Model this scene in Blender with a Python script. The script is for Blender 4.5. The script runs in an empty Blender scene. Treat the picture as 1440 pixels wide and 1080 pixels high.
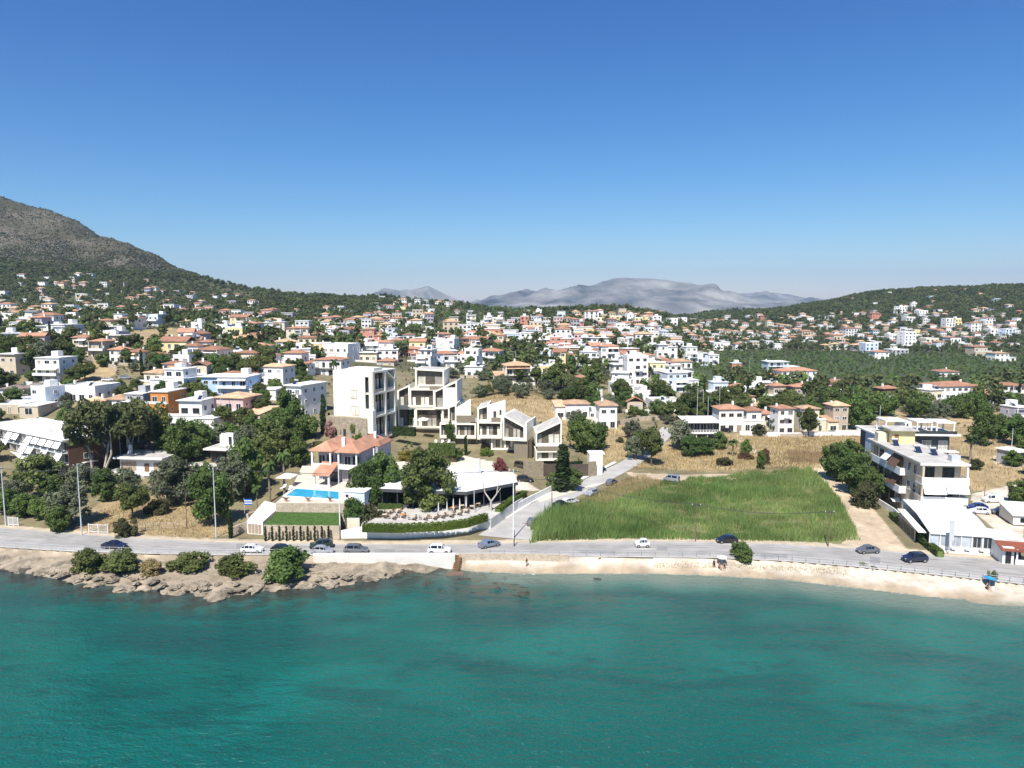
import bpy, bmesh, math, random
import numpy as np
from mathutils import Vector, noise as mnoise
from mathutils.geometry import delaunay_2d_cdt
R=random.Random(7); NR=np.random.default_rng(7)
SC=bpy.context.scene; COL=SC.collection
# ---------------------------------------------------------------- camera geometry of the place
H=48.0; TH=math.atan(.108); CT,ST=math.cos(TH),math.sin(TH)
def ray(px,py):
    b=(540-py)/1000; return (px-720)/1000, CT+b*ST, -ST+b*CT
def at_z(px,py,z):
    a,y,d=ray(px,py); t=(z-H)/d; return a*t,y*t
def at_Y(px,py,Y):
    a,y,d=ray(px,py); t=Y/y; return a*t,Y,H+d*t
def proj(X,Y,Z):
    d=Y*CT-(Z-H)*ST; v=Y*ST+(Z-H)*CT
    return 720+1000*X/d, 540-1000*v/d
# ---------------------------------------------------------------- materials
M={}
def nt(m): return m.node_tree.nodes, m.node_tree.links
def mat(name,col,rough=.8,var=.12,scale=.6,bump=0,bscale=4,metal=0,spec=.3,island=0,stain=0,trans=0,coat=0,objvar=0):
    m=bpy.data.materials.new(name); m.use_nodes=True; N,L=nt(m); N.clear()
    out=N.new('ShaderNodeOutputMaterial'); p=N.new('ShaderNodeBsdfPrincipled')
    p.inputs['Roughness'].default_value=rough; p.inputs['Metallic'].default_value=metal; p.inputs['Specular IOR Level'].default_value=spec
    if coat: p.inputs['Coat Weight'].default_value=coat; p.inputs['Coat Roughness'].default_value=.05
    L.new(p.outputs[0],out.inputs[0])
    g=N.new('ShaderNodeNewGeometry')
    n=N.new('ShaderNodeTexNoise'); n.inputs['Scale'].default_value=scale; n.inputs['Detail'].default_value=5
    L.new(g.outputs['Position'],n.inputs['Vector'])
    mr=N.new('ShaderNodeMapRange'); mr.inputs['From Min'].default_value=.3; mr.inputs['From Max'].default_value=.7
    mr.inputs['To Min'].default_value=1-var; mr.inputs['To Max'].default_value=1+var
    L.new(n.outputs[0],mr.inputs[0]); cur=mr.outputs[0]
    def mul(cur,src,lo,hi,fmin=0,fmax=1):
        r=N.new('ShaderNodeMapRange'); r.inputs['From Min'].default_value=fmin; r.inputs['From Max'].default_value=fmax
        r.inputs['To Min'].default_value=lo; r.inputs['To Max'].default_value=hi; L.new(src,r.inputs[0])
        q=N.new('ShaderNodeMath'); q.operation='MULTIPLY'; L.new(cur,q.inputs[0]); L.new(r.outputs[0],q.inputs[1]); return q.outputs[0]
    if island: cur=mul(cur,g.outputs['Random Per Island'],1-island,1+island)
    if objvar:
        oi=N.new('ShaderNodeObjectInfo'); cur=mul(cur,oi.outputs['Random'],1-objvar,1+objvar)
    if stain:   # vertical rain streaks
        mp=N.new('ShaderNodeMapping'); mp.inputs['Scale'].default_value=(1.3,1.3,.12); L.new(g.outputs['Position'],mp.inputs[0])
        s=N.new('ShaderNodeTexNoise'); s.inputs['Scale'].default_value=1.6; s.inputs['Detail'].default_value=4; L.new(mp.outputs[0],s.inputs['Vector'])
        cur=mul(cur,s.outputs[0],1-stain,1.02,.25,.6)
    v=N.new('ShaderNodeVectorMath'); v.operation='SCALE'; v.inputs[0].default_value=col[:3]; L.new(cur,v.inputs['Scale'])
    L.new(v.outputs[0],p.inputs['Base Color'])
    if bump:
        b=N.new('ShaderNodeTexNoise'); b.inputs['Scale'].default_value=bscale; b.inputs['Detail'].default_value=5; L.new(g.outputs['Position'],b.inputs['Vector'])
        bb=N.new('ShaderNodeBump'); bb.inputs['Strength'].default_value=bump; bb.inputs['Distance'].default_value=.3; L.new(b.outputs[0],bb.inputs['Height']); L.new(bb.outputs[0],p.inputs['Normal'])
    if trans:
        t=N.new('ShaderNodeBsdfTranslucent'); L.new(v.outputs[0],t.inputs[0]); mx=N.new('ShaderNodeMixShader'); mx.inputs[0].default_value=trans
        L.new(p.outputs[0],mx.inputs[1]); L.new(t.outputs[0],mx.inputs[2]); L.new(mx.outputs[0],out.inputs[0])
    M[name]=m; return m
def leafmat(name,col,col2,objvar=.22):
    m=mat(name,col,.75,.28,.09,island=.3,trans=.36,spec=.1,objvar=objvar); N,L=nt(m)
    v=[n for n in N if n.type=='VECT_MATH'][0]; g=[n for n in N if n.type=='NEW_GEOMETRY'][0]
    q=N.new('ShaderNodeTexNoise'); q.inputs['Scale'].default_value=.035; q.inputs['Detail'].default_value=3; L.new(g.outputs['Position'],q.inputs['Vector'])
    r=N.new('ShaderNodeMapRange'); r.inputs['From Min'].default_value=.35; r.inputs['From Max'].default_value=.65; L.new(q.outputs[0],r.inputs[0])
    mx=N.new('ShaderNodeMix'); mx.data_type='RGBA'; mx.inputs['A'].default_value=(*col,1); mx.inputs['B'].default_value=(*col2,1)
    L.new(r.outputs[0],mx.inputs['Factor']); L.new(mx.outputs['Result'],v.inputs[0]); return m
def tilemat(name,col,pitch=.9):
    m=mat(name,col,.85,.22,.5,island=.06,objvar=.28); N,L=nt(m); p=[n for n in N if n.type=='BSDF_PRINCIPLED'][0]
    tc=N.new('ShaderNodeTexCoord'); w=N.new('ShaderNodeTexWave'); w.inputs['Scale'].default_value=pitch; w.inputs['Distortion'].default_value=.6
    w.bands_direction='DIAGONAL'; L.new(tc.outputs['Object'],w.inputs[0]); b=N.new('ShaderNodeBump'); b.inputs['Strength'].default_value=.5; b.inputs['Distance'].default_value=.15
    L.new(w.outputs[1],b.inputs['Height']); L.new(b.outputs[0],p.inputs['Normal'])
def cellmat(name,c1,c2,scale,mortar=(.45,.42,.36)):
    m=mat(name,c1,.9,.1,1.0); N,L=nt(m); p=[n for n in N if n.type=='BSDF_PRINCIPLED'][0]; v=[n for n in N if n.type=='VECT_MATH'][0]; g=[n for n in N if n.type=='NEW_GEOMETRY'][0]
    vo=N.new('ShaderNodeTexVoronoi'); vo.inputs['Scale'].default_value=scale; L.new(g.outputs['Position'],vo.inputs['Vector'])
    ve=N.new('ShaderNodeTexVoronoi'); ve.feature='DISTANCE_TO_EDGE'; ve.inputs['Scale'].default_value=scale; L.new(g.outputs['Position'],ve.inputs['Vector'])
    mx=N.new('ShaderNodeMix'); mx.data_type='RGBA'; mx.inputs['A'].default_value=(*c1,1); mx.inputs['B'].default_value=(*c2,1); L.new(vo.outputs['Color'],mx.inputs['Factor'])
    r=N.new('ShaderNodeMapRange'); r.inputs['From Max'].default_value=.09; L.new(ve.outputs['Distance'],r.inputs[0])
    m2=N.new('ShaderNodeMix'); m2.data_type='RGBA'; m2.inputs['A'].default_value=(*mortar,1); L.new(mx.outputs['Result'],m2.inputs['B']); L.new(r.outputs[0],m2.inputs['Factor'])
    L.new(m2.outputs['Result'],v.inputs[0])
    b=N.new('ShaderNodeBump'); b.inputs['Strength'].default_value=.6; b.inputs['Distance'].default_value=.12; L.new(r.outputs[0],b.inputs['Height']); L.new(b.outputs[0],p.inputs['Normal'])
def glassmat(name,col,rough=.08):
    m=mat(name,col,rough,.3,.4,spec=.5,objvar=.5)
W=dict(stain=.14,objvar=.05,var=.05)
mat('white',(.80,.79,.76),.8,**W); mat('white2',(.72,.71,.68),.8,**W); mat('cream',(.70,.62,.47),.8,**W); mat('ivory',(.82,.775,.655),.85,stain=.05,var=.03)
mat('beige',(.56,.47,.35),.85,**W); mat('grey',(.40,.40,.41),.8,**W); mat('lavender',(.40,.37,.41),.8,**W); mat('pink',(.66,.47,.44),.8,**W); mat('blue',(.42,.57,.76),.8,**W)
mat('orange',(.62,.24,.06),.8,**W); mat('yellow',(.74,.62,.32),.8,**W); mat('charcoal',(.07,.075,.085),.7,**W); mat('brown',(.13,.075,.05),.8,**W); mat('salmon',(.55,.25,.17),.8,**W)
mat('paleblue',(.60,.67,.76),.8,**W)
cellmat('stone',(.42,.34,.24),(.26,.20,.14),1.5); cellmat('stone_pale',(.55,.45,.33),(.38,.30,.22),1.7,(.55,.5,.42)); cellmat('stone_taupe',(.33,.27,.18),(.22,.18,.12),1.3,(.3,.26,.2))
mat('taupe',(.22,.185,.135),.8,.08); mat('taupe_dark',(.085,.068,.05),.7,.1)
tilemat('tile',(.385,.20,.128)); tilemat('tile_pale',(.55,.36,.22)); tilemat('tile_cream',(.64,.50,.30)); tilemat('tile_grey',(.30,.24,.2))
mat('roofflat',(.46,.44,.40),.95,.2,.5,bump=.2); mat('roofwhite',(.70,.69,.66),.9,.12,.5); mat('concrete',(.47,.45,.41),.9,.14,.4,bump=.2,bscale=6); mat('concrete_w',(.66,.63,.57),.9,.1,.4)
glassmat('glass',(.03,.035,.04)); glassmat('glass_car',(.01,.012,.014),.05); glassmat('glass_loggia',(.10,.085,.065),.12); glassmat('glass_pale',(.30,.33,.36),.15); glassmat('curtain',(.55,.53,.46),.4)
mat('shutter',(.34,.27,.19),.7,.1); mat('bluewood',(.03,.10,.36),.6); mat('metal',(.32,.33,.34),.45,.1,metal=.6); mat('metal_w',(.72,.72,.7),.5); mat('darkmetal',(.05,.05,.055),.5); mat('wood',(.20,.115,.06),.8,.2); mat('woodpole',(.16,.11,.08),.9,.2)
mat('awning',(.82,.81,.78),.85,.05); mat('galv',(.50,.52,.53),.5,.08); mat('canvas',(.80,.79,.75),.9,.04,trans=.1); mat('solar',(.02,.03,.06),.12,spec=.6)
mat('asphalt',(.345,.33,.305),.9,.2,.22,bump=.15,bscale=8); mat('asphalt_worn',(.30,.288,.268),.85,.22,.3); mat('rock_grey',(.25,.23,.20),.95,.3,.3,island=.25); mat('asphalt_patch',(.25,.245,.24),.9,.15,.8); mat('asphalt_side',(.40,.385,.36),.9,.14,.35,bump=.1); mat('paintline',(.55,.55,.53),.8,.3,2.0); mat('paving',(.60,.54,.44),.9,.12,.4); mat('sandpath',(.50,.41,.29),.95,.18,.4,bump=.3)
mat('sand',(.62,.50,.36),.95,.14,.25,bump=.25,bscale=3); mat('rust',(.22,.07,.04),.8,.25)
mat('trunk',(.15,.115,.085),.95,.25,2,bump=.4); mat('trunk_pale',(.42,.38,.33),.9,.25,2); mat('trunk_palm',(.24,.19,.14),.95,.2,3)
leafmat('pine',(.100,.130,.042),(.150,.175,.058)); leafmat('olive',(.195,.21,.135),(.15,.175,.098)); leafmat('leafy',(.085,.146,.042),(.150,.205,.060)); leafmat('cypress',(.042,.07,.025),(.058,.09,.032))
leafmat('scrub',(.070,.080,.036),(.11,.105,.052)); leafmat('lime',(.12,.18,.035),(.15,.20,.04)); leafmat('magenta',(.28,.05,.08),(.22,.10,.08)); leafmat('rosebud',(.48,.20,.26),(.30,.22,.16)); leafmat('russet',(.18,.085,.06),(.14,.09,.05)); leafmat('palmleaf',(.07,.12,.035),(.10,.14,.045)); leafmat('woods',(.088,.112,.038),(.135,.152,.060),0); leafmat('eucalypt',(.11,.128,.05),(.145,.158,.07)); leafmat('amber',(.34,.19,.04),(.2,.18,.04))
leafmat('reed',(.125,.215,.058),(.235,.315,.105),0); leafmat('drygrass',(.40,.31,.15),(.30,.25,.11),0)
mat('tyre',(.015,.015,.016),.8); mat('rim',(.5,.5,.52),.3,metal=.8); mat('lamp_clear',(.7,.72,.75),.15,spec=.6); mat('lamp_red',(.35,.015,.015),.25); mat('skin',(.48,.29,.20),.6); mat('hair',(.03,.02,.015),.7)
for n,c in dict(car_white=(.75,.75,.75),car_navy=(.012,.016,.045),car_black=(.012,.012,.014),car_silver=(.42,.44,.47),car_grey=(.17,.18,.19),car_green=(.03,.045,.04),car_blue=(.015,.04,.20),car_brown=(.07,.055,.045),car_steel=(.22,.27,.34)).items():
    mat(n,c,.3,.02,spec=.5,coat=.8,metal=.35 if n in('car_silver','car_grey','car_steel') else 0)
for n,c in dict(cloth_black=(.02,.02,.022),cloth_white=(.7,.7,.68),cloth_red=(.4,.05,.04),cloth_blue=(.04,.08,.25),parasol_blue=(.04,.28,.58),pool=(.03,.34,.52),flag_blue=(.02,.12,.45)).items(): mat(n,c,.8,.06)
bpy.data.materials['pool'].node_tree.nodes['Principled BSDF'].inputs['Roughness'].default_value=.05
# ---------------------------------------------------------------- objects
def link(o,parent=None):
    COL.objects.link(o)
    if parent: o.parent=parent
    return o
def tag(o,label=None,cat=None,group=None,kind=None):
    if label: o['label']=label
    if cat: o['category']=cat
    if group: o['group']=group
    if kind: o['kind']=kind
    return o
def empty(name,loc,rz=0,label=None,cat=None,group=None):
    o=bpy.data.objects.new(name,None); o.location=loc; o.rotation_euler=(0,0,rz); o.empty_display_size=.5
    link(o); return tag(o,label,cat,group)
def npmesh(name,V,F,mats,mi=None,smooth=False,n=4):
    """V (k,3), F (m,n) arrays"""
    me=bpy.data.meshes.new(name); V=np.asarray(V,np.float32); F=np.asarray(F,np.int32); m=len(F)
    me.vertices.add(len(V)); me.vertices.foreach_set('co',V.ravel()); me.loops.add(m*n); me.loops.foreach_set('vertex_index',F.ravel())
    me.polygons.add(m); me.polygons.foreach_set('loop_start',np.arange(0,m*n,n,dtype=np.int32)); me.polygons.foreach_set('loop_total',np.full(m,n,np.int32))
    for q in (mats if isinstance(mats,(list,tuple)) else [mats]): me.materials.append(M[q])
    if mi is not None: me.polygons.foreach_set('material_index',np.asarray(mi,np.int32))
    if smooth: me.polygons.foreach_set('use_smooth',np.ones(m,bool))
    me.update(calc_edges=True); return me
class MB:
    def __init__(s): s.v=[]; s.f=[]; s.m=[]; s.mats=[]
    def mi(s,m):
        if m not in s.mats: s.mats.append(m)
        return s.mats.index(m)
    def add(s,vs,fs,m):
        k=len(s.v); i=s.mi(m); s.v+=vs
        for f in fs: s.f.append([a+k for a in f]); s.m.append(i)
    def box(s,x0,x1,y0,y1,z0,z1,m):
        s.add([(x0,y0,z0),(x1,y0,z0),(x1,y1,z0),(x0,y1,z0),(x0,y0,z1),(x1,y0,z1),(x1,y1,z1),(x0,y1,z1)],
              [(0,3,2,1),(4,5,6,7),(0,1,5,4),(1,2,6,5),(2,3,7,6),(3,0,4,7)],m)
    def prism(s,poly,axis,a,b,m):
        """extrude 2-D polygon along axis ('x': poly in (y,z); 'y': poly in (x,z); 'z': poly in (x,y))"""
        n=len(poly); mk={'x':lambda p,t:(t,p[0],p[1]),'y':lambda p,t:(p[0],t,p[1]),'z':lambda p,t:(p[0],p[1],t)}[axis]
        vs=[mk(p,a) for p in poly]+[mk(p,b) for p in poly]
        fs=[tuple(range(n))[::-1],tuple(range(n,2*n))]+[(i,(i+1)%n,n+(i+1)%n,n+i) for i in range(n)]
        s.add(vs,fs,m)
    def cyl(s,p,q,r0,r1,m,n=8,cap=True):
        p=Vector(p); q=Vector(q); d=(q-p).normalized(); a=d.orthogonal().normalized(); b=d.cross(a)
        vs=[tuple(p+(a*math.cos(t)+b*math.sin(t))*r0) for t in [2*math.pi*i/n for i in range(n)]]+[tuple(q+(a*math.cos(t)+b*math.sin(t))*r1) for t in [2*math.pi*i/n for i in range(n)]]
        fs=[(i,(i+1)%n,n+(i+1)%n,n+i) for i in range(n)]
        if cap: fs+=[tuple(range(n))[::-1],tuple(range(n,2*n))]
        s.add(vs,fs,m)
    def hip(s,x0,x1,y0,y1,z,h,m,ov=.5,t=.18,ridge=None):
        """hip roof; t eave thickness"""
        x0-=ov;x1+=ov;y0-=ov;y1+=ov; w=x1-x0; d=y1-y0; k=min(w,d)/2
        if w>=d: r0=(x0+k,(y0+y1)/2); r1=(x1-k-.001,(y0+y1)/2)
        else: r0=((x0+x1)/2,y0+k); r1=((x0+x1)/2,y1-k-.001)
        vs=[(x0,y0,z),(x1,y0,z),(x1,y1,z),(x0,y1,z),(x0,y0,z+t),(x1,y0,z+t),(x1,y1,z+t),(x0,y1,z+t),(*r0,z+t+h),(*r1,z+t+h)]
        fs=[(0,3,2,1),(0,1,5,4),(1,2,6,5),(2,3,7,6),(3,0,4,7)]
        if w>=d: fs+=[(4,5,9,8),(5,6,9),(6,7,8,9),(7,4,8)]
        else: fs+=[(4,5,8),(5,6,9,8),(6,7,9),(7,4,8,9)]
        s.add(vs,fs,m)
    def gable(s,x0,x1,y0,y1,z,h,m,ov=.4,t=.2,along='x'):
        if along=='x': s.prism([(y0-ov,z),((y0+y1)/2,z+h),(y1+ov,z),(y1+ov,z+t),((y0+y1)/2,z+h+t),(y0-ov,z+t)],'x',x0-ov,x1+ov,m)
        else: s.prism([(x0-ov,z),((x0+x1)/2,z+h),(x1+ov,z),(x1+ov,z+t),((x0+x1)/2,z+h+t),(x0-ov,z+t)],'y',y0-ov,y1+ov,m)
    def mesh(s,name):
        me=bpy.data.meshes.new(name); me.from_pydata(s.v,[],s.f)
        for q in s.mats: me.materials.append(M[q])
        me.polygons.foreach_set('material_index',s.m)
        bm=bmesh.new(); bm.from_mesh(me); bmesh.ops.recalc_face_normals(bm,faces=bm.faces); bm.to_mesh(me); bm.free()
        return me
    def obj(s,name,parent=None,smooth=False):
        me=s.mesh(name)
        if smooth: me.polygons.foreach_set('use_smooth',[True]*len(me.polygons))
        return link(bpy.data.objects.new(name,me),parent)
def kids(o): return [c for c in bpy.data.objects if c.parent==o]
def copy_tree(o,ch,loc,rz,scale=1):
    c=o.copy(); COL.objects.link(c); c.location=loc; c.rotation_euler=(0,0,rz); c.scale=(scale,)*3 if not isinstance(scale,tuple) else scale
    for k in ch:
        d=k.copy(); COL.objects.link(d); d.parent=c
        for g in CH.get(k.name,()):
            e=g.copy(); COL.objects.link(e); e.parent=d
    return c
CH={}
def inpoly(x,y,poly):
    x=np.asarray(x,float); y=np.asarray(y,float); r=np.zeros(x.shape,bool); n=len(poly)
    for i in range(n):
        (x1,y1),(x2,y2)=poly[i],poly[(i+1)%n]
        if y1==y2: continue
        r^=((y1>y)!=(y2>y))&(x<(x2-x1)*(y-y1)/(y2-y1)+x1)
    return r
# ---------------------------------------------------------------- terrain
COLS={
 -420:[(145,735),(190,680),(240,590),(300,520),(380,470),(470,450),(620,425),(800,400),(1000,330),(1300,200),(1600,120)],
 0:[(142,741),(175,690),(200,640),(215,603),(240,562),(300,500),(370,472),(460,455),(600,440),(720,430),(820,410),(900,391),(1050,350),(1300,277)],
 100:[(144,750),(178,690),(205,640),(218,605),(242,563),(300,500),(370,472),(460,456),(600,442),(720,432),(830,414),(920,395),(1080,355),(1280,306)],
 200:[(143,757),(165,712),(190,665),(215,610),(240,568),(300,508),(365,475),(460,458),(600,443),(720,434),(820,420),(900,404),(1020,380),(1180,349)],
 250:[(143,760),(165,713),(188,666),(212,613),(240,569),(302,510),(367,478),(460,460),(600,444),(730,434),(840,422),(930,408),(1060,388),(1160,374)],
 300:[(142,762),(160,715),(185,668),(210,618),(240,570),(305,512),(370,482),(460,461),(600,446),(740,433),(860,429),(960,413),(1080,398)],
 360:[(143,764),(165,705),(185,665),(205,622),(240,570),(310,512),(380,483),(470,465),(620,446),(800,430),(960,417),(1040,411)],
 450:[(142,764),(165,700),(190,650),(205,612),(240,575),(300,533),(370,500),(460,477),(580,460),(740,441),(900,427),(1050,418)],
 540:[(143,765),(165,697),(190,655),(205,625),(240,585),(280,555),(330,520),(400,497),(480,477),(600,460),(750,441),(900,429),(1100,420)],
 630:[(143,764),(165,697),(190,660),(210,632),(245,592),(285,560),(335,525),(405,500),(490,478),(600,461),(750,444),(900,432),(1050,426)],
 720:[(144,763),(168,700),(190,662),(212,630),(240,590),(262,562),(300,543),(345,523),(410,502),(500,481),(620,462),(760,447),(900,440)],
 800:[(145,762),(170,700),(190,668),(212,642),(240,605),(265,570),(295,548),(335,527),(400,506),(480,488),(610,463),(720,449),(830,436)],
 860:[(145,761),(172,697),(200,656),(240,612),(270,581),(295,556),(325,535),(395,508),(470,490),(600,465),(700,450),(800,438)],
 930:[(145,761),(180,685),(215,640),(240,612),(275,580),(310,555),(350,535),(420,510),(500,492),(620,470),(750,452),(850,444)],
 1000:[(145,762),(185,675),(245,611),(290,577),(340,553),(410,530),(500,511),(640,492),(800,477),(960,463),(1100,450),(1250,442)],
 1150:[(145,765),(190,668),(250,611),(295,582),(370,552),(470,527),(600,506),(750,491),(880,478),(960,463),(1040,448),(1120,436),(1180,432)],
 1300:[(140,775),(175,692),(215,643),(265,602),(320,573),(400,542),(520,517),(640,501),(730,491),(820,478),(900,458),(1000,438),(1100,420),(1200,406)],
 1440:[(130,787),(150,742),(176,692),(218,642),(270,601),(325,571),(400,542),(520,516),(640,501),(720,491),(800,477),(870,458),(960,434),(1050,418),(1150,402)],
 1900:[(125,800),(150,742),(176,692),(218,642),(270,601),(325,571),(400,542),(520,516),(640,500),(720,488),(800,470),(870,450),(960,425),(1050,405),(1150,380)],
}
def table(pts,z):
    uv=[]
    for px,py in pts:
        x,y=at_z(px,py,z); uv.append((x/y,y))
    uv.sort(); return np.array(uv).T
SHORE=table([(-500,785),(-200,790),(0,800),(50,808),(100,818),(200,827),(250,832),(310,837),(370,828),(420,824),(500,818),(545,811),(575,803),(640,799),(660,803),(740,807),(800,806),(900,806),(1000,809),(1100,815),(1200,826),(1300,838),(1440,850),(1700,880),(2000,905)],0)
RN=table([(-500,752),(-200,760),(0,769),(100,775),(200,778),(300,780),(400,780),(500,780),(570,780),(700,780),(800,782),(900,783),(1000,784),(1100,788),(1200,796),(1300,806),(1440,821),(1700,850),(2000,880)],2)
RF=table([(-500,728),(-200,733),(0,742),(100,750),(200,757),(300,762),(400,764),(500,765),(570,765),(700,764),(800,762),(900,761),(1000,762),(1100,765),(1200,771),(1300,779),(1440,790),(1700,812),(2000,835)],2)
def shoreY(u): return np.interp(u,*SHORE)
def rnY(u): return np.interp(u,*RN)
def rfY(u): return np.interp(u,*RF)
U=np.unique(np.concatenate([np.linspace(-2.2,-.84,60),np.linspace(-.84,.84,700),np.linspace(.84,2.2,60)]))
Yv=[60,80,95,105,110,113]
while Yv[-1]<185: Yv.append(Yv[-1]+.45)
while Yv[-1]<330: Yv.append(Yv[-1]*1.0055)
while Yv[-1]<4200: Yv.append(Yv[-1]*1.009)
YV=np.array(Yv); LY=np.log(YV)
def build_z():
    cu=[];cz=[]
    for px,pts in sorted(COLS.items()):
        ys,zs,us=[],[],[]
        for Y,py in pts:
            x,_,z=at_Y(px,py,Y); ys.append(Y); zs.append(z); us.append(x/Y)
        yc,zc=ys[-1],zs[-1]
        for f,g in ((1.12,.93),(1.35,.72),(1.9,.3)): ys.append(yc*f); zs.append(zc*g); us.append(us[-1])
        ys.append(6000); zs.append(0); us.append(us[-1])
        l=np.log(ys); cz.append(np.interp(LY,l,zs)); cu.append(np.interp(LY,l,us))
    cz=np.array(cz); cu=np.array(cu)
    Z=np.empty((len(YV),len(U)))
    for i in range(len(YV)): Z[i]=np.interp(U,cu[:,i],cz[:,i])
    def smooth(A,ax,n):
        k=np.hanning(n+2)[1:-1]; k/=k.sum(); p=[(0,0),(0,0)]; p[ax]=(n//2,n//2); B=np.pad(A,p,mode='edge')
        return np.apply_along_axis(lambda v:np.convolve(v,k,'valid'),ax,B)
    Z=smooth(smooth(Z,1,23),0,11)
    uu=U[None,:]; yy=YV[:,None]
    # rolling relief
    nz=np.zeros_like(Z)
    for (f,a,p) in ((.021,1,0.3),(.047,.5,1.7),(.09,.28,4.1),(.013,1.5,2.2)):
        X=uu*yy; nz+=a*np.sin(X*f+p+1.3*np.sin(yy*f*.7+p))*np.cos(yy*f*1.1+2*p)
    amp=np.clip((yy-260)/900,0,1)*3.0
    Z=Z+nz*amp*np.clip((Z-6)/25,0,1)
    px0=720+1000*U*.99; wl=np.clip((420-px0)/120,0,1)[None,:]*np.clip((yy-820)/150,0,1)
    for i in range(len(YV)):
        if YV[i]>820 and YV[i]<2200:
            for j in np.nonzero(wl[i]>0)[0]:
                if U[j]>-1: q=Vector((U[j]*YV[i]*.011,YV[i]*.006,2.2)); Z[i,j]+=wl[i,j]*(9*(mnoise.ridged_multi_fractal(q,.9,2.1,5,1,2)-1.1)+2.2*mnoise.noise(q*9))
    s,n,f=shoreY(U)[None,:],rnY(U)[None,:],rfY(U)[None,:]
    w=np.clip((yy-f-1.2)/9,0,1); w=w*w*(3-2*w)
    Z=np.where(yy>f,np.maximum(2*(1-w)+Z*w,2.0+np.clip((yy-f)*.006,0,.8)),Z)
    t=np.clip((yy-s)/(np.maximum(n-s-.6,.5)),0,1)
    zb=np.where(yy<s,(yy-s)*.09,1.35*t**.75)
    Z=np.where(yy<n-.6,zb,Z); Z=np.where((yy>=n-.6)&(yy<=f+1.2),2.0,Z)
    return Z
ZG=build_z()
def gz(x,y):
    x=np.asarray(x,float); y=np.asarray(y,float); u=x/y
    j=np.clip(np.searchsorted(U,u)-1,0,len(U)-2); i=np.clip(np.searchsorted(YV,y)-1,0,len(YV)-2)
    fu=np.clip((u-U[j])/(U[j+1]-U[j]),0,1); fy=np.clip((y-YV[i])/(YV[i+1]-YV[i]),0,1)
    r=(ZG[i,j]*(1-fu)+ZG[i,j+1]*fu)*(1-fy)+(ZG[i+1,j]*(1-fu)+ZG[i+1,j+1]*fu)*fy
    return r
def g1(x,y): return float(gz(x,y))
_t=np.exp(np.linspace(math.log(100),math.log(3500),1500))
def gp(px,py):
    """the ground point seen there: (x,y,z)"""
    a,y,d=ray(px,py); X=a/y*_t; Zr=H+d/y*_t; h=Zr-gz(X,_t); k=np.argmax(h<0)
    if h[k]>=0: k=len(_t)-1
    if k>0:
        f=h[k-1]/(h[k-1]-h[k]+1e-9); Y=_t[k-1]+f*(_t[k]-_t[k-1])
    else: Y=_t[k]
    x=a/y*Y; return x,Y,g1(x,Y)
# --- ground cover painted where it grows
DRY=[[(150,480),(172,466),(240,461),(292,468),(285,482),(225,494),(180,490)],[(62,528),(92,514),(135,508),(168,524),(135,540),(75,538)],[(100,752),(112,728),(150,700),(320,692),(320,752),(280,760)],
 [(640,566),(730,548),(800,572),(900,600),(890,640),(850,655),(800,625),(760,592),(700,580)],[(880,655),(955,612),(1050,610),(1200,606),(1225,640),(1150,662),(1110,655),(1000,664)],
 [(1320,640),(1330,605),(1440,580),(1440,690),(1370,690)],[(920,535),(975,530),(975,555),(930,550)],[(1180,600),(1240,575),(1330,590),(1440,575),(1440,610),(1230,640)],[(1000,612),(1200,606),(1210,625),(1000,628)]]
SAND=[[(1140,655),(1170,650),(1215,700),(1275,772),(1235,776),(1180,768),(1205,742),(1170,690)],[(880,664),(960,668),(1110,664),(1110,671),(960,676),(890,672)],[(1040,612),(1062,630),(1085,640),(1075,645),(1050,632),(1030,614)],[(1395,640),(1440,640),(1440,660),(1400,655)]]
LOT=[[(1365,695),(1440,678),(1440,770),(1400,745),(1370,720)],[(640,640),(700,650),(760,690),(720,690),(600,660)]]
RED=[[(1105,632),(1160,636),(1172,652),(1110,650)]]
GREEN=[[(955,497),(1100,494),(1440,500),(1440,540),(1200,545),(960,532)],[(755,760),(752,720),(850,690),(905,676),(1130,668),(1190,690),(1215,765)]]
def cover(px,py,Y,u,Vv):
    n=len(px); c=np.tile(np.array([.20,.17,.095]),(n,1))
    def setp(polys,col):
        for p in polys: c[inpoly(px,py,p)]=col
    hill=(Y>330); c[hill]=(.10,.098,.05)
    c[(Y>620)]=(.075,.078,.036)
    mk=(Y>800)&(px<400)&(py<392)
    if mk.any():
        k=np.nonzero(mk)[0]; P=Vv[k]; q=np.array([mnoise.noise(Vector((a*.012,b*.009,z*.03)))+.6*mnoise.noise(Vector((a*.05,b*.03,z*.12+5)))+.35*mnoise.noise(Vector((a*.15,b*.08,3))) for a,b,z in P]); t=np.clip(q*1.6+.22+(P[:,2]-170)/420,0,1)[:,None]; c[k]=np.array([.062,.058,.034])*(1-t)+np.array([.135,.115,.092])*t
    setp(GREEN[:1],(.055,.078,.032)); setp(GREEN[1:],(.17,.18,.075)); setp(DRY,(.37,.275,.15)); setp(SAND,(.54,.43,.30)); setp(LOT,(.58,.51,.41)); setp(RED,(.20,.12,.07))
    return c
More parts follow.
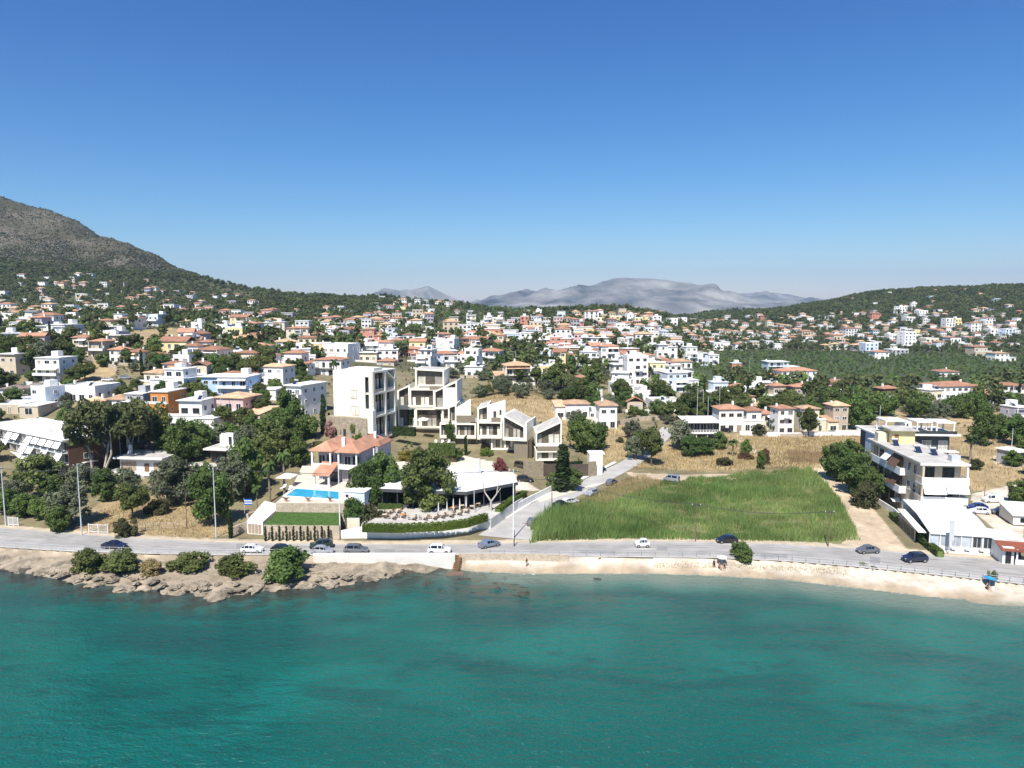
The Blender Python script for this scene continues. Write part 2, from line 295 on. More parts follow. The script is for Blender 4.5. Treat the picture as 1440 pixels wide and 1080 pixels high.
def make_ground():
    ny,nu=ZG.shape; X=U[None,:]*YV[:,None]; Y=np.repeat(YV[:,None],nu,1)
    V=np.stack([X,Y,ZG],-1).reshape(-1,3)
    i=np.arange(ny-1)[:,None]*nu+np.arange(nu-1)[None,:]; F=np.stack([i,i+1,i+nu+1,i+nu],-1).reshape(-1,4)
    px,py=proj(V[:,0],V[:,1],V[:,2]); u=V[:,0]/V[:,1]
    c=cover(px,py,V[:,1],u,V)
    f=rfY(u); s=shoreY(u); near=(V[:,1]<f+2.0); c[near]=(.50,.42,.31)
    rocky=(px<655)&(V[:,1]<rnY(u)-.3); c[rocky]=(.33,.27,.20)
    bch=(px>=655)&(V[:,1]<rnY(u)-.3); jit=np.sin(V[:,0]*.55)*.35+np.sin(V[:,0]*1.7+1)*.2; tt=np.clip((V[:,1]-s-.3+jit)/2.4,0,1)[:,None]; tt=tt*tt*(3-2*tt); c[bch]=(np.array([.37,.29,.205])*(1-tt)+np.array([.57,.50,.415])*tt)[bch]
    sub=V[:,1]<s; c[sub]=(.25,.24,.18)
    me=npmesh('ground',V,F,'white',smooth=True); a=me.color_attributes.new('cover','FLOAT_COLOR','POINT'); a.data.foreach_set('color',np.c_[c,np.ones(len(c))].astype(np.float32).ravel())
    m=mat('ground',(1,1,1),.95,.25,.22,bump=.4,bscale=1.2); N,L=nt(m); v=[n for n in N if n.type=='VECT_MATH'][0]; g=[n for n in N if n.type=='NEW_GEOMETRY'][0]
    at=N.new('ShaderNodeAttribute'); at.attribute_name='cover'
    q=N.new('ShaderNodeTexNoise'); q.inputs['Scale'].default_value=.9; q.inputs['Detail'].default_value=6; q.inputs['Roughness'].default_value=.7; L.new(g.outputs['Position'],q.inputs['Vector'])
    r=N.new('ShaderNodeMapRange'); r.inputs['From Min'].default_value=.42; r.inputs['From Max'].default_value=.62; r.inputs['To Min'].default_value=0; r.inputs['To Max'].default_value=.45; L.new(q.outputs[0],r.inputs[0])
    q2=N.new('ShaderNodeTexNoise'); q2.inputs['Scale'].default_value=.06; q2.inputs['Detail'].default_value=4; L.new(g.outputs['Position'],q2.inputs['Vector'])
    mm=N.new('ShaderNodeMath'); mm.operation='MULTIPLY'; L.new(r.outputs[0],mm.inputs[0]); L.new(q2.outputs[0],mm.inputs[1])
    mx=N.new('ShaderNodeMix'); mx.data_type='RGBA'; mx.inputs['B'].default_value=(.13,.115,.05,1); L.new(at.outputs['Color'],mx.inputs['A']); L.new(mm.outputs[0],mx.inputs['Factor']); L.new(mx.outputs['Result'],v.inputs[0])
    me.materials.clear(); me.materials.append(m); o=link(bpy.data.objects.new('ground',me)); tag(o,kind='structure'); return o
make_ground()
def sheet(name,pts,matn,off=.05,step=3.0,kind='structure',zfun=None):
    """pts: world (x,y) outline; draped on the ground"""
    xs=[p[0] for p in pts]; ys=[p[1] for p in pts]; P=[]
    n=len(pts)
    for i in range(n):
        (x0,y0),(x1,y1)=pts[i],pts[(i+1)%n]; k=max(1,int(math.hypot(x1-x0,y1-y0)/step))
        for j in range(k): P.append((x0+(x1-x0)*j/k,y0+(y1-y0)*j/k))
    nb=len(P); gx,gy=np.meshgrid(np.arange(min(xs),max(xs),step),np.arange(min(ys),max(ys),step)); gx=gx.ravel(); gy=gy.ravel()
    k=inpoly(gx,gy,P); P+=list(zip(gx[k],gy[k]))
    v,e,f,*_=delaunay_2d_cdt([Vector(p) for p in P],[],[list(range(nb))],1,1e-4)
    z=gz([p.x for p in v],[p.y for p in v])+off if zfun is None else [zfun(p.x,p.y) for p in v]
    me=bpy.data.meshes.new(name); me.from_pydata([(p.x,p.y,float(q)) for p,q in zip(v,z)],[],[tuple(t) for t in f]); me.materials.append(M[matn])
    me.polygons.foreach_set('use_smooth',[True]*len(me.polygons))
    o=link(bpy.data.objects.new(name,me)); tag(o,kind=kind); return o
def W2(pp): return [gp(*p)[:2] for p in pp]
def ribbon(name,line,w,matn,off,kind='structure'):
    """line world xy; constant-width strip"""
    L=[];Rr=[]; n=len(line)
    for i in range(n):
        a=Vector(line[max(0,i-1)]); b=Vector(line[min(n-1,i+1)]); d=(b-a).normalized(); q=Vector((-d.y,d.x)); ww=w[i] if isinstance(w,list) else w
        L.append(tuple(Vector(line[i])+q*ww/2)); Rr.append(tuple(Vector(line[i])-q*ww/2))
    return sheet(name,L+Rr[::-1],matn,off,kind=kind)
def ulines(fY,off,us): return [(u*(fY(u)+off),float(fY(u)+off)) for u in us]
us=list(np.linspace(-1.6,1.6,150))
def strip(name,fa,oa,fb,ob,matn,zo,u0=-1.6,u1=1.6,z=2.0):
    u=np.linspace(u0,u1,max(8,int((u1-u0)*60))); ya=fa(u)+oa; yb=fb(u)+ob; n=len(u)
    V=np.concatenate([np.stack([u*ya,ya,np.full(n,z+zo)],1),np.stack([u*yb,yb,np.full(n,z+zo)],1)]); i=np.arange(n-1); F=np.stack([i,i+1,i+1+n,i+n],1)
    o=link(bpy.data.objects.new(name,npmesh(name,V,F,matn))); tag(o,kind='structure'); return o
strip('road',rnY,.55,rfY,-.1,'asphalt',.03)
strip('road_marking',rnY,.85,rnY,.97,'paintline',.036); strip('road_marking',rfY,-.55,rfY,-.43,'paintline',.036)
for k,f in enumerate((.24,.36,.60,.73)):
    a=lambda u,f=f:rnY(u)+(rfY(u)-rnY(u))*f
    strip('tyre_track',a,-.32,a,.32,'asphalt_worn',.0325)
strip('shoulder',rfY,-.12,rfY,.9,'sandpath',.02)
# kerb / pavement on the sea side (real step)
def kerb(name,u0,u1,o0,o1,h,matn):
    mb=MB(); u=np.linspace(u0,u1,max(6,int((u1-u0)*70)))
    for a,b in zip(u[:-1],u[1:]):
        q=[(a*(rnY(a)+o0),rnY(a)+o0),(b*(rnY(b)+o0),rnY(b)+o0),(b*(rnY(b)+o1),rnY(b)+o1),(a*(rnY(a)+o1),rnY(a)+o1)]
        mb.prism([(float(x),float(y)) for x,y in q],'z',1.2,2+h,matn)
    o=mb.obj(name); bm=bmesh.new(); bm.from_mesh(o.data); bmesh.ops.remove_doubles(bm,verts=bm.verts,dist=1e-4)
    ed=[f for f in bm.faces if abs(f.normal.z)<.05 and len([e for e in f.edges if len(e.link_faces)>2])>=2]; bmesh.ops.delete(bm,geom=ed,context='FACES_ONLY'); bm.to_mesh(o.data); bm.free()
    tag(o,kind='structure'); return o
kerb('pavement',-1.5,1.5,-.55,.45,.12,'concrete')
for k,(a,b_,o0,o1) in enumerate(((-.62,-.55,1.2,3.4),(-.40,-.385,3.2,6.0),(-.20,-.17,1.0,3.0),(-.05,-.03,4,6.5),(.10,.15,1.2,3.1),(.21,.225,3.5,6),(.36,.40,1.1,3.2),(.52,.535,2,5.5))): strip('road_patch',rnY,o0,rnY,o1,'asphalt_patch',.034,a,b_)
# side street
SIDE=W2([(712,757),(735,732),(770,708),(810,690),(850,670),(885,652),(912,634),(930,615),(941,602)])
ribbon('side_street',SIDE,[12,8,6.5,6,6,5.5,5,5,5],'asphalt_side',.06)
# land far beyond, one sheet to the horizon
V=[(16000*math.cos(t),16000*math.sin(t),-7) for t in np.linspace(0,2*math.pi,48,endpoint=False)]
me=bpy.data.meshes.new('land'); me.from_pydata(V,[],[tuple(range(48))]); me.materials.append(M['scrub' if 0 else 'ground']); 
me.materials[0]=mat('plainland',(.17,.16,.10),.95,.3,.004)
tag(link(bpy.data.objects.new('land',me)),kind='structure')
# ---------------------------------------------------------------- sea
def make_sea():
    xs=np.concatenate([[-4000,-1500,-700,-400],np.arange(-260,261,1.3),[400,700,1500,4000]]); ys=np.concatenate([[-4000,-1000,-300,-50,20,45],np.arange(55,156,.9)])
    X,Y=np.meshgrid(xs,ys); nx=len(xs); Z=np.zeros_like(X); V=np.stack([X,Y,Z],-1).reshape(-1,3)
    i=np.arange(len(ys)-1)[:,None]*nx+np.arange(nx-1)[None,:]; F=np.stack([i,i+1,i+nx+1,i+nx],-1).reshape(-1,4)
    u=V[:,0]/np.maximum(V[:,1],30); d=shoreY(u)-V[:,1]; px,_=proj(V[:,0],np.maximum(V[:,1],30),V[:,2]); rk=1-np.clip((px-560)/140,0,1)
    me=npmesh('sea',V,F,'white'); 
    a=me.attributes.new('shore','FLOAT','POINT'); a.data.foreach_set('value',d.astype(np.float32)); a=me.attributes.new('rocky','FLOAT','POINT'); a.data.foreach_set('value',rk.astype(np.float32))
    rf=np.exp(-((px-690)/85)**2)*np.exp(-((d-8)/6)**2)+.8*np.exp(-((px-860)/60)**2)*np.exp(-((d-12)/4)**2)*.5; a=me.attributes.new('reef','FLOAT','POINT'); a.data.foreach_set('value',rf.astype(np.float32))
    m=bpy.data.materials.new('sea'); m.use_nodes=True; N,L=nt(m); p=N['Principled BSDF']; p.inputs['Roughness'].default_value=.16; p.inputs['IOR'].default_value=1.33; p.inputs['Specular IOR Level'].default_value=.5
    g=N.new('ShaderNodeNewGeometry')
    def at(n): q=N.new('ShaderNodeAttribute'); q.attribute_name=n; return q.outputs['Fac']
    def nz(s,det=4,sc=None,dist=0):
        q=N.new('ShaderNodeTexNoise'); q.inputs['Scale'].default_value=s; q.inputs['Detail'].default_value=det; q.inputs['Distortion'].default_value=dist
        if sc:
            mp=N.new('ShaderNodeMapping'); mp.inputs['Scale'].default_value=sc; L.new(g.outputs['Position'],mp.inputs[0]); L.new(mp.outputs[0],q.inputs['Vector'])
        else: L.new(g.outputs['Position'],q.inputs['Vector'])
        return q.outputs[0]
    def mr(src,a,b,c=0,d=1,sm=True):
        q=N.new('ShaderNodeMapRange'); q.interpolation_type='SMOOTHSTEP' if sm else 'LINEAR'
        for k,v in zip(('From Min','From Max','To Min','To Max'),(a,b,c,d)): q.inputs[k].default_value=v
        L.new(src,q.inputs[0]); return q.outputs[0]
    def mth(op,a,b):
        q=N.new('ShaderNodeMath'); q.operation=op
        for k,s in enumerate((a,b)):
            if isinstance(s,(int,float)): q.inputs[k].default_value=s
            else: L.new(s,q.inputs[k])
        return q.outputs[0]
    def mix(f,A,B):
        q=N.new('ShaderNodeMix'); q.data_type='RGBA'; L.new(f,q.inputs['Factor'])
        for k,s in (('A',A),('B',B)):
            if isinstance(s,tuple): q.inputs[k].default_value=(*s,1)
            else: L.new(s,q.inputs[k])
        return q.outputs['Result']
    sh=at('shore'); rk=at('rocky')
    shn=mth('ADD',sh,mth('MULTIPLY',mth('SUBTRACT',nz(.12,4),.5),6.0))
    deep=(.002,.097,.080); mid=(.004,.128,.106); weed=(.003,.050,.048)
    c=mix(mr(nz(.03,3,(1,1.6,1),.6),.42,.62),deep,mid)
    # sea-grass and rock patches on the bed
    patch=mth('MULTIPLY',mr(nz(.10,7,(1,2.3,1),.5),.54,.66),mr(shn,1.5,8)); c=mix(mth('MULTIPLY',mth('MULTIPLY',patch,mr(nz(.6,4,(1,1.8,1)),.35,.6)),.55),c,weed)
    band=mth('MULTIPLY',mr(shn,26,20),mth('MULTIPLY',mr(shn,5,10),mr(nz(.05,5,(.6,2,1),.5),.40,.56))); c=mix(mth('MULTIPLY',band,.55),c,(.008,.058,.060)); b2=mth('MULTIPLY',mth('MULTIPLY',mr(shn,44,38),mr(shn,30,35)),mr(nz(.14,7,(.5,1.6,1),.4),.44,.58)); c=mix(mth('MULTIPLY',b2,.55),c,weed)
    shallow=mix(rk,(.15,.20,.165),(.045,.07,.062)); c=mix(mr(shn,9.5,.8),c,shallow)
    rkd=mth('MULTIPLY',rk,mth('MULTIPLY',mr(shn,15,1),mr(nz(.3,6),.44,.56))); c=mix(mth('MULTIPLY',rkd,.8),c,(.035,.036,.026))
    c=mix(mth('MULTIPLY',mr(shn,26,56),.62),c,(.001,.076,.067)); reef=at('reef'); c=mix(mth('MULTIPLY',reef,mr(nz(.22,6,(1,1.9,1),.5),.36,.62)),c,(.085,.085,.062)); c=mix(mth('MULTIPLY',mr(reef,.15,.6),mr(nz(.5,5,(1,1.7,1)),.56,.68)),c,(.02,.035,.035))
    edge=mth('ADD',sh,mth('MULTIPLY',mth('SUBTRACT',nz(.4,3),.5),1.8)); foam=mth('MULTIPLY',mr(edge,.55,.05),mr(nz(1.2,4),.45,.6)); c=mix(mth('MULTIPLY',foam,mr(rk,0,1,.55,.35)),c,(.7,.7,.68))
    L.new(c,p.inputs['Base Color'])
    w1=nz(.5,5,(1,1.9,1),.3); w2=nz(1.7,4,(1.4,1.9,1),.2); hgt=mth('ADD',w1,mth('MULTIPLY',w2,.55))
    b=N.new('ShaderNodeBump'); b.inputs['Strength'].default_value=1; b.inputs['Distance'].default_value=.5; L.new(hgt,b.inputs['Height']); L.new(b.outputs[0],p.inputs['Normal'])
    me.materials.clear(); me.materials.append(m); tag(link(bpy.data.objects.new('sea',me)),kind='structure')
make_sea()
# ---------------------------------------------------------------- far mountains
def mountain(name,prof,Y0,spread,seed,mname):
    pts=[at_Y(px,py,Y0) for px,py in prof]; xs=np.array([p[0] for p in pts]); zs=np.array([p[2] for p in pts])
    gx=np.linspace(xs[0],xs[-1],260); gy=np.linspace(-1,1,60); V=[]
    zr=np.interp(gx,xs,zs); k=np.hanning(5)[1:-1]; k/=k.sum(); zr=np.convolve(np.pad(zr,1,mode='edge'),k,'valid')
    for t in gy:
        for x,z in zip(gx,zr):
            nn=mnoise.ridged_multi_fractal(Vector((x/900+seed,t*spread/1100,seed)),.9,2.1,6,1.0,2.0)-1
            n2=mnoise.noise(Vector((x/160,t*spread/160,seed)))
            sh=(1-abs(t))**.85; V.append((x+nn*60*(1-sh),Y0+t*spread,-8+(z+8)*sh+(nn*130*min(1,3.5*abs(t)+.03)+n2*30*min(1,4*abs(t)+.1))*sh))
    n=260; i=np.arange(59)[:,None]*n+np.arange(n-1)[None,:]; F=np.stack([i,i+1,i+n+1,i+n],-1).reshape(-1,4)
    o=link(bpy.data.objects.new(name,npmesh(name,V,F,mname,smooth=True))); tag(o,kind='structure')
mm=mat('mountain_rock',(.19,.175,.155),.95,.95,.0028,bump=1.0,bscale=.008)
mm.node_tree.nodes['Bump'].inputs['Distance'].default_value=45
mountain('mountain',[(560,445),(620,436),(655,430),(690,418),(722,413),(780,411),(815,404),(835,401),(862,391),(880,389),(920,391),(950,395),(970,397),(985,402),(998,410),(1015,414),(1040,420),(1080,430),(1120,440)],7200,1500,3.1,'mountain_rock')
mountain('mountain',[(900,440),(960,425),(1005,415),(1040,413),(1062,412),(1085,411),(1110,413),(1135,419),(1160,426),(1200,436)],8600,1200,8.7,'mountain_rock')
mountain('mountain',[(380,440),(440,424),(458,414),(466,412),(480,418),(500,418),(520,414),(535,408),(546,405),(562,409),(578,411),(592,405),(602,402),(612,406),(626,413),(645,421),(665,427),(720,436)],8000,1200,14.2,'mountain_rock')
# ---------------------------------------------------------------- sky, sun, air, camera
SUN_EL=math.radians(53); SUN_AZ=math.radians(196)   # from behind the camera, a little to its left (clockwise from +Y)
w=bpy.data.worlds.new('World'); SC.world=w; w.use_nodes=True; N,L=w.node_tree.nodes,w.node_tree.links
sk=N.new('ShaderNodeTexSky'); sk.sky_type='NISHITA'; sk.sun_disc=False; sk.sun_elevation=SUN_EL; sk.sun_rotation=SUN_AZ; sk.altitude=0; sk.air_density=1.0; sk.dust_density=.25; sk.ozone_density=3.5
sp=N.new('ShaderNodeSeparateColor'); cb=N.new('ShaderNodeCombineColor'); L.new(sk.outputs[0],sp.inputs[0])
for i,(pw,k) in enumerate(((1.955,.166),(1.4,.445),(1,1.10))):   # deep clear-air blue
    a=N.new('ShaderNodeMath'); a.operation='POWER'; a.inputs[1].default_value=pw; L.new(sp.outputs[i],a.inputs[0]); c=N.new('ShaderNodeMath'); c.operation='MULTIPLY'; c.inputs[1].default_value=k; L.new(a.outputs[0],c.inputs[0]); L.new(c.outputs[0],cb.inputs[i])
L.new(cb.outputs[0],N['Background'].inputs[0]); N['Background'].inputs[1].default_value=.065
sl=bpy.data.lights.new('sun','SUN'); sl.energy=4.2; sl.angle=math.radians(.53); sl.color=(1,.95,.87); so=link(bpy.data.objects.new('sun',sl))
sd=Vector((math.sin(SUN_AZ)*math.cos(SUN_EL),math.cos(SUN_AZ)*math.cos(SUN_EL),math.sin(SUN_EL))); so.rotation_euler=sd.to_track_quat('Z','Y').to_euler(); so.location=sd*300
HAZE=1
if HAZE:
    mb=MB(); mb.box(-9000,9000,-4500,11500,-9,620,'white'); m=bpy.data.materials.new('haze'); m.use_nodes=True; N,L=nt(m); N.clear(); o=N.new('ShaderNodeOutputMaterial'); v=N.new('ShaderNodeVolumePrincipled')
    v.inputs['Color'].default_value=(.54,.77,1,1); v.inputs['Density'].default_value=8.2e-5; v.inputs['Anisotropy'].default_value=.1; L.new(v.outputs[0],o.inputs['Volume'])
    ho=mb.obj('haze'); ho.data.materials.clear(); ho.data.materials.append(m); tag(ho,kind='stuff')
cd=bpy.data.cameras.new('camera'); cd.sensor_width=36; cd.lens=25; cd.clip_end=40000; cd.clip_start=1; co=link(bpy.data.objects.new('camera',cd)); co.location=(0,0,H); co.rotation_euler=(math.pi/2-TH,0,0); SC.camera=co
SC.view_settings.view_transform='Standard'; SC.view_settings.look='None'; SC.view_settings.exposure=.85; SC.view_settings.gamma=1
SC.cycles.use_denoising=True; SC.cycles.max_bounces=6; SC.cycles.diffuse_bounces=3; SC.cycles.volume_bounces=0; SC.cycles.transparent_max_bounces=8
try: SC.cycles.denoiser='OPENIMAGEDENOISE'
except Exception: pass
# ---------------------------------------------------------------- plants (unit height prototypes)
OCC=[]   # footprints: x,y,r
def quads(C,nrm,size,rng):
    n=len(C); nrm=nrm/np.maximum(np.linalg.norm(nrm,axis=1,keepdims=True),1e-6)
    a=np.cross(nrm,rng.normal(size=(n,3))); a/=np.maximum(np.linalg.norm(a,axis=1,keepdims=True),1e-6); b=np.cross(nrm,a)
    s=(size*rng.uniform(.6,1.35,(n,1))); t=s*rng.uniform(.55,1,(n,1))
    V=np.stack([C-a*s-b*t*.6,C+a*s*.8-b*t,C+a*s+b*t*.7,C-a*s*.7+b*t],1).reshape(-1,3)
    return V,np.arange(n*4).reshape(-1,4)
def leafcloud(cc,rr,per,size,rng,up=.35,squash=.85):
    cc=np.asarray(cc,float); rr=np.asarray(rr,float); k=np.repeat(np.arange(len(cc)),per); n=len(k)
    d=rng.normal(size=(n,3)); d/=np.linalg.norm(d,axis=1,keepdims=True); r=rng.uniform(.35,1,(n,1))**.5*rng.uniform(.8,1.12,(n,1))
    P=cc[k]+d*r*rr[k][:,None]*np.array([1,1,squash]); N=d+rng.normal(size=(n,3))*.55+np.array([0,0,up])
    return quads(P,N,size if np.isscalar(size) else size[k][:,None],rng)
def ellclumps(n,rng,c,rad,r0,r1,shell=.45,bottom=-1):
    P=[];Q=[]; tries=0
    while len(P)<n and tries<n*60:
        tries+=1; d=rng.normal(size=3); d/=np.linalg.norm(d); p=d*rng.uniform(shell,1)
        if p[2]<bottom: continue
        p=p*rad+c; q=rng.uniform(r0,r1)
        if all(np.linalg.norm(p-x)>q*.75 for x in P): P.append(p); Q.append(q)
    return np.array(P),np.array(Q)
def trunkmesh(name,h,r,limbs,m,bend=.03,stems=1,seed=0):
    mb=MB(); rg=random.Random(seed)
    for s in range(stems):
        a=rg.uniform(0,6.3); sp=.0 if stems==1 else .06; p=Vector((sp*math.cos(a),sp*math.sin(a),-.06)); top=Vector((rg.uniform(-bend,bend)+sp*3*math.cos(a),rg.uniform(-bend,bend)+sp*3*math.sin(a),h))
        mid=(p+top)/2+Vector((rg.uniform(-bend,bend),rg.uniform(-bend,bend),0)); mb.cyl(p,mid,r,r*.75,m,7,False); mb.cyl(mid,top,r*.75,r*.4,m,7,False)
        for l in limbs[s::stems]:
            st=p.lerp(top,rg.uniform(.45,.95)); mb.cyl(st,l,r*.42,r*.12,m,5,False)
    me=mb.mesh(name); me.polygons.foreach_set('use_smooth',[True]*len(me.polygons)); return me
PROTO={}
def proto(kind,seed,hi):
    rng=np.random.default_rng(seed*31+7); mul=1 if hi else .22; ls=1 if hi else 2.0
    if kind=='pine':
        c,r=ellclumps(34 if hi else 16,rng,np.array([0,0,.58]),np.array([.40,.40,.33])*rng.uniform(.85,1.1,3),.10,.17,.3,-.85); V,F=leafcloud(c,r,int(150*mul),.024*ls,rng); m='pine'; t=trunkmesh('trunk',.62,.028,[Vector(x) for x in c[:9]],'trunk',.05,1,seed)
    elif kind=='olive':
        c,r=ellclumps(40 if hi else 16,rng,np.array([0,0,.50]),np.array([.46,.46,.38])*rng.uniform(.85,1.12,3),.10,.17,.3,-.7); V,F=leafcloud(c,r,int(130*mul),.024*ls,rng,.5); m='olive'; t=trunkmesh('trunk',.45,.04,[Vector(x) for x in c[:8]],'trunk',.06,2,seed)
    elif kind=='leafy':
        c,r=ellclumps(40 if hi else 16,rng,np.array([0,0,.50]),np.array([.42,.42,.43])*rng.uniform(.85,1.12,3),.11,.18,.3,-.97); V,F=leafcloud(c,r,int(150*mul),.025*ls,rng); m='leafy'; t=trunkmesh('trunk',.5,.032,[Vector(x) for x in c[:7]],'trunk',.04,1,seed)
    elif kind=='eucalypt':
        c,r=ellclumps(30,rng,np.array([0,0,.68]),np.array([.42,.36,.28]),.08,.15,.3,-.8); V,F=leafcloud(c,r,130,.022,rng); m='eucalypt'; t=trunkmesh('trunk',.66,.018,[Vector(x) for x in c[:12]],'trunk_pale',.10,3,seed)
    elif kind=='bigpine':
        c,r=ellclumps(58,rng,np.array([0,0,.55]),np.array([.40,.36,.42]),.075,.135,.25,-.88); V,F=leafcloud(c,r,170,.017,rng); m='pine'; t=trunkmesh('trunk',.8,.022,[Vector(x) for x in c[:14]],'trunk',.05,1,seed)
    elif kind=='bush':
        c,r=ellclumps(34 if hi else 9,rng,np.array([0,0,.34]),np.array([.62,.55,.46])*rng.uniform(.85,1.12,3),.15,.25,.2,-.75); V,F=leafcloud(c,r,int(140*mul),.035*ls,rng,.5); m='scrub'; t=trunkmesh('stem',.4,.03,[Vector(x) for x in c[:4]],'trunk',.1,2,seed)
    elif kind=='cypress':
        z=np.linspace(.06,.97,22 if hi else 12); r=.115*np.clip(np.sin(np.clip(z*1.15+.25,0,1.57*2)*1.25),.12,1)*(1.05-z*.75); c=np.stack([rng.normal(0,.012,len(z)),rng.normal(0,.012,len(z)),z],1); V,F=leafcloud(c,r,int(90*mul)+10,.017*ls,rng,.1,1.5); m='cypress'; t=trunkmesh('trunk',.3,.022,[],'trunk',.01,1,seed)
    elif kind=='palm':
        mb=MB(); mb.cyl((0,0,-.03),(.01,.01,.4),.045,.036,'trunk_palm',9); mb.cyl((.01,.01,.4),(0,0,.74),.036,.032,'trunk_palm',9); t=mb.mesh('trunk'); Vs=[];Fs=[];k=0
        for i in range(26):
            a=i*2.4+rng.uniform(-.2,.2); e=rng.uniform(-.3,1.1); L=rng.uniform(.26,.34); px,pz=0,.74; pts=[]
            for j in range(7): pts.append((px*math.cos(a),px*math.sin(a),pz)); px+=L/6*math.cos(e); pz+=L/6*math.sin(e); e-=.28
            for j in range(6):
                w=.055*math.sin(math.pi*(j+.6)/7); p,q=pts[j],pts[j+1]; nx,ny=-math.sin(a),math.cos(a)
                for sd in (-1,1):
                    Vs+=[p,q,(q[0]+sd*nx*w+.0,q[1]+sd*ny*w,q[2]-w*.5),(p[0]+sd*nx*w,p[1]+sd*ny*w,p[2]-w*.5)]; Fs.append((k,k+1,k+2,k+3)); k+=4
        V,F=np.array(Vs),np.array(Fs); m='palmleaf'
    return npmesh('crown',V,F,m),t
TN=dict(bigpine='pine_tree',pine='pine_tree',olive='olive_tree',leafy='leafy_tree',eucalypt='eucalyptus_tree',bush='bush',cypress='cypress_tree',palm='palm_tree')
TC=dict(bush='bush')
TREES=[]
def tree(kind,x,y,h,wr=1,hi=True,leaf=None,label=None,group=None,seed=None,z=None,dist=None):
    s=R.randrange(5 if hi else 6) if seed is None else seed; key=(kind,s,hi)
    if key not in PROTO: PROTO[key]=proto(kind,s,hi)
    cm,tm=PROTO[key]
    if leaf:
        k2=key+(leaf,)
        if k2 not in PROTO: c2=cm.copy(); c2.materials[0]=M[leaf]; PROTO[k2]=c2
        cm=PROTO[k2]
    o=empty(TN[kind],(x,y,(g1(x,y) if z is None else z)-.05),R.uniform(0,6.28)); o.scale=(h*wr,h*wr,h)
    a=bpy.data.objects.new('trunk' if kind!='bush' else 'stem',tm); link(a,o); b=bpy.data.objects.new('foliage' if kind=='bush' else 'crown',cm); link(b,o)
    tag(o,label,TC.get(kind,'tree'),group); o['_d']=dist or ''; TREES.append((o,kind,leaf)); OCC.append((x,y,h*wr*.35)); return o
def treepx(px,py,kind,hp,wr=1,leaf=None,label=None,group=None,seed=None,hi=True):
    x,y,z=gp(px,py); return tree(kind,x,y,hp*y/1000*1.02,wr,hi,leaf,label,group,seed)
def hedge(name,pts,w,h,leaf,label,cat='hedge',z=None,size=.13,dens=26,group=None,bumpy=0):
    """clipped hedge along world points; the leaves grow on a dark twig core"""
    rng=np.random.default_rng(len(OCC)+int(abs(pts[0][0])*10)); P=[];N=[]; core=MB()
    for (x0,y0),(x1,y1) in zip(pts[:-1],pts[1:]):
        L=math.hypot(x1-x0,y1-y0); n=int(L*(w+2*h)*dens); t=rng.uniform(0,1,n); d=np.array([(x1-x0)/L,(y1-y0)/L]); q=np.array([-d[1],d[0]])
        hh=h*(1+bumpy*np.abs(np.sin(t*L*2.6))-bumpy) if bumpy else np.full(n,h)
        s=rng.uniform(-1,1,n); f=rng.integers(0,3,n); off=np.where(f==0,s*w/2,np.where(f==1,w/2,-w/2)); zz=np.where(f==0,hh,rng.uniform(0,1,n)*hh)
        X=x0+(x1-x0)*t+q[0]*off; Y=y0+(y1-y0)*t+q[1]*off; Z=zz+(gz(X,Y) if z is None else z); P.append(np.stack([X,Y,Z],1)+rng.normal(0,.05,(n,3)))
        nn=np.stack([np.where(f==0,0,np.sign(off)*q[0]),np.where(f==0,0,np.sign(off)*q[1]),(f==0)*1.],1); N.append(nn+rng.normal(0,.5,(n,3)))
        zb=[float(gz(a,b)) if z is None else z for a,b in((x0,y0),(x1,y1))]; e=.38*w
        vs=[(x0+q[0]*e,y0+q[1]*e,zb[0]-.2),(x1+q[0]*e,y1+q[1]*e,zb[1]-.2),(x1-q[0]*e,y1-q[1]*e,zb[1]-.2),(x0-q[0]*e,y0-q[1]*e,zb[0]-.2)]; vs+=[(a,b,c+.2+h*.86*(1-bumpy)) for a,b,c in vs]
        core.add(vs,[(0,3,2,1),(4,5,6,7),(0,1,5,4),(1,2,6,5),(2,3,7,6),(3,0,4,7)],leaf)
    V,F=quads(np.concatenate(P),np.concatenate(N),size,rng)
    o=empty(name,(pts[0][0],pts[0][1],0 if z is None else z),0,label,cat,group); me=npmesh('leaves',V-np.array([pts[0][0],pts[0][1],0 if z is None else z]),F,leaf); a=link(bpy.data.objects.new('foliage',me),o)
    core.v=[(a-pts[0][0],b-pts[0][1],c-(0 if z is None else z)) for a,b,c in core.v]; core.obj('stems',o); return o
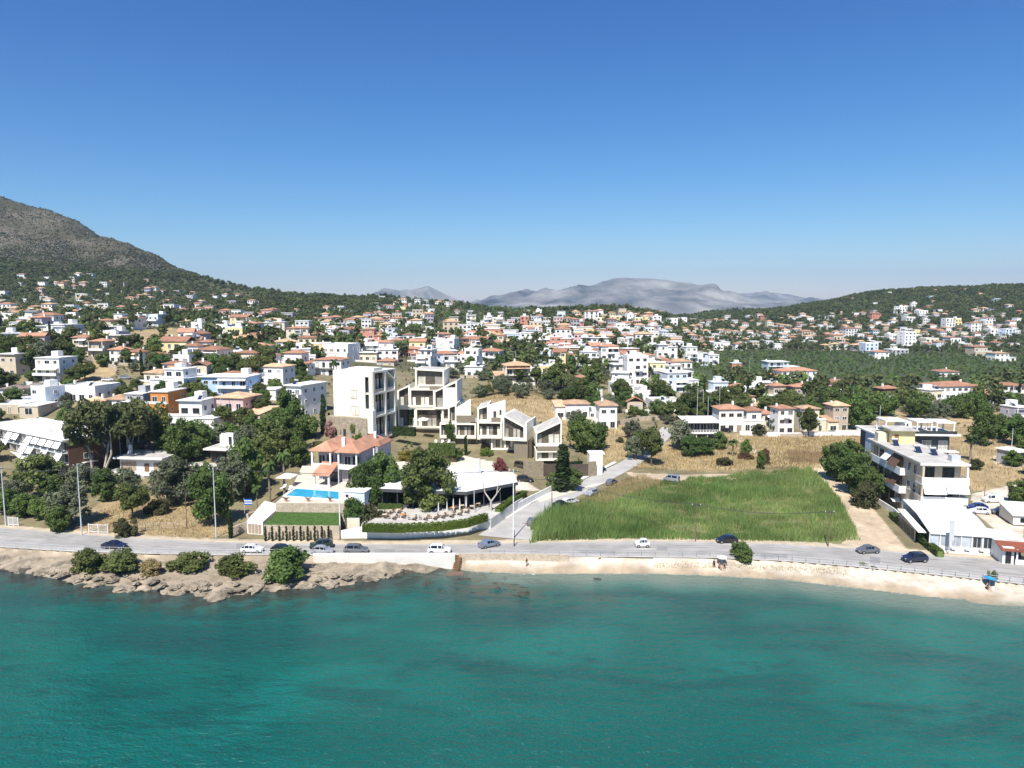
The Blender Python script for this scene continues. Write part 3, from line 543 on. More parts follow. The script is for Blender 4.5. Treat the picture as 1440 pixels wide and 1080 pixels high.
# ---------------------------------------------------------------- buildings
WINC={}
def winmesh(w,h,style='white',bars=1,glass='glass'):
    k=(round(w,2),round(h,2),style,bars,glass)
    if k not in WINC:
        mb=MB(); f=min(.09,w*.09); g='glass' if glass=='glass' else glass
        mb.box(-w/2+f,w/2-f,-.05,.25,f,h-f,g)
        for a,b,c,d in ((-w/2,w/2,0,f),(-w/2,w/2,h-f,h),(-w/2,-w/2+f,f,h-f),(w/2-f,w/2,f,h-f)): mb.box(a,b,-.10,.25,c,d,style)
        for i in range(1,bars+1):
            x=-w/2+w*i/(bars+1); mb.box(x-f*.4,x+f*.4,-.08,-.051,f,h-f,style)
        WINC[k]=mb.mesh('window')
    return WINC[k]
FR={'f':0,'r':math.pi/2,'b':math.pi,'l':-math.pi/2}
class B:
    """one building: lengths in metres, local x right, y away from the sea, z up"""
    def __init__(s,name,label,cat,x,y,z,rz=0,group=None):
        s.o=empty(name,(x,y,z),rz,label,cat,group); s.parts={}; s.order=[]
    def part(s,n,plabel=None):
        if n not in s.parts: s.parts[n]=(MB(),plabel); s.order.append(n)
        return s.parts[n][0]
    def new(s,n):
        k=n+'#%d'%len(s.order); return s.part(k)
    def box(s,n,*a): s.part(n).box(*a)
    def win(s,x,y,z,w,h,face='f',style='white',bars=1,glass='glass',name='window'):
        o=bpy.data.objects.new(name,winmesh(w,h,style,bars,glass)); o.location=(x,y,z); o.rotation_euler=(0,0,FR[face] if isinstance(face,str) else face); link(o,s.o); return o
    def railing(s,n,x0,x1,y0,y1,z,h,m,step=.5):
        mb=s.new(n); L=math.hypot(x1-x0,y1-y0); k=max(2,int(L/step)+1)
        mb.cyl((x0,y0,z+h),(x1,y1,z+h),.03,.03,m,5); mb.cyl((x0,y0,z+.1),(x1,y1,z+.1),.02,.02,m,5)
        for i in range(k): t=i/(k-1); mb.cyl((x0+(x1-x0)*t,y0+(y1-y0)*t,z),(x0+(x1-x0)*t,y0+(y1-y0)*t,z+h),.015,.015,m,4)
    def slant(s,n,x0,x1,y,z,drop,out,m):
        """awning or sloped sheet falling forward from (y,z)"""
        mb=s.new(n); t=.04
        mb.prism([(y,z),(y-out,z-drop),(y-out,z-drop+t),(y,z+t)],'x',x0,x1,m)
    def done(s,occ=None):
        for n in s.order:
            mb,pl=s.parts[n]
            if mb.f:
                o=mb.obj(n.split('#')[0],s.o)
                if pl: o['label']=pl
        return s.o
HOUSES=[]
CN=dict(w='white',v='white2',c='cream',g='grey',l='lavender',p='pink',b='blue',o='orange',y='yellow',s='stone_pale',k='charcoal',n='brown',e='beige',a='salmon',u='paleblue')
CW=dict(w='white',v='off-white',c='cream',g='grey',l='lilac grey',p='pale pink',b='light blue',o='orange',y='pale yellow',s='stone-faced',k='charcoal',n='brown',e='beige',a='salmon pink',u='bluish white')
RW=dict(f='flat-roofed',h='terracotta-roofed',t='terracotta gable-roofed',m='pale-tiled',d='grey-tiled',q='terracotta-roofed')
NW={1:'one-storey',2:'two-storey',3:'three-storey',4:'four-storey',5:'five-storey'}
def solar(b,x,y,z):
    mb=b.new('solar_heater'); mb.prism([(y-.8,z),(y+.7,z+1.25),(y+.7,z+1.33),(y-.8,z+.08)],'x',x-.6,x+.6,'solar'); mb.cyl((x-.7,y+.75,z+1.4),(x+.7,y+.75,z+1.4),.26,.26,'galv',8)
    mb.box(x-.5,x-.44,y+.62,y+.68,z-.02,z+1.2,'galv'); mb.box(x+.44,x+.5,y+.62,y+.68,z-.02,z+1.2,'galv')
def house(px,py,w,h,col='w',roof='f',rot=None,dep=None,lod=None,cat='house',label=None,name=None,st=None,balc=True,rr=None,xyz=None):
    rg=rr or R
    x,y,z=xyz or gp(px,py); s=y/1000; Wm=w*s; Hm=h*s
    if lod is None: lod=2 if y<380 else (1 if y<640 else 0)
    rot=rg.uniform(-.32,.32) if rot is None else rot
    Wd=Wm/(math.cos(rot)+.55*abs(math.sin(rot))); Dp=dep or min(13,max(6,Wd*.85)); n=st or max(1,round(Hm/3.4)); fh=Hm/n
    cx,cy=x+math.sin(rot)*0,y+Dp/2; zb=min(g1(cx+dx,cy+dy) for dx in(-Wd/2,0,Wd/2) for dy in(-Dp/2,Dp/2)); z0=z
    nm=name or ('apartment_house' if n>=3 and Wd>13 else 'house'); o_lab=label
    b=B(nm,label,cat,cx,cy,z0,rot); base=zb-z0-1.5; hw,hd=Wd/2,Dp/2; m=CN[col]; trim='white' if col in 'wvclpuby' else 'white2'
    flat=roof=='f'
    wm=b.part('wall'); set_up=rg.random()<.45 and n>=2 and Wd>7
    if set_up:   # upper storey steps back over a terrace
        k=rg.choice([-1,1]); cut=hw*rg.uniform(.15,.5); ux0,ux1=(-hw,hw-cut) if k>0 else (-hw+cut,hw); uf=-hd+rg.uniform(.8,2.2)
        zc=fh*(n-1); wm.box(-hw,hw,-hd,hd,base,zc,m); wm.box(ux0,ux1,uf,hd-.05,zc,Hm,m)
    else: ux0,ux1,uf,zc=-hw,hw,-hd,0; wm.box(-hw,hw,-hd,hd,base,Hm,m)
    tile={'h':'tile','t':'tile','q':'tile','m':'tile_pale','d':'tile_grey'}.get(roof)
    rf=b.part('roof'); rh=0
    if flat:
        ov=rg.choice([.0,.25,.5]); 
        if ov and lod: rf.box(ux0-ov,ux1+ov,uf-ov*1.6,hd+ov,Hm,Hm+.28,'white' if rg.random()<.5 else 'roofwhite')
        else:
            p=b.part('parapet'); e=.18
            for a in ((ux0,ux1,uf,uf+e),(ux0,ux1,hd-e-.05,hd-.05),(ux0,ux0+e,uf+e,hd-e-.05),(ux1-e,ux1,uf+e,hd-e-.05)): p.box(*a,Hm,Hm+.55,m if rg.random()<.0 else trim)
            rf.box(ux0+e,ux1-e,uf+e,hd-e-.05,Hm+.002,Hm+.1,rg.choice(['roofflat','roofwhite','concrete_w']))
        if rg.random()<.6 and Wd>6: q=rg.uniform(ux0+.5,ux1-3.2) if ux1-ux0>4.5 else ux0+.3; b.part('stair_tower').box(q,q+2.6,hd-3.4,hd-.6,Hm+.1,Hm+rg.uniform(1.9,2.6),trim if rg.random()<.8 else m)
    elif roof in'hmdq':
        rh=rg.uniform(.9,1.5) if Wd<14 else 1.7; rf.hip(ux0,ux1,uf,hd,Hm,rh,tile,.55)
    else: rh=rg.uniform(1.3,2.0); rf.gable(ux0,ux1,uf,hd,Hm,rh,tile,.45,.2,'y' if rg.random()<.5 else 'x'); wm.prism([(uf+.02,Hm),((uf+hd)/2,Hm+rh),(hd-.02,Hm)],'x',ux0+.01,ux1-.01,m) if 0 else None
    if roof=='t':   # close the gable
        pass
    if set_up and lod: b.part('terrace').box(-hw-.1,hw+.1,-hd-.1,uf-.01,zc,zc+.12,'concrete_w'); pp=b.part('parapet'); pp.box(-hw-.1,hw+.1,-hd-.1,-hd+.06,zc+.12,zc+.85,trim)
    if not flat and rg.random()<.7: q=rg.uniform(ux0+1,ux1-1); b.part('chimney').box(q-.35,q+.35,.3,1.0,Hm+.2,Hm+rh+rg.uniform(.7,1.2),trim)
    elif rg.random()<.3 and lod: b.part('chimney').box(ux0+.5,ux0+1.1,-.3,.3,Hm+.12,Hm+1.6,trim)
    ws='white' if col not in'wvu' or rg.random()<.4 else rg.choice(['galv','shutter','darkmetal'])
    if lod and rg.random()<.6 and Wd>6.5:   # a lower wing beside or in front of the main block
        sd=rg.choice([-1,1]); ww=Wd*rg.uniform(.35,.6); wh=max(2.9,fh*max(1,n-1))*rg.uniform(.8,.97); fo=rg.uniform(-2.8,1.5); a0,a1=(hw+.002,hw+ww) if sd>0 else (-hw-ww,-hw-.002)
        q=b.part('wing_wall'); q.box(a0,a1,-hd+fo,hd-1.5,base,wh,m if rg.random()<.7 else 'white'); r=b.part('wing_roof')
        if flat or rg.random()<.3: r.box(a0-(.2 if sd<0 else 0),a1+(.2 if sd>0 else 0),-hd+fo-.3,hd-1.3,wh,wh+.22,'white'); b.railing('railing',a0,a1,-hd+fo,-hd+fo,wh+.22,.9,'metal_w',.5 if lod==2 else 1)
        else: r.prism([(-hd+fo-.4,wh),(hd-1.2,wh+1.1),(hd-1.2,wh+1.28),(-hd+fo-.4,wh+.18)],'x',a0-(.35 if sd<0 else 0),a1+(.35 if sd>0 else 0),tile)
        b.win((a0+a1)/2,-hd+fo,.15,min(2.4,ww*.6),2.2,'f',ws,1); b.win(a1 if sd>0 else a0,0,wh*.45,1.2,1.2,'r' if sd>0 else 'l',ws)
    for f in range(n):
        zf=f*fh; top=f==n-1; fx0,fx1,fy=(ux0,ux1,uf) if top else (-hw,hw,-hd); span=fx1-fx0
        k=max(1,int(span/(2.9 if lod==2 else 3.6))); bal=balc and f>0 and rg.random()<.65 and not(top and set_up); bx0=fx0+(0 if rg.random()<.5 else span*.35); bx1=fx1 if rg.random()<.6 else fx0+span*.7
        if bx1-bx0<2: bx0,bx1=fx0,fx1
        for i in range(k):
            xx=fx0+span*(i+.5)/k; door=(bal and bx0<xx<bx1) or f==0 or(top and set_up); wh=min(fh-.75,2.2) if door else min(1.3,fh*.45); ww=min(span/k*.62,rg.choice([1.3,1.7,2.2])); zz=zf+(.12 if door else fh*.33)
            if lod: b.win(xx,fy,zz,ww,wh,'f',ws,1,'glass' if rg.random()<.75 else rg.choice(['shutter','glass_pale','curtain']))
            else: wm.box(xx-ww/2,xx+ww/2,fy-.05,fy+.1,zz,zz+wh,'glass')
        for fc,sx in (('r',fx1),('l',fx0)):
            kk=max(1,int(Dp/(4 if lod==2 else 6)))
            for i in range(kk):
                yy=fy+(hd-fy)*(i+.5)/kk
                if rg.random()<.75:
                    if lod: b.win(sx,yy,zf+fh*.33,1.1,min(1.25,fh*.42),fc,ws)
                    else: wm.box(sx-.05 if fc=='r' else sx-.06,sx+.06 if fc=='r' else sx+.05,yy-.6,yy+.6,zf+fh*.33,zf+fh*.33+1.2,'glass')
        if bal and lod:
            d=rg.uniform(1.2,1.9); q=b.new('balcony'); q.box(bx0,bx1,fy-d,fy-.002,zf-.16,zf,trim)
            if rg.random()<.6: q.box(bx0,bx1,fy-d,fy-d+.1,zf,zf+.85,trim); q.box(bx0,bx0+.1,fy-d+.1,fy-.002,zf,zf+.85,trim); q.box(bx1-.1,bx1,fy-d+.1,fy-.002,zf,zf+.85,trim)
            else: b.railing('railing',bx0,bx1,fy-d+.05,fy-d+.05,zf,.9,rg.choice(['darkmetal','metal_w']),.35 if lod==2 else .8)
            if rg.random()<.5: b.slant('awning',bx0+.3,bx1-.3,fy-.02,zf+fh-.35,.8,d*.9,rg.choice(['awning','awning','tile_pale','cream']))
            if top and rg.random()<.5:
                for xx in(bx0+.15,bx1-.15): b.new('pillar').box(xx-.13,xx+.13,fy-d+.12,fy-d+.38,zf,zf+fh,trim)
                b.part('porch_roof').box(bx0-.1,bx1+.1,fy-d,fy-.55 if not flat else fy-.82,zf+fh+.002,zf+fh+.16,trim if flat else tile)
    if lod==2 and rg.random()<.6:
        q=b.part('garden_wall'); yy=-hd-rg.uniform(3,5); q.box(-hw-1.5,hw+1.5,yy,yy+.2,base-1,1.0,rg.choice(['white2','stone_pale','concrete_w']))
    if flat and lod and rg.random()<.5 and ux1-ux0>5: solar(b,rg.uniform(ux0+1.2,ux1-1.2),uf+2.2,Hm+.12 if not(lod and 0) else Hm)
    b.done(); OCC.append((cx,cy,max(hw,hd)+.8)); b.o['_px']=px; b.o['_py']=py
    HOUSES.append(dict(o=b.o,x=cx,y=cy,w=Wd,col=col,roof=roof,n=n,px=px,py=py,label=label)); return b.o
# ---------------------------------------------------------------- the buildings one can tell apart
def prism_px(b,n,pts,z0,z1,m):
    """world plan polygon"""
    b.part(n).prism([(x-b.o.location.x,y-b.o.location.y) for x,y in pts],'z',z0-b.o.location.z,z1-b.o.location.z,m)
# --- long apartment block with striped balconies, left
def apt_left():
    b=B('apartment_block','long apartment block with rows of white awnings and a brown end wall','apartment block',-119,186,3.0,math.radians(-33)); L,D,fh=48,15,3.15; Hh=9.6
    b.box('wall',-L,-.3,1.6,D,-3,Hh,'white2'); b.part('end_wall','dark brown brick end wall').box(-.298,0,1.0,D-.5,-3,Hh-.01,'brown')
    b.part('roof').box(-L-.5,.5,-.6,D+.5,Hh,Hh+.4,'roofwhite')
    rf=b.part('roof_covering')
    for i in range(16): rf.box(-L+i*3,-L+i*3+2.9,.3,D-.2,Hh+.402,Hh+.45,'roofwhite' if i%2 else 'concrete_w')
    b.part('roof').box(-34,-22,D-4,D-1,Hh+.46,Hh+.7,'white2'); pg=b.part('pergola'); pg.box(-14,-2,D-3.5,D+3.5,Hh-.9,Hh-.65,'white2'); 
    for x in (-13.6,-8,-2.4): pg.box(x-.12,x+.12,D+3,D+3.24,-2,Hh-.9,'white2')
    for f in range(3):
        z=f*fh
        for i in range(12):
            x=-L+(i+.5)*4
            b.win(x,1.6,z+.1,2.6,2.3,'f','shutter' if (i*3+f)%4==0 else 'white',1,'glass')
            b.new('partition').box(x-2.06,x-1.94,.0,1.59,z,z+fh-.2,'white2')
        if f: q=b.new('balcony'); q.box(-L,-.31,-.5,1.59,z-.18,z,'white'); q.box(-L,-.31,-.5,-.4,z,z+.42,'white')
        b.railing('railing',-L,-.4,-.42,-.42,z+.43,.55,'metal_w',1.0)
        for i in range(12):
            if R.random()<.62: x=-L+(i+.5)*4; b.slant('awning',x-1.7,x+1.7,-.5,z+fh-.25,1.5,1.0,'awning')
    b.win(.0,6,4.0,2.4,1.6,'r','white'); b.win(.0,6,.8,2.4,1.6,'r','white'); b.win(.0,6,7,2.4,1.4,'r','darkmetal')
    b.new('corner_balcony').box(0.002,1.3,4.2,8,3.0,3.15,'white'); b.part('corner_balcony').box(1.2,1.3,4.2,8,3.15,4.0,'white') if 0 else None
    for i,(x,y) in enumerate(((-16,4),(-6,7))):
        m=b.new('antenna'); m.cyl((x,y,Hh+.44),(x,y,Hh+1.6),.03,.03,'metal',5); m.cyl((x,y-.1,Hh+1.3),(x+.1,y-.25,Hh+1.35),.38,.32,'galv',10)
    b.done(); a=math.radians(-33)
    for k in range(5): OCC.append((-119+math.cos(a)*(-5-9*k)+math.sin(-a)*7,186+math.sin(a)*(-5-9*k)+math.cos(a)*7,9))
apt_left()
# --- the two low villas on the dry slope
def slope_villa():
    x,y,z=gp(197,668); s=y/1000; b=B('villa','low white flat-roofed villa on stilts with an outside stair above the dry olive slope','villa',x,y,z,math.radians(-7)); w=6.3; zf=.5; 
    b.box('wall',-w,w,.9,9,zf,zf+3.9,'white2'); b.part('stilt_wall').box(-w+1,w-2,2.5,8.5,-4,zf-.36,'brown'); b.box('terrace',-w-1.5,w+.6,-1.6,9.3,zf-.35,zf,'white'); b.box('parapet',-w-1.5,w+.6,-1.6,-1.45,zf,zf+.8,'white'); b.box('parapet',-w-1.5,-w-1.35,-1.45,4,zf,zf+.8,'white')
    b.box('roof',-w-.9,w+.7,-.8,9.6,zf+3.9,zf+4.35,'white'); b.box('roof_covering',-w-.3,w+.2,.0,9.2,zf+4.352,zf+4.45,'roofflat'); b.box('chimney',-w+1.2,-w+1.9,3,3.7,zf+4.452,zf+7.0,'white'); b.box('chimney',-w+.9,-w+1.2,3,3.7,zf+4.452,zf+5.2,'white')
    b.win(-w+2.6,.9,zf+.3,4.4,2.6,'f','pink',3,'shutter'); b.win(1.5,.9,zf,1.3,2.5,'f','wood',0,'wood',name='door'); b.win(4.6,.9,zf+.3,2.2,2.4,'f','shutter',1,'shutter'); b.win(w,4,zf+1,1.6,1.5,'r','white'); b.railing('railing',.3,2.6,-.3,-.3,zf,.9,'darkmetal')
    st=b.part('stair')
    for i in range(12): st.box(1.2+i*.28,2.5+i*.28,-1.62-(i+1)*.32,-1.62-i*.32,zf-.4-i*.24,zf-.2-i*.24,'concrete')
    b.done(); OCC.append((x,y+4,9)); OCC.append((x,y-3,4))
    x,y,z=gp(322,652); b=B('villa','low brown and white flat-roofed villa with a white roof tower half hidden by olive trees','villa',x,y,z,math.radians(-10)); w=5.8
    b.box('wall',-w,1.6,.6,9,-3,3.7,'brown'); b.box('wing_wall',1.602,w+1.5,.3,9,-3,3.9,'white'); b.box('roof',-w-1.2,1.59,-1.0,9.4,3.7,4.15,'white2'); b.box('roof',1.59,w+1.8,-.1,9.4,3.902,4.15,'white2'); b.box('roof_covering',-w-.6,w+1.2,.3,9,4.152,4.25,'roofflat'); b.box('roof_tower',-w+.5,-w+4.6,4.5,8,4.252,7.1,'white'); b.box('chimney',-w+1.2,-w+1.9,4.2,4.49,4.252,7.6,'white'); b.win(-w+3.7,4.5,4.4,.9,2.2,'f','darkmetal',0,name='door'); b.win(-w+4.6,6,5,1.4,1.2,'r')
    b.win(-w+2.6,.6,.3,4.6,2.6,'f','darkmetal',3); b.win(.2,.6,.1,2.2,2.8,'f','shutter',1,'shutter'); b.win(3.6,.3,.4,1.7,2.0,'f','orange',0,'wood',name='door'); b.box('terrace',-w-4.5,w,-3.4,.28,-.3,-.05,'concrete'); b.box('terrace_wall',-w-4.3,w-.2,-3.2,.1,-3,-.302,'brown')
    b.done(); OCC.append((x,y+4,8))
slope_villa()
# --- the new ivory complex
def bay(b,x0,x1,z0,zl,zr,dep,rec=1.4,th=.45,m='ivory',panes=4,y0=0,curtain=True,name='window'):
    """open-fronted bay: side walls, floor, sloping roof, glazing set back behind a loggia"""
    w=b.part('wall'); t=th
    zt=lambda x:zl+(zr-zl)*(x-x0)/(x1-x0)
    w.prism([(x0,z0),(x0+t,z0),(x0+t,zt(x0+t)),(x0,zl)],'y',y0,y0+dep,m); w.prism([(x1-t,z0),(x1,z0),(x1,zr),(x1-t,zt(x1-t))],'y',y0,y0+dep,m)
    w.prism([(x0+t,zt(x0+t)-t),(x1-t,zt(x1-t)-t),(x1-t,zt(x1-t)),(x0+t,zt(x0+t))],'y',y0,y0+dep,m); w.box(x0+t,x1-t,y0,y0+dep,z0,z0+t,m); w.box(x0+t,x1-t,y0+dep-.3,y0+dep-.01,z0+t,min(zl,zr)-t,m)
    r=b.part('roof_covering'); r.prism([(x0+t,zt(x0+t)+.004),(x1-t,zt(x1-t)+.004),(x1-t,zt(x1-t)+.05),(x0+t,zt(x0+t)+.05)],'y',y0+.5,y0+dep-.4,'roofflat')
    gx0,gx1=x0+t,x1-t; yy=y0+rec
    for i in range(panes):
        a,c=gx0+(gx1-gx0)*i/panes,gx0+(gx1-gx0)*(i+1)/panes; f=.07; q=MB(); za,zc=zt(a)-t,zt(c)-t; zb=z0+t
        q.prism([(a+f,zb+f),(c-f,zb+f),(c-f,zc-f),(a+f,za-f)],'y',yy,yy+.06,'glass_loggia')
        q.prism([(a,zb),(a+f,zb),(a+f,za-.01),(a,za-.01)],'y',yy-.05,yy+.1,'taupe_dark'); q.prism([(c-f,zb),(c,zb),(c,zc-.01),(c-f,zc-.01)],'y',yy-.05,yy+.1,'taupe_dark')
        zm=z0+t+2.9
        if min(za,zc)>zm+.6: q.box(a+f,c-f,yy-.05,yy-.002,zm,zm+.12,'taupe_dark')
        b.parts[name+'#%d'%len(b.order)]=(q,None); b.order.append(name+'#%d'%(len(b.order)))
        if curtain and i%3!=1:
            k=b.part('curtain#'+str(len(b.order))); k.box(a+f,c-f-.15,yy-.03,yy-.004,zb+.1,min(zm,min(za,zc)-.3),'curtain')
def loggia_rail(b,x0,x1,z,y=0,m='ivory'): b.new('balustrade').box(x0,x1,y+.02,y+.10,z,z+.5,m)
def complex_():
    # block A: tall, plain wall to the left, loggias to the right
    x,y,z=at_Y(527,621,203); b=B('apartment_building','tall plain ivory block on a rough stone base, largest of the new complex','building',x,y,z,math.radians(-20)); s=.203; HH=(621-521)*s; L=13.6; D=13
    w=b.part('wall'); t=.5
    w.box(-L,-3.4,0,t,3,HH,'ivory'); w.prism([(-3.4,3),(-2.9,3),(-2.9,HH),(-3.4,HH)],'y',0.001,t,'ivory'); w.box(-2.9,-.0,.0,t,3,9.4,'ivory'); w.box(-1.6,0,.0,t,9.4,HH,'ivory'); w.box(-2.9,-1.6,.0,t,HH-1.6,HH,'ivory')
    w.box(-L,-L+t,t,D,0,HH,'ivory'); w.box(-L+t,0,D-t,D,0,HH,'ivory'); w.box(-L+t,-.01,t,D-t,HH-.4,HH-.01,'roofwhite'); w.box(-9,-.5,1,6,HH,HH+.9,'ivory')
    w.box(-L+t,-3,3.2,D-t,0,HH-.4,'ivory') if 0 else None
    # right face: two bays of three loggias
    bw=(D-1.6)/2
    for k in range(2):
        y0=.8+k*bw
        w.box(-.8,0,y0-.8 if k==0 else y0,y0+.0001 if k==0 else y0+.8,0,HH,'ivory')
    w.box(-.8,0,D-.8,D-.0,0,HH-2.2,'ivory')
    for f in range(4):
        zz=f*HH/3; 
        if f<3: w.box(-5.5,-.001,.5,D-.6,zz+.001,zz+.55,'ivory')
    for k in range(2):
        y0,y1=(.8,.8+bw) if k==0 else (1.6+bw,D-.8)
        for f in range(3):
            zz=f*HH/3; q=b.new('window'); q.box(-2.2,-2.1,y0,y1,zz+.56,zz+HH/3-.1,'glass_loggia')
            for j in range(5): yy=y0+(y1-y0)*j/4; q.box(-2.08,-2.0,yy-.06,yy+.06,zz+.56,zz+HH/3-.1,'taupe_dark')
            for j in (0,2,3): yy=y0+(y1-y0)*j/4; b.new('curtain').box(-2.09,-2.03,yy+.1,yy+(y1-y0)/4-.2,zz+.6,zz+4.2,'curtain')
            b.new('balustrade').box(-.3,-.24,y0+.01,y1-.01,zz+.56,zz+1.5,'glass_pale')
            if f==2: w.prism([(y0,HH-.5),(y1,HH-3.4 if k else HH-.6),(y1,HH-2.9 if k else HH-.1),(y0,HH-.1)],'x',-3.0,-.002,'ivory')
    q=b.new('window'); q.box(-2.88,-1.62,.9,1.0,9.4,HH-1.61,'glass'); q.box(-2.3,-2.2,.8,.899,9.4,HH-1.61,'taupe_dark')
    b.win(-6.6,0,12.2,2.1,2.6,'f','taupe',1,'curtain'); b.win(-6.2,0,7.4,2.6,2.6,'f','taupe',1,'curtain')
    sb=b.part('stone_base','rough stone base course'); sb.box(-L-1.2,-1.2,-2.2,-.002,-4,7.0,'stone'); b.win(-8.6,-2.2,1.4,.9,2.2,'f','taupe_dark',0,name='door'); b.win(-11.5,-2.2,1.6,.7,1.6,'f','taupe_dark',0)
    w.box(-3.2,.6,-1.7,-.003,2.6,9.3,'ivory'); w.box(.1,.6,-1.7,-1.2,0,2.6,'ivory') if 0 else None
    b.done(); OCC.append((x-6,y+8,11))
    # block B: stepped
    s=.222; x,y,z=at_Y(600,612,222); b=B('apartment_building','stepped ivory block with a small top pavilion, middle of the new complex','building',x,y,z,math.radians(-4)); P=lambda px:(px-600)*s; Zp=lambda py:(612-py)*s
    bay(b,P(580),P(622),Zp(546),Zp(519),Zp(521),11,panes=3,y0=5)
    bay(b,P(557),P(575),Zp(574),Zp(549),Zp(541),12,panes=2,y0=1.5); bay(b,P(575)+.002,P(611),Zp(574),Zp(546.3),Zp(546.3),12,panes=5,y0=1.2); bay(b,P(611)+.002,P(644),Zp(574),Zp(549),Zp(534),12,panes=2,y0=0)
    b.box('side_wall',P(624),P(643.5),0.02,.35,Zp(573.9),Zp(543.5),'ivory')
    bay(b,P(557),P(583),Zp(604),Zp(574.2),Zp(574.2),12,panes=4,y0=1.6,m='ivory'); bay(b,P(583)+.002,P(622),Zp(604),Zp(574.2),Zp(574.2),12,panes=5,y0=1.3); bay(b,P(622)+.002,P(648),Zp(604),Zp(574.2),Zp(566),12,panes=3,y0=.6)
    for f,(a,c,py) in enumerate(((557,611,574),(557,622,604),(582,622,546))): loggia_rail(b,P(a)+.5,P(c)-.5,Zp(py)+.46,1.0 if f<2 else 4.6)
    b.box('base_wall',P(556),P(650),2.4,12,-7,Zp(604)-.002,'taupe'); b.box('parapet',P(604),P(640),1,1.2,Zp(546.3),Zp(542),'taupe'); b.done(); OCC.append((x,y+6,14))
    # rows C..F going down to the right
    def villa(lab,cx,base,D,rz,fn,dep=11):
        x,y,z=at_Y(cx,base,D); s=D/1000; b=B('terrace_house',lab,'house',x,y,z,math.radians(rz)); fn(b,lambda px:(px-cx)*s,lambda py:(base-py)*s); b.done(); OCC.append((x,y+5,9))
    def fC(b,P,Zp):
        bay(b,P(630),P(642),Zp(594),Zp(571),Zp(567),10,panes=2,y0=.4); b.box('side_wall',P(642)+.002,P(662.5),.4,.8,Zp(594),Zp(572),'ivory'); b.part('side_wall').prism([(P(642)+.002,Zp(571.9)),(P(662.5),Zp(571.9)),(P(662.5),Zp(559))],'y',.4,.8,'ivory'); b.box('parapet',P(642)+.01,P(669),.0,.2,Zp(592),Zp(583),'taupe'); 
        bay(b,P(618),P(640),Zp(616),Zp(594.3),Zp(594.3),10,panes=4); bay(b,P(640)+.002,P(670),Zp(616),Zp(594.3),Zp(594.3),10,panes=5); loggia_rail(b,P(618)+.5,P(669),Zp(616)+.5); b.box('roof_terrace',P(642)+.01,P(669.5),.81,9.8,Zp(594.2),Zp(593.4),'roofflat')
        bay(b,P(655),P(690),Zp(634),Zp(616.3),Zp(616.3),10,panes=6,y0=1.2); b.box('base_wall',P(617),P(655),1.5,9,-6,Zp(616.3),'taupe')
    villa('ivory terrace house with one steep pointed side wall, left of the two sloping ones','645',0,0,0,None) if 0 else villa('ivory terrace house with a lone triangular side wall above a taupe parapet',645,634,214,-3,fC)
    def fD(b,P,Zp):
        bay(b,P(671),P(687),Zp(592),Zp(573),Zp(568),11,panes=2,y0=.3); b.part('side_wall').prism([(P(687)+.002,Zp(592)),(P(711),Zp(592)),(P(711),Zp(560.5)),(P(687)+.002,Zp(568))],'y',.3,.7,'ivory'); b.win(P(696),.3,Zp(586),.9,1.9,'f','taupe',0); b.win(P(704),.3,Zp(582),.6,1.5,'f','taupe',0)
        bay(b,P(671),P(706),Zp(616),Zp(592.3),Zp(592.3),11,panes=6); loggia_rail(b,P(671)+.5,P(705),Zp(616)+.5); b.box('parapet',P(691),P(704),-.02,.2,Zp(592),Zp(586),'taupe')
        b.box('roof_terrace',P(687)+.1,P(710),.71,10.6,Zp(592.2),Zp(591.6),'roofflat'); bay(b,P(690),P(724),Zp(634),Zp(616.3),Zp(616.3),10,panes=6,y0=1.2)
    villa('ivory terrace house whose roof rises steeply to the right over a long loggia',690,634,208,-3,fD)
    def fE(b,P,Zp):
        bay(b,P(706),P(739),Zp(619),Zp(582),Zp(598),13,panes=5,y0=0); b.part('side_wall').prism([(0.02,Zp(619)),(12,Zp(619)),(12,Zp(592)),(0.02,Zp(592))],'x',P(739)+.002,P(739)+.5,'ivory'); loggia_rail(b,P(706)+.5,P(739)-.5,Zp(619)+.5)
        b.box('base_wall',P(722),P(742),.8,11,-1,Zp(619)-.002,'taupe'); b.box('garage_wall',P(742),P(747),2,11,-1,Zp(619),'taupe_dark')
    villa('ivory terrace house with a large roof tilting down to the right above a glazed loggia',722,646,203,-15,fE)
    def fF(b,P,Zp):
        bay(b,P(753),P(790),Zp(627),Zp(608),Zp(591),11,panes=4,th=.35); bay(b,P(753),P(790),Zp(648),Zp(634),Zp(634),11,panes=4,th=.35,m='ivory'); b.box('balcony_front',P(753)+.36,P(790)-.36,-.01,.4,Zp(633.9),Zp(627.2),'taupe'); loggia_rail(b,P(754.5),P(789),Zp(627)+.4,.1)
    villa('ivory terrace house with a roof rising rightwards, nearest to the side street',772,648,199,2,fF)
complex_()
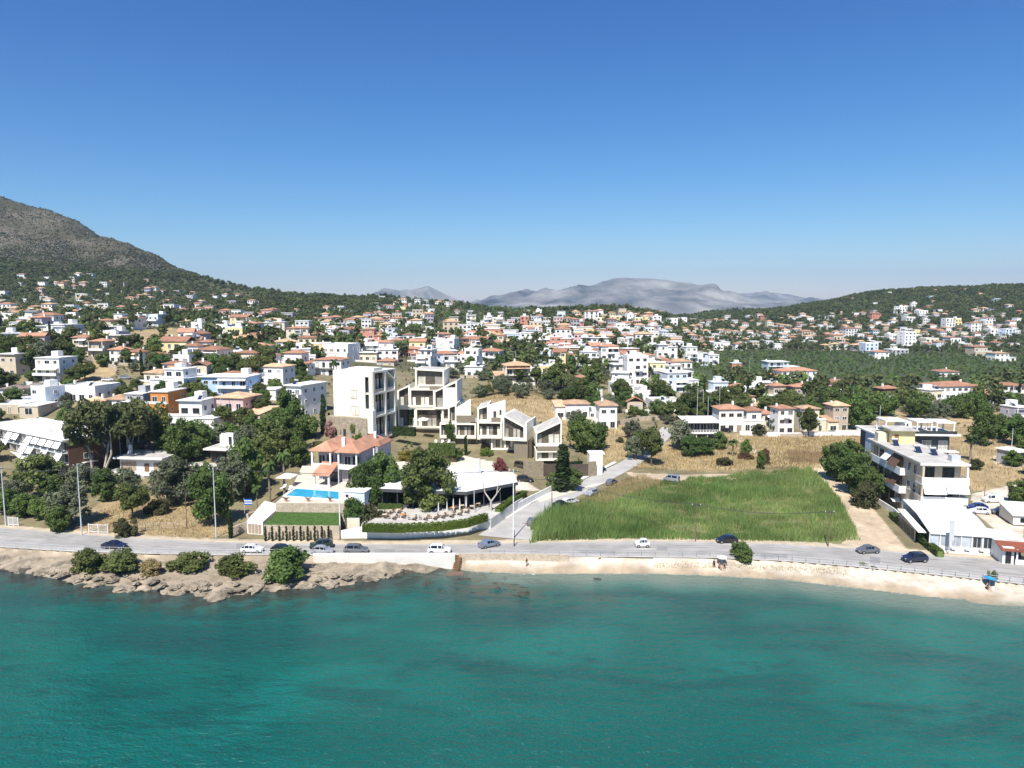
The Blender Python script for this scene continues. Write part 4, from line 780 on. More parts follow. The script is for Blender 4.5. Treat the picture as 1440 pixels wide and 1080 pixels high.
def wallthing(name,pts,h,th,m,label,cat='wall',z=None,down=1.2,cap=None):
    mb=MB(); cm=MB(); zs=[(g1(*p) if z is None else z) for p in pts]
    for i,((x0,y0),(x1,y1)) in enumerate(zip(pts[:-1],pts[1:])):
        d=Vector((x1-x0,y1-y0)).normalized(); q=Vector((-d.y,d.x))*th/2; a=.002 if i else 0
        vs=[(x0+q.x+d.x*a,y0+q.y+d.y*a,zs[i]-down),(x1+q.x,y1+q.y,zs[i+1]-down),(x1-q.x,y1-q.y,zs[i+1]-down),(x0-q.x+d.x*a,y0-q.y+d.y*a,zs[i]-down)]; hh=h if not isinstance(h,list) else h[i]
        h0=h[i] if isinstance(h,list) else h; h1=h[i+1] if isinstance(h,list) else h
        vs+=[(vs[0][0],vs[0][1],zs[i]+h0),(vs[1][0],vs[1][1],zs[i+1]+h1),(vs[2][0],vs[2][1],zs[i+1]+h1),(vs[3][0],vs[3][1],zs[i]+h0)]
        mb.add(vs,[(0,3,2,1),(4,5,6,7),(0,1,5,4),(1,2,6,5),(2,3,7,6),(3,0,4,7)],m)
    o=mb.obj(name); tag(o,label,cat); return o
def pxy(*p): return [gp(*q)[:2] for q in p]
# terraces, pool and gates of the complex
wallthing('retaining_wall',[at_Y(598,640,197)[:2],at_Y(632,628,212)[:2]],2.6,.5,'stone_taupe','sloping taupe wall beside the terrace pool of the new complex',down=5)
wallthing('retaining_wall',[at_Y(600,652,196)[:2],at_Y(640,652,197)[:2],at_Y(650,640,203)[:2]],2.4,.5,'stone_taupe','taupe stone retaining wall under the middle ivory terrace house',down=5)
def pool_deck():
    pts=[at_Y(600,640,198)[:2],at_Y(643,640,198)[:2],at_Y(640,622,210)[:2],at_Y(612,622,210)[:2]]; zt=48-.202*198
    mb=MB(); mb.prism(pts,'z',zt-6,zt,'taupe'); o=mb.obj('pool_terrace'); tag(o,'raised taupe terrace with a small pool between the ivory blocks','terrace')
    a=[at_Y(608,637,199.5)[:2],at_Y(640,637,199.5)[:2],at_Y(636,627,206)[:2],at_Y(619,627,206)[:2]]; mb=MB(); mb.prism(a,'z',zt+.02,zt+.06,'glass_pale'); w=mb.obj('pool_water',o)
    for k,px in enumerate((613,622,631)): sunbed(*at_Y(px,626,207)[:2],zt+.002,R.uniform(-.2,.2),'white sunbed on the pool terrace between the ivory blocks','sunbeds on the pool terrace')
def sunbed(x,y,z,rz,label,group):
    b=B('sunbed',label,'sunbed',x,y,z,rz,group); b.box('seat',-.35,.35,-.7,.5,.3,.42,'canvas'); b.part('backrest').prism([(.5,.42),(1.1,.8),(1.06,.9),(.5,.5)],'x',-.35,.35,'canvas')
    for a in(-.3,.3):
        for c in(-.6,.4): b.new('leg').box(a-.04,a+.04,c-.04,c+.04,0,.3,'metal_w')
    b.done()
def parasol(x,y,z,r,h,m,label,group=None,closed=False,tilt=0,square=False):
    b=B('parasol',label,'parasol',x,y,z,R.uniform(0,1)*.5,group); b.part('pole').cyl((0,0,0),(0,0,h),.035,.03,'metal_w',6); c=b.part('canopy'); n=4 if square else 8
    if closed: c.cyl((0,0,h*.35),(0,0,h*.93),.17,.06,m,8); c.cyl((0,0,h*.2),(0,0,h*.349),.09,.17,m,8)
    else:
        vs=[(r*math.cos(2*math.pi*i/n+.4),r*math.sin(2*math.pi*i/n+.4),h-.55*r*.6) for i in range(n)]; vs=[(p[0],p[1],p[2]+tilt*p[0]) for p in vs]; k=len(vs); vs2=[(p[0],p[1],p[2]-.18) for p in vs]
        c.add(vs+[(0,0,h)]+vs2,[(i,(i+1)%n,n) for i in range(n)]+[(i,n+1+i,n+1+(i+1)%n,(i+1)%n) for i in range(n)],m)
    b.done(); return b.o
pool_deck()
xx,yy,_=at_Y(595,588,218); parasol(xx,yy,48-.158*218-3,2.2,3.6,'canvas','white parasol over the terrace of the stepped ivory block',square=True)
GW=[at_Y(736,668,186)[:2],at_Y(764,666,187)[:2],at_Y(786,665,188)[:2],at_Y(800,665,188)[:2],at_Y(827,664,189)[:2],at_Y(838,662,190)[:2]]
for i,(a,c) in enumerate(((0,1),(2,3),(4,5))): wallthing('boundary_wall',[GW[a],GW[c]],4.0,.4,'stone_taupe',['taupe garden wall left of the two brown gates of the complex','short taupe garden wall between the two brown gates','taupe garden wall right of the two brown gates by the white gatehouse'][i])
for i,(a,c) in enumerate(((1,2),(3,4))):
    x,y=GW[a]; x2,y2=GW[c]; L=math.hypot(x2-x,y2-y); b=B('gate',['brown sliding gate nearer the ivory houses','brown sliding gate beside the white gatehouse'][i],'gate',x,y,min(g1(x,y),g1(x2,y2)),math.atan2(y2-y,x2-x)); f=b.part('frame'); f.box(.02,.15,-.05,.05,-.5,3.6,'taupe_dark'); f.box(L-.15,L-.02,-.05,.05,-.5,3.6,'taupe_dark'); p=b.part('panel')
    for k in range(9): p.box(.152,L-.152,-.03,.03,-.3+k*.43,.1+k*.43,'taupe_dark')
    b.done()
x,y,_=at_Y(838,665,191); b=B('gatehouse','small white gatehouse with a flat canopy at the corner of the complex','gatehouse',x,y,g1(x,y),.05); b.box('wall',-1.8,1.8,0,4,-1,5.6,'ivory'); b.box('roof',-1.9,2.4,-.1,4.2,5.6,5.9,'white'); b.win(1.8,2,0,1.2,2.2,'r','taupe',0,name='door'); b.done(); OCC.append((x,y+2,4))
# garage ramp and apron
sheet('courtyard',W2([(546,652),(575,648),(590,664),(556,672)]),'paving',.08)
ribbon('pavement',[(x-3.9,y+1.2) for x,y in SIDE[1:6]],[1.2]*5,'concrete_w',.13)
sheet('driveway',[at_z(745,690,3.4),at_z(838,672,4),at_z(860,668,4),at_z(800,688,3.4),at_z(760,702,3)],'paving',.09)
sheet('driveway',W2([(648,640),(690,650),(740,680),(745,690),(715,688),(640,662)]),'paving',.07)
# --- the lilac villa with pool and lawn
def pool_villa():
    zt=7.0; x,y=at_z(480,680,zt); s=y/1000; rz=math.radians(-13)
    b=B('villa','two-storey lilac villa with terracotta hip roofs and white balconies above the blue pool','villa',x,y,zt,rz); k=lambda v:v*s
    # left wing, right wing, rear link
    FH=3.75; lw=(-7.6,-2.2); rw=(-.6,4.6)
    b.box('wall',-6.6,-2.2,1.8,13,-3,2*FH,'lavender'); b.box('wall',-2.2,-.6,4,13,-3,2*FH-.3,'lavender'); b.box('wall',-.6,4.4,1.6,17,-3,2*FH,'lavender'); b.box('wall',4.4,5.8,8,16,-3,2*FH-.01,'lavender')
    r=b.part('roof','terracotta tiled hip roof'); r.hip(-7.4,-2.0,-.4,12.6,2*FH,1.9,'tile',.35); 
    r=b.new('roof'); r.hip(-.8,4.8,-.6,16.4,2*FH,2.0,'tile',.35); r=b.new('roof'); r.hip(4.6,6.2,8.2,15.8,2*FH+.02,.9,'tile',.3); b.box('roof_deck',-2.1,-.7,3.6,12.8,2*FH-.29,2*FH-.1,'white')
    for i,(a,c,yy) in enumerate(((-7.3,-2.25,1.79),(-.55,4.35,1.59))):
        q=b.new('balcony'); q.box(a,c,-.5,yy,FH-.25,FH,'white'); q.box(a,c,-.5,-.32,FH,FH+.9,'white'); q.box(a,a+.18,-.32,yy,FH,FH+.9,'white'); q.box(c-.18,c,-.32,yy,FH,FH+.9,'white')
        for px_ in (a+.2,c-.2): b.new('pillar').box(px_-.2,px_+.2,-.5,-.1,FH+.9,2*FH,'white')
        b.win((a+c)/2-.9,yy,FH+.02,1.7,2.5,'f','white',1); b.win((a+c)/2+1.2,yy,FH+.02,1.5,2.5,'f','darkmetal',0)
    b.box('chimney',-1.9,-1.1,4.5,5.3,2*FH-.09,2*FH+2.5,'white'); b.box('chimney',3.0,3.6,12,12.6,2*FH+1,2*FH+2.9,'white')
    b.box('pergola',-2.2,-.6,1.2,1.5,2*FH-.6,2*FH-.2,'white'); b.box('pergola',-2.19,-1.9,1.2,3.9,2*FH-.2,2*FH-.02,'white'); b.box('planter',-2.15,-.65,1.3,2,FH,FH+.7,'cypress'); b.box('terrace',-2.19,-.61,1.2,3.9,FH-.2,FH-.002,'white')
    # porch with tiled roof
    r=b.new('porch_roof'); r.prism([(-4.6,2.9),(-4.6,2.72),(.6,3.75+1.0),(.6,3.93+1.0)],'x',-5.0,-.62,'tile'); 
    for xx in(-4.6,-1.0): b.new('pillar').box(xx-.22,xx+.22,-4.3,-3.9,-.2,2.85,'white')
    b.win(-2.8,1.2,0,3.0,2.4,'f','darkmetal',3); b.box('porch_wall',-4.9,-.7,1.25,1.6,-.5,3.6,'lavender'); b.box('porch_parapet',-4.9,-.7,-4.25,-4.1,-.2,.6,'white')
    b.win(2.2,1.6,0,2.6,2.5,'f','white',2); b.win(4.4,4.5,FH+.9,1.0,1.5,'r','white'); b.win(4.4,4.0,.6,1.3,1.8,'r','white'); b.win(4.4,7,.6,1.3,1.8,'r','white'); b.win(-5.0,1.8,.2,1.4,2.2,'f','white')
    q=b.new('balcony'); q.box(4.41,5.9,5.6,7.99,FH-.2,FH,'white'); q.box(4.41,5.9,5.45,5.6,FH-.2,FH+1.0,'white'); q.box(5.75,5.9,5.6,7.99,FH,FH+1,'white'); b.new('pillar').box(5.6,5.9,5.6,5.9,FH+1,2*FH,'white'); b.win(5.1,8,FH,1.1,2.3,'f','white')
    b.done(); OCC.append((x,y+8,11)); OCC.append((x,y-6,6))
    P=lambda px,py,z=zt: at_z(px,py,z)
    t=[P(388,707),P(484,708),P(498,703),P(502,692),P(545,690),P(548,660),P(425,655),P(408,690)]
    mb=MB(); mb.prism(t,'z',2,zt,'stone_pale'); mb.prism([(px*1.0,py) for px,py in t],'z',zt+.004,zt+.03,'paving'); o=mb.obj('pool_terrace'); tag(o,'raised stone-walled terrace around the blue swimming pool','terrace')
    wq=[P(402,698,zt),P(416,687.5,zt),P(478,692,zt),P(476.5,703,zt)]; c=Vector((sum(p[0] for p in wq)/4,sum(p[1] for p in wq)/4)); cop=[tuple(c+(Vector(p)-c)*1.12) for p in wq]
    b=B('swimming_pool','bright blue swimming pool with white coping in front of the lilac villa','pool',c.x,c.y,zt+.031); 
    cp=b.part('coping'); n=4
    for i in range(4): cp.prism([(a[0]-c.x,a[1]-c.y) for a in (wq[i],wq[(i+1)%4],cop[(i+1)%4],cop[i])],'z',0,.14,'white')
    b.part('water').prism([(a[0]-c.x,a[1]-c.y) for a in wq],'z',0.001,.07,'pool'); b.done()
    # small annex, white pool house right
    x2,y2=P(492,700); b=B('pool_house','small pale blue pool house beside the right end of the swimming pool','shed',x2,y2,zt+.03,rz); b.box('wall',-1.6,3.4,0,3.4,-2.5,1.3,'paleblue'); b.box('roof',-1.8,3.6,-.2,3.6,1.3,1.5,'white'); b.win(-.6,0,-.9,.9,1.7,'f','white',0,name='door'); b.done(); OCC.append((x2,y2,4))
    # lawn and its stone wall
    zl=4.9; lw_=[at_z(371,738,zl),at_z(477,739,zl),at_z(480,714,zl),at_z(400,711,zl)]
    mb=MB(); mb.prism(lw_,'z',1,zl,'stone_pale'); o=mb.obj('retaining_wall'); tag(o,'stone retaining wall holding up the bright green lawn above the road','wall')
    mb=MB(); mb.prism(lw_,'z',zl+.004,zl+.08,'lawn'); o=mb.obj('lawn'); tag(o,kind='structure')
    grassblades('lawn_grass',lw_,zl+.08,9000,.10,.05,'lawn_blade')
    # garage with flat paved roof, left of the lawn
    g=[at_z(347,733,4.6),at_z(369.5,735,4.6),at_z(397,711,4.6),at_z(372,705,4.6)]; c=g[0]; b=B('garage','low garage with a flat grey roof sunk beside the lawn','garage',c[0],c[1],2); q=[(p[0]-c[0],p[1]-c[1]) for p in g]
    b.part('wall').prism(q,'z',-1,2.55,'white2'); b.part('roof').prism(q,'z',2.552,2.75,'concrete_w'); d=math.atan2(q[1][1],q[1][0]); L=math.hypot(*q[1]); o=b.win(q[1][0]/2,q[1][1]/2,.05,L*.86,2.2,d,'white',3,'shutter',name='garage_door'); b.done(); OCC.append((c[0]+3,c[1]+2,4))
    for i in range(10):
        px=373.5+i*9.9; xx,yy=at_z(px,760.5,2.05); tree('cypress',xx,yy,3.0,1.25,False,label='small clipped cypress in the row before the stone lawn wall, '+['leftmost','second from left','third from left','fourth from left','fifth from left','fifth from right','fourth from right','third from right','second from right','rightmost'][i],group='clipped cypresses along the lawn wall',z=2.05)
    for px in (402,433,464): plantpot(*at_z(px,705.5,zt)[:2],zt+.03,'spiky agave on the stone wall in front of the pool','agaves on the pool wall')
    x,y=at_z(404,683,zt); parasol(x,y,zt+.03,2.6,3.1,'canvas','square white parasol at the left corner of the blue pool',square=True)
    for px,py in((398,688),(408,690)): sunbed(*at_z(px,py,zt)[:2],zt+.031,R.uniform(-.3,.3),'cushioned sunbed under the square parasol by the blue pool','sunbeds under the square parasol')
    # stepped stone path and wall left, blue and white flag
    wallthing('boundary_wall',[at_z(327,752,2),at_z(350,742,2.6),at_z(347,720,4),at_z(376,700,5.5),at_z(398,688,6.5)],[1.6,2.0,1.5,1.3,1.2],.35,'stone_pale','stepped stone wall along the left side of the garage')
    x,y=at_z(344,722,3.4); b=B('flag','small blue and white striped flag hanging beside the garage wall','flag',x,y,3.4); b.part('pole').cyl((0,0,0),(0,0,3.4),.04,.03,'metal_w',6); c=b.part('cloth')
    for i in range(5): c.box(.04,1.7,-.01+.02*(i%2),.01+.02*(i%2),1.9+i*.26,2.16+i*.26,'flag_blue' if i%2==0 else 'cloth_white')
    b.done()
mat('lawn',(.07,.135,.028),.95,.25,.8,bump=.5,bscale=9); leafmat('lawn_blade',(.085,.16,.03),(.12,.175,.045),0)
def grassblades(name,poly,z,n,h,w,m,kind='stuff'):
    rng=np.random.default_rng(n); xs=[p[0] for p in poly]; ys=[p[1] for p in poly]; X=rng.uniform(min(xs),max(xs),n); Y=rng.uniform(min(ys),max(ys),n); k=inpoly(X,Y,poly); X,Y=X[k],Y[k]; n=len(X)
    Zb=gz(X,Y) if z is None else np.full(n,z); a=rng.uniform(0,6.28,n); hh=h*rng.uniform(.5,1.25,n) if not callable(h) else h(X,Y,rng); lx,ly=rng.normal(0,.18,n)*hh+.06*hh,rng.normal(0,.18,n)*hh; ww=w*rng.uniform(.6,1.3,n)
    V=np.stack([np.stack([X-np.cos(a)*ww,Y-np.sin(a)*ww,Zb-.05],1),np.stack([X+np.cos(a)*ww,Y+np.sin(a)*ww,Zb-.05],1),np.stack([X+lx,Y+ly,Zb+hh],1)],1).reshape(-1,3)
    o=link(bpy.data.objects.new(name,npmesh(name,V,np.arange(3*n).reshape(-1,3),m,n=3))); tag(o,kind=kind); return o
def plantpot(x,y,z,label,group):
    o=empty('agave_plant',(x,y,z),0,label,'plant',group); mb=MB(); mb.cyl((0,0,0),(0,0,.5),.25,.32,'salmon',9); mb.obj('pot',o); l=MB()
    for i in range(14):
        a=i*2.4; e=.4+.5*((i*7)%5)/5; p=Vector((.05*math.cos(a),.05*math.sin(a),.5)); q=p+Vector((math.cos(a)*math.cos(e),math.sin(a)*math.cos(e),math.sin(e)))*1.1; l.cyl(p,q,.07,.005,'olive',4,False)
    l.obj('leaf_rosette',o)
pool_villa()
# --- the tavern under the big pine
def tavern():
    zf=4.6; f=lambda px,py,z=zf: at_z(px,py,z)
    fl=[f(508,738,4.2),f(690,730,4.2),f(735,700,4.2),f(700,686,4.2),f(535,692,4.2)]
    mb=MB(); mb.prism(fl,'z',1,4.2,'concrete_w'); mb.prism(fl,'z',4.204,4.24,'concrete'); o=mb.obj('dining_terrace'); tag(o,'paved dining terrace of the tavern behind the road-side hedge','terrace')
    zr=8.2; rf=[at_z(533,688,zr),at_z(600,691,zr),at_z(656,692.5,zr),at_z(728,679,zr),at_z(722,668,zr),at_z(640,655,zr),at_z(560,662,zr)]; c=rf[2]
    b=B('tavern','long open-sided tavern pavilion with a white canopy roof and dark interior','tavern',c[0],c[1],4.24); q=lambda P:[(p[0]-c[0],p[1]-c[1]) for p in P]
    r=q(rf); b.part('roof').prism(r,'z',zr-4.24,zr-4.0,'white'); rc=b.part('roof_panel'); cen=Vector((sum(p[0] for p in r)/7,sum(p[1] for p in r)/7)); rc.prism([tuple(cen+(Vector(p)-cen)*.93) for p in r],'z',zr-3.998,zr-3.9,'canvas')
    back=[r[3],r[4],r[5],r[6],r[0]]
    for a,d in zip(back[:-1],back[1:]):
        v=Vector(d)-Vector(a); n=Vector((-v.y,v.x)).normalized(); a2,d2=Vector(a)+n*.6,Vector(d)+n*.6
        if (cen-Vector(a)).dot(n)<0: a2,d2=Vector(a)-n*.6,Vector(d)-n*.6
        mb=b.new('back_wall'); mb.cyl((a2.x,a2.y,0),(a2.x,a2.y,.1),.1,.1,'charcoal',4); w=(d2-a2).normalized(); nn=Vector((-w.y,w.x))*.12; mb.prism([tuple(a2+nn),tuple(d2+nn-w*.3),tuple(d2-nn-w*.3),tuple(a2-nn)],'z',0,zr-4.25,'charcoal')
    mid=MB()
    for i in range(4):
        a,d=Vector(r[i] if i<3 else r[2]),Vector(r[i+1] if i<3 else r[3])
        for t in (.03,.35,.68,.97):
            p=a.lerp(d,t); p=p+(cen-p).normalized()*.4
            if i<3: b.new('post').box(p.x-.1,p.x+.1,p.y-.1,p.y+.1,0,zr-4.26,'darkmetal')
    fs=b.part('fascia')
    for a,d in zip(r[:3],r[1:4]):
        w=(Vector(d)-Vector(a)).normalized(); nn=Vector((-w.y,w.x))*.06; 
        if nn.y>0: nn=-nn
        A,Dd=Vector(a)+nn*1.1,Vector(d)+nn*1.1; fs.prism([tuple(A),tuple(Dd),tuple(Dd+nn),tuple(A+nn)],'z',zr-4.75,zr-4.05,'charcoal')
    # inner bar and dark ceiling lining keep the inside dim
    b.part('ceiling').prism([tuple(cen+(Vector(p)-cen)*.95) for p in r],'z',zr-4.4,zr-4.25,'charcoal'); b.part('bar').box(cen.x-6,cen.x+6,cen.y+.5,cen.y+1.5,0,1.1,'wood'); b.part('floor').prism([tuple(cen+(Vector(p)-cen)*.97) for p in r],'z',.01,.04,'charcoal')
    ch=b.part('flue'); p=Vector(q([at_z(674,668,zr)])[0]); ch.cyl((p.x,p.y,zr-4),(p.x,p.y,zr-.2),.28,.28,'galv',9); ch.box(p.x-.5,p.x+.5,p.y-.5,p.y+.5,zr-4,zr-3.2,'galv')
    b.done()
    for (x,y) in rf: OCC.append((x,y,5))
    OCC.append((c[0]-8,c[1]+4,9)); OCC.append((c[0]-4,c[1]-8,9)); OCC.append((c[0]-14,c[1]-6,8))
    # furniture
    def chair(x,y,rz,lab,i):
        b=B('cafe_chair',lab,'chair',x,y,4.24,rz,'cafe chairs on the tavern terrace'); b.box('seat',-.22,.22,-.22,.22,.43,.48,'wood'); b.box('backrest',-.22,.22,.19,.23,.48,.9,'wood')
        for a in(-.19,.19):
            for d in(-.19,.19): b.new('leg').box(a-.02,a+.02,d-.02,d+.02,0,.43,'darkmetal')
        b.done(); return b.o
    T=[(541,728),(553,730),(566,728),(581,731),(597,731),(611,730),(622,728),(634,727),(645,724),(655,721),(548,722),(560,721),(637,718),(650,715),(664,716),(672,712)]
    nmn=['at the left end of the hedge row','second from the left behind the hedge','third from the left behind the hedge','left of the pine trunk','below the pine crown','right of the pine trunk','between two folded parasols','beside the second folded parasol','right of the folded parasols','near the right end of the hedge','in the left back corner','in the left back row','by the wooden counter','behind the wooden counter','near the bare tree','nearest to the bare tree']
    first=None
    for i,(px,py) in enumerate(T):
        x,y=f(px,py,4.24); wood=i in(2,12); b=B('cafe_table',('orange wooden' if wood else 'beige')+' square cafe table '+nmn[i],'table',x,y,4.24,R.uniform(-.3,.3),'cafe tables on the tavern terrace'); b.box('tabletop',-.5,.5,-.5,.5,.71,.76,'orange' if wood else 'beige'); b.part('leg').cyl((0,0,.03),(0,0,.71),.05,.05,'darkmetal',6); b.box('foot',-.25,.25,-.25,.25,0,.03,'darkmetal'); b.done()
        for k in range(3):
            a=R.uniform(-.2,.2)+k*math.pi/1.5+1; cx,cy=x+math.cos(a)*.85,y+math.sin(a)*.85
            if first is None: first=chair(cx,cy,a-math.pi/2,'brown cafe chair at the tables behind the tavern hedge',0); fk=kids(first)
            else: copy_tree(first,fk,(cx,cy,4.24),a-math.pi/2)
    for i,(px,py) in enumerate(((612,727),(624,726),(633,722),(642,722),(651,718))): x,y=f(px,py,4.24); parasol(x+.7,y,4.24,1.5,3.3,'canvas','folded cream parasol on the tavern terrace, '+['nearest the pine','second from the pine','middle of the five','second from the bare tree','nearest the bare tree'][i],'folded parasols on the tavern terrace',closed=True)
    # road wall and clipped hedge
    WL=[at_z(480,757,2.02),at_z(508,756.5,2.02),at_z(560,757,2.02),at_z(620,754,2.02),at_z(660,748,2.02),at_z(690,738,2.3)]
    wallthing('boundary_wall',WL,[1.6,2.3,2.3,2.3,2.2,1.9],.35,'white','white plastered wall below the tavern hedge along the road')
    wallthing('boundary_wall',[at_z(691,737,2.3),at_z(722,717,2.6),at_z(738,706,3),at_z(778,683,3.4)],[1.5,1.5,1.6,1.4],.3,'white2','white wall climbing beside the side street past the tavern')
    HL=[at_z(510,746,4.24),at_z(560,747,4.24),at_z(620,744.5,4.24),at_z(655,740,4.24),at_z(684,731,4.24)]
    hedge('hedge',[(x,y) for x,y in HL],1.1,1.5,'lime','long clipped bright green hedge on the tavern wall above the road',z=4.2,size=.10,dens=60,bumpy=.16)
    hedge('hedge',[f(532,715,4.3),f(566,716,4.3)],1.0,1.1,'leafy','short dark clipped hedge inside the tavern terrace',z=4.24,size=.1,dens=50)
    hedge('hedge',[at_z(700,728,3),at_z(722,710,3.2),at_z(738,700,3.4)],1.3,1.5,'lime','rounded light green hedge on the wall up the side street',z=3.6,size=.12,dens=50)
    x,y=at_z(512,750,2); b=B('notice_board','blank cream panel on the wall at the left end of the tavern hedge','panel',x-2.0,y-.9,2.02); b.box('frame',-1.35,1.35,-.04,.04,1.2,3.5,'galv'); b.box('panel',-1.25,1.25,-.06,-.041,1.3,3.4,'cream'); b.new('post').box(-1.2,-1.1,.041,.1,0,3.3,'galv'); b.new('post').box(1.1,1.2,.041,.1,0,3.3,'galv'); b.done()
    # bare pollarded tree
    x,y=f(690,718,4.2); o=empty('bare_tree',(x,y,4.1),0,'bare pale pollarded tree with forked limbs in front of the tavern','tree'); mb=MB(); mb.cyl((0,0,0),(.1,0,2.2),.3,.24,'trunk_pale',8); mb.obj('trunk',o); l=MB()
    for p,q,r0 in (((.1,0,2.1),(-1.2,.2,4.0),.2),((-1.2,.2,4),(-1.6,.1,6.0),.15),((.1,0,2.1),(1.3,-.2,3.8),.2),((1.3,-.2,3.8),(1.7,0,6.2),.14),((1.3,-.2,3.8),(2.2,.3,5.0),.1),((-1.6,.1,6),(-2.1,.2,6.9),.08),((1.7,0,6.2),(1.5,.2,7.1),.07)): l.cyl(p,q,r0,r0*.7,'trunk_pale',7)
    l.obj('limb',o)
tavern()
# --- right: apartment block, charcoal house, tent restaurant
def apt_right():
    x,y=87.0,147.5; z=2.8; b=B('apartment_building','three-storey beige apartment building with deep white balconies behind the tent restaurant','apartment building',x,y,z,math.radians(-6)); L=28; Wd=8.4; F=[0,4.2,8.3,12.2]; t=.3
    b.box('wall',0,Wd,1.9,L,-1,F[3],'beige'); b.box('wall',0,1.6,.0,1.899,-1,F[3],'beige') if 0 else None
    b.box('roof',-.9,Wd+.5,-.6,L+.4,F[3],F[3]+.4,'roofflat'); b.box('roof_edge',-1.0,Wd+.6,-.75,-.602,F[3]-.1,F[3]+.42,'white2')
    for f in (1,2):
        q=b.new('balcony'); zz=F[f]; q.box(-.7,Wd+.3,-1.2,1.89,zz-.3,zz,'white'); q.box(-.7,Wd+.3,-1.2,-1.05,zz,zz+1.35,'white'); q.box(Wd+.15,Wd+.3,-1.05,1.89,zz,zz+1.35,'white'); q.box(-.7,-.55,-1.05,1.89,zz,zz+1.35,'beige')
        s=b.new('side_balcony'); s.box(-1.5,-.01,7.6,L-.3,zz-.3,zz,'white'); s.box(-1.5,-1.35,7.6,L-.3,zz,zz+1.35,'white'); s.box(-1.35,-.01,7.6,7.75,zz,zz+1.35,'white')
    for f in range(3):
        zz=F[f]
        for xx in(1.9,5.9): b.win(xx,1.9,zz+.05,2.4,2.9,'f','darkmetal',1)
        b.new('pillar').box(-.6,-.2,-1.0,-.6,zz if f==0 else zz+1.35,F[f+1]-.31,'beige'); b.new('pillar').box(Wd-.2,Wd+.14,-1.0,-.6,zz if f==0 else zz+1.35,F[f+1]-.31,'white2')
        for yy in (3.6,6.4): b.win(0,yy,zz+1.0,1.5,2.0,'l','white2')
        for i in range(5): b.win(0,10.8+i*3.5,zz+.1,2.2,2.8,'l','darkmetal',1,'glass' if i%2 else 'shutter')
        b.win(Wd,8,zz+1,1.6,1.6,'r','white2'); b.win(Wd,15,zz+1,1.6,1.6,'r','white2'); b.win(Wd,22,zz+1,1.6,1.6,'r','white2')
    b.slant('awning',-.4,Wd*.48,-1.1,F[2]-.35,1.7,1.0,'awning'); b.slant('awning',Wd*.5,Wd+.2,-1.1,F[2]-.35,1.5,.9,'awning')
    for f,yy in ((1,9.5),(0,9.6)):   # brown drop awnings on the side
        q=b.new('awning'); q.prism([(-.1,F[f+2]-.4 if f else F[2]-.4),(-1.9,F[f+1]+1.0 if f else F[1]+1.0),(-1.86,F[f+1]+1.08 if f else F[1]+1.08),(-.06,F[f+2]-.3 if f else F[2]-.3)],'y',yy,yy+4.6,'brown')
    q=b.new('awning'); q.prism([(-.1,F[3]-.4),(-1.9,F[2]+1.6),(-1.86,F[2]+1.68),(-.06,F[3]-.3)],'y',14.4,17.6,'awning')
    # roof house, heaters
    b.box('roof_house',2.2,Wd-1.0,L-6.5,L-1,F[3]+.402,F[3]+3.6,'yellow'); b.box('roof_house_top',1.4,Wd-.6,L-7.6,L-.6,F[3]+3.6,F[3]+3.85,'roofflat'); b.win(3.2,L-6.5,F[3]+.5,1.0,2.1,'f','orange',0,'wood',name='door'); b.box('lift_tower',-.2,2.0,L-4.5,L-2.2,F[3]+.402,F[3]+2.6,'cream')
    for xx,yy in((3.6,11),(5.8,8.5),(2.0,19)): solar(b,xx,yy,F[3]+.39)
    b.box('water_tank',6.2,8.0,1.5,3.2,F[3]+.402,F[3]+1.7,'galv'); 
    b.box('porch',-3.2,-.9,18,21,-1,2.6,'stone_pale'); b.part('porch_roof').prism([(-3.5,2.6),(-.85,3.1),(-.85,3.2),(-3.5,2.72)],'y',17.8,21.2,'tile')
    b.done(); 
    for k in range(4): OCC.append((x+5,y+3+7*k,7))
    # charcoal house
    x,y,zz=at_Y(1284,672,186); z=2.9; b=B('house','charcoal modern house with white roof-terrace frames behind the beige apartment building','house',x,y,z,math.radians(-5)); s=.186; w=10.4; h=(672-611)*s
    b.box('wall',-w+1.0,w-1.2,1.2,12,-1,h,'charcoal'); b.box('wall',-w,-w+2.6,0,6,-1,h-.3,'paleblue'); b.box('roof',-w-.4,w+.6,-.9,12.6,h+.002,h+.45,'white'); b.box('roof_covering',-w+.4,w-.4,0,12,h+.452,h+.5,'roofflat')
    for f,zb in ((0,h/2.7),(1,h*.64)): 
        q=b.new('balcony'); q.box(1.0,w+.4,-1.0,1.19,zb-.25,zb,'white'); b.railing('railing',1.0,w+.4,-.9,-.9,zb,1.0,'darkmetal'); q=b.new('balcony'); q.box(0.2,3.2,-1.5,-1.01,zb-.25,zb+.9,'white') if f else None
        for xx in(3.4,7.6): b.win(xx,1.2,zb+.05,2.3,2.5,'f','white',1,'curtain')
        b.win(-5,1.2,zb+.3,2.2,2.2,'f','white')
    for (a,c,hh) in((-w+3,-w+8.4,2.9),(-w+11,-w+15,2.7),(-w+16,w-.1,2.6)):
        q=b.new('roof_frame'); zb=h+.5
        for xx in(a,c-.35):
            for yy in(1.0,6.5): q.box(xx,xx+.35,yy,yy+.35,zb,zb+hh,'white')
        q.box(a-.1,c+.1,.9,6.95,zb+hh,zb+hh+.35,'white')
    b.box('stair_tower',-2.5,.2,3,7,h+.502,h+3.1,'white2'); b.win(-1.2,3,h+.52,1,2.1,'f','darkmetal',0,name='door'); b.box('glass_fence',-w,w-.2,-.5,-.44,h+.452,h+1.3,'glass')
    b.done(); OCC.append((x-5,y+6,8)); OCC.append((x+5,y+6,8))
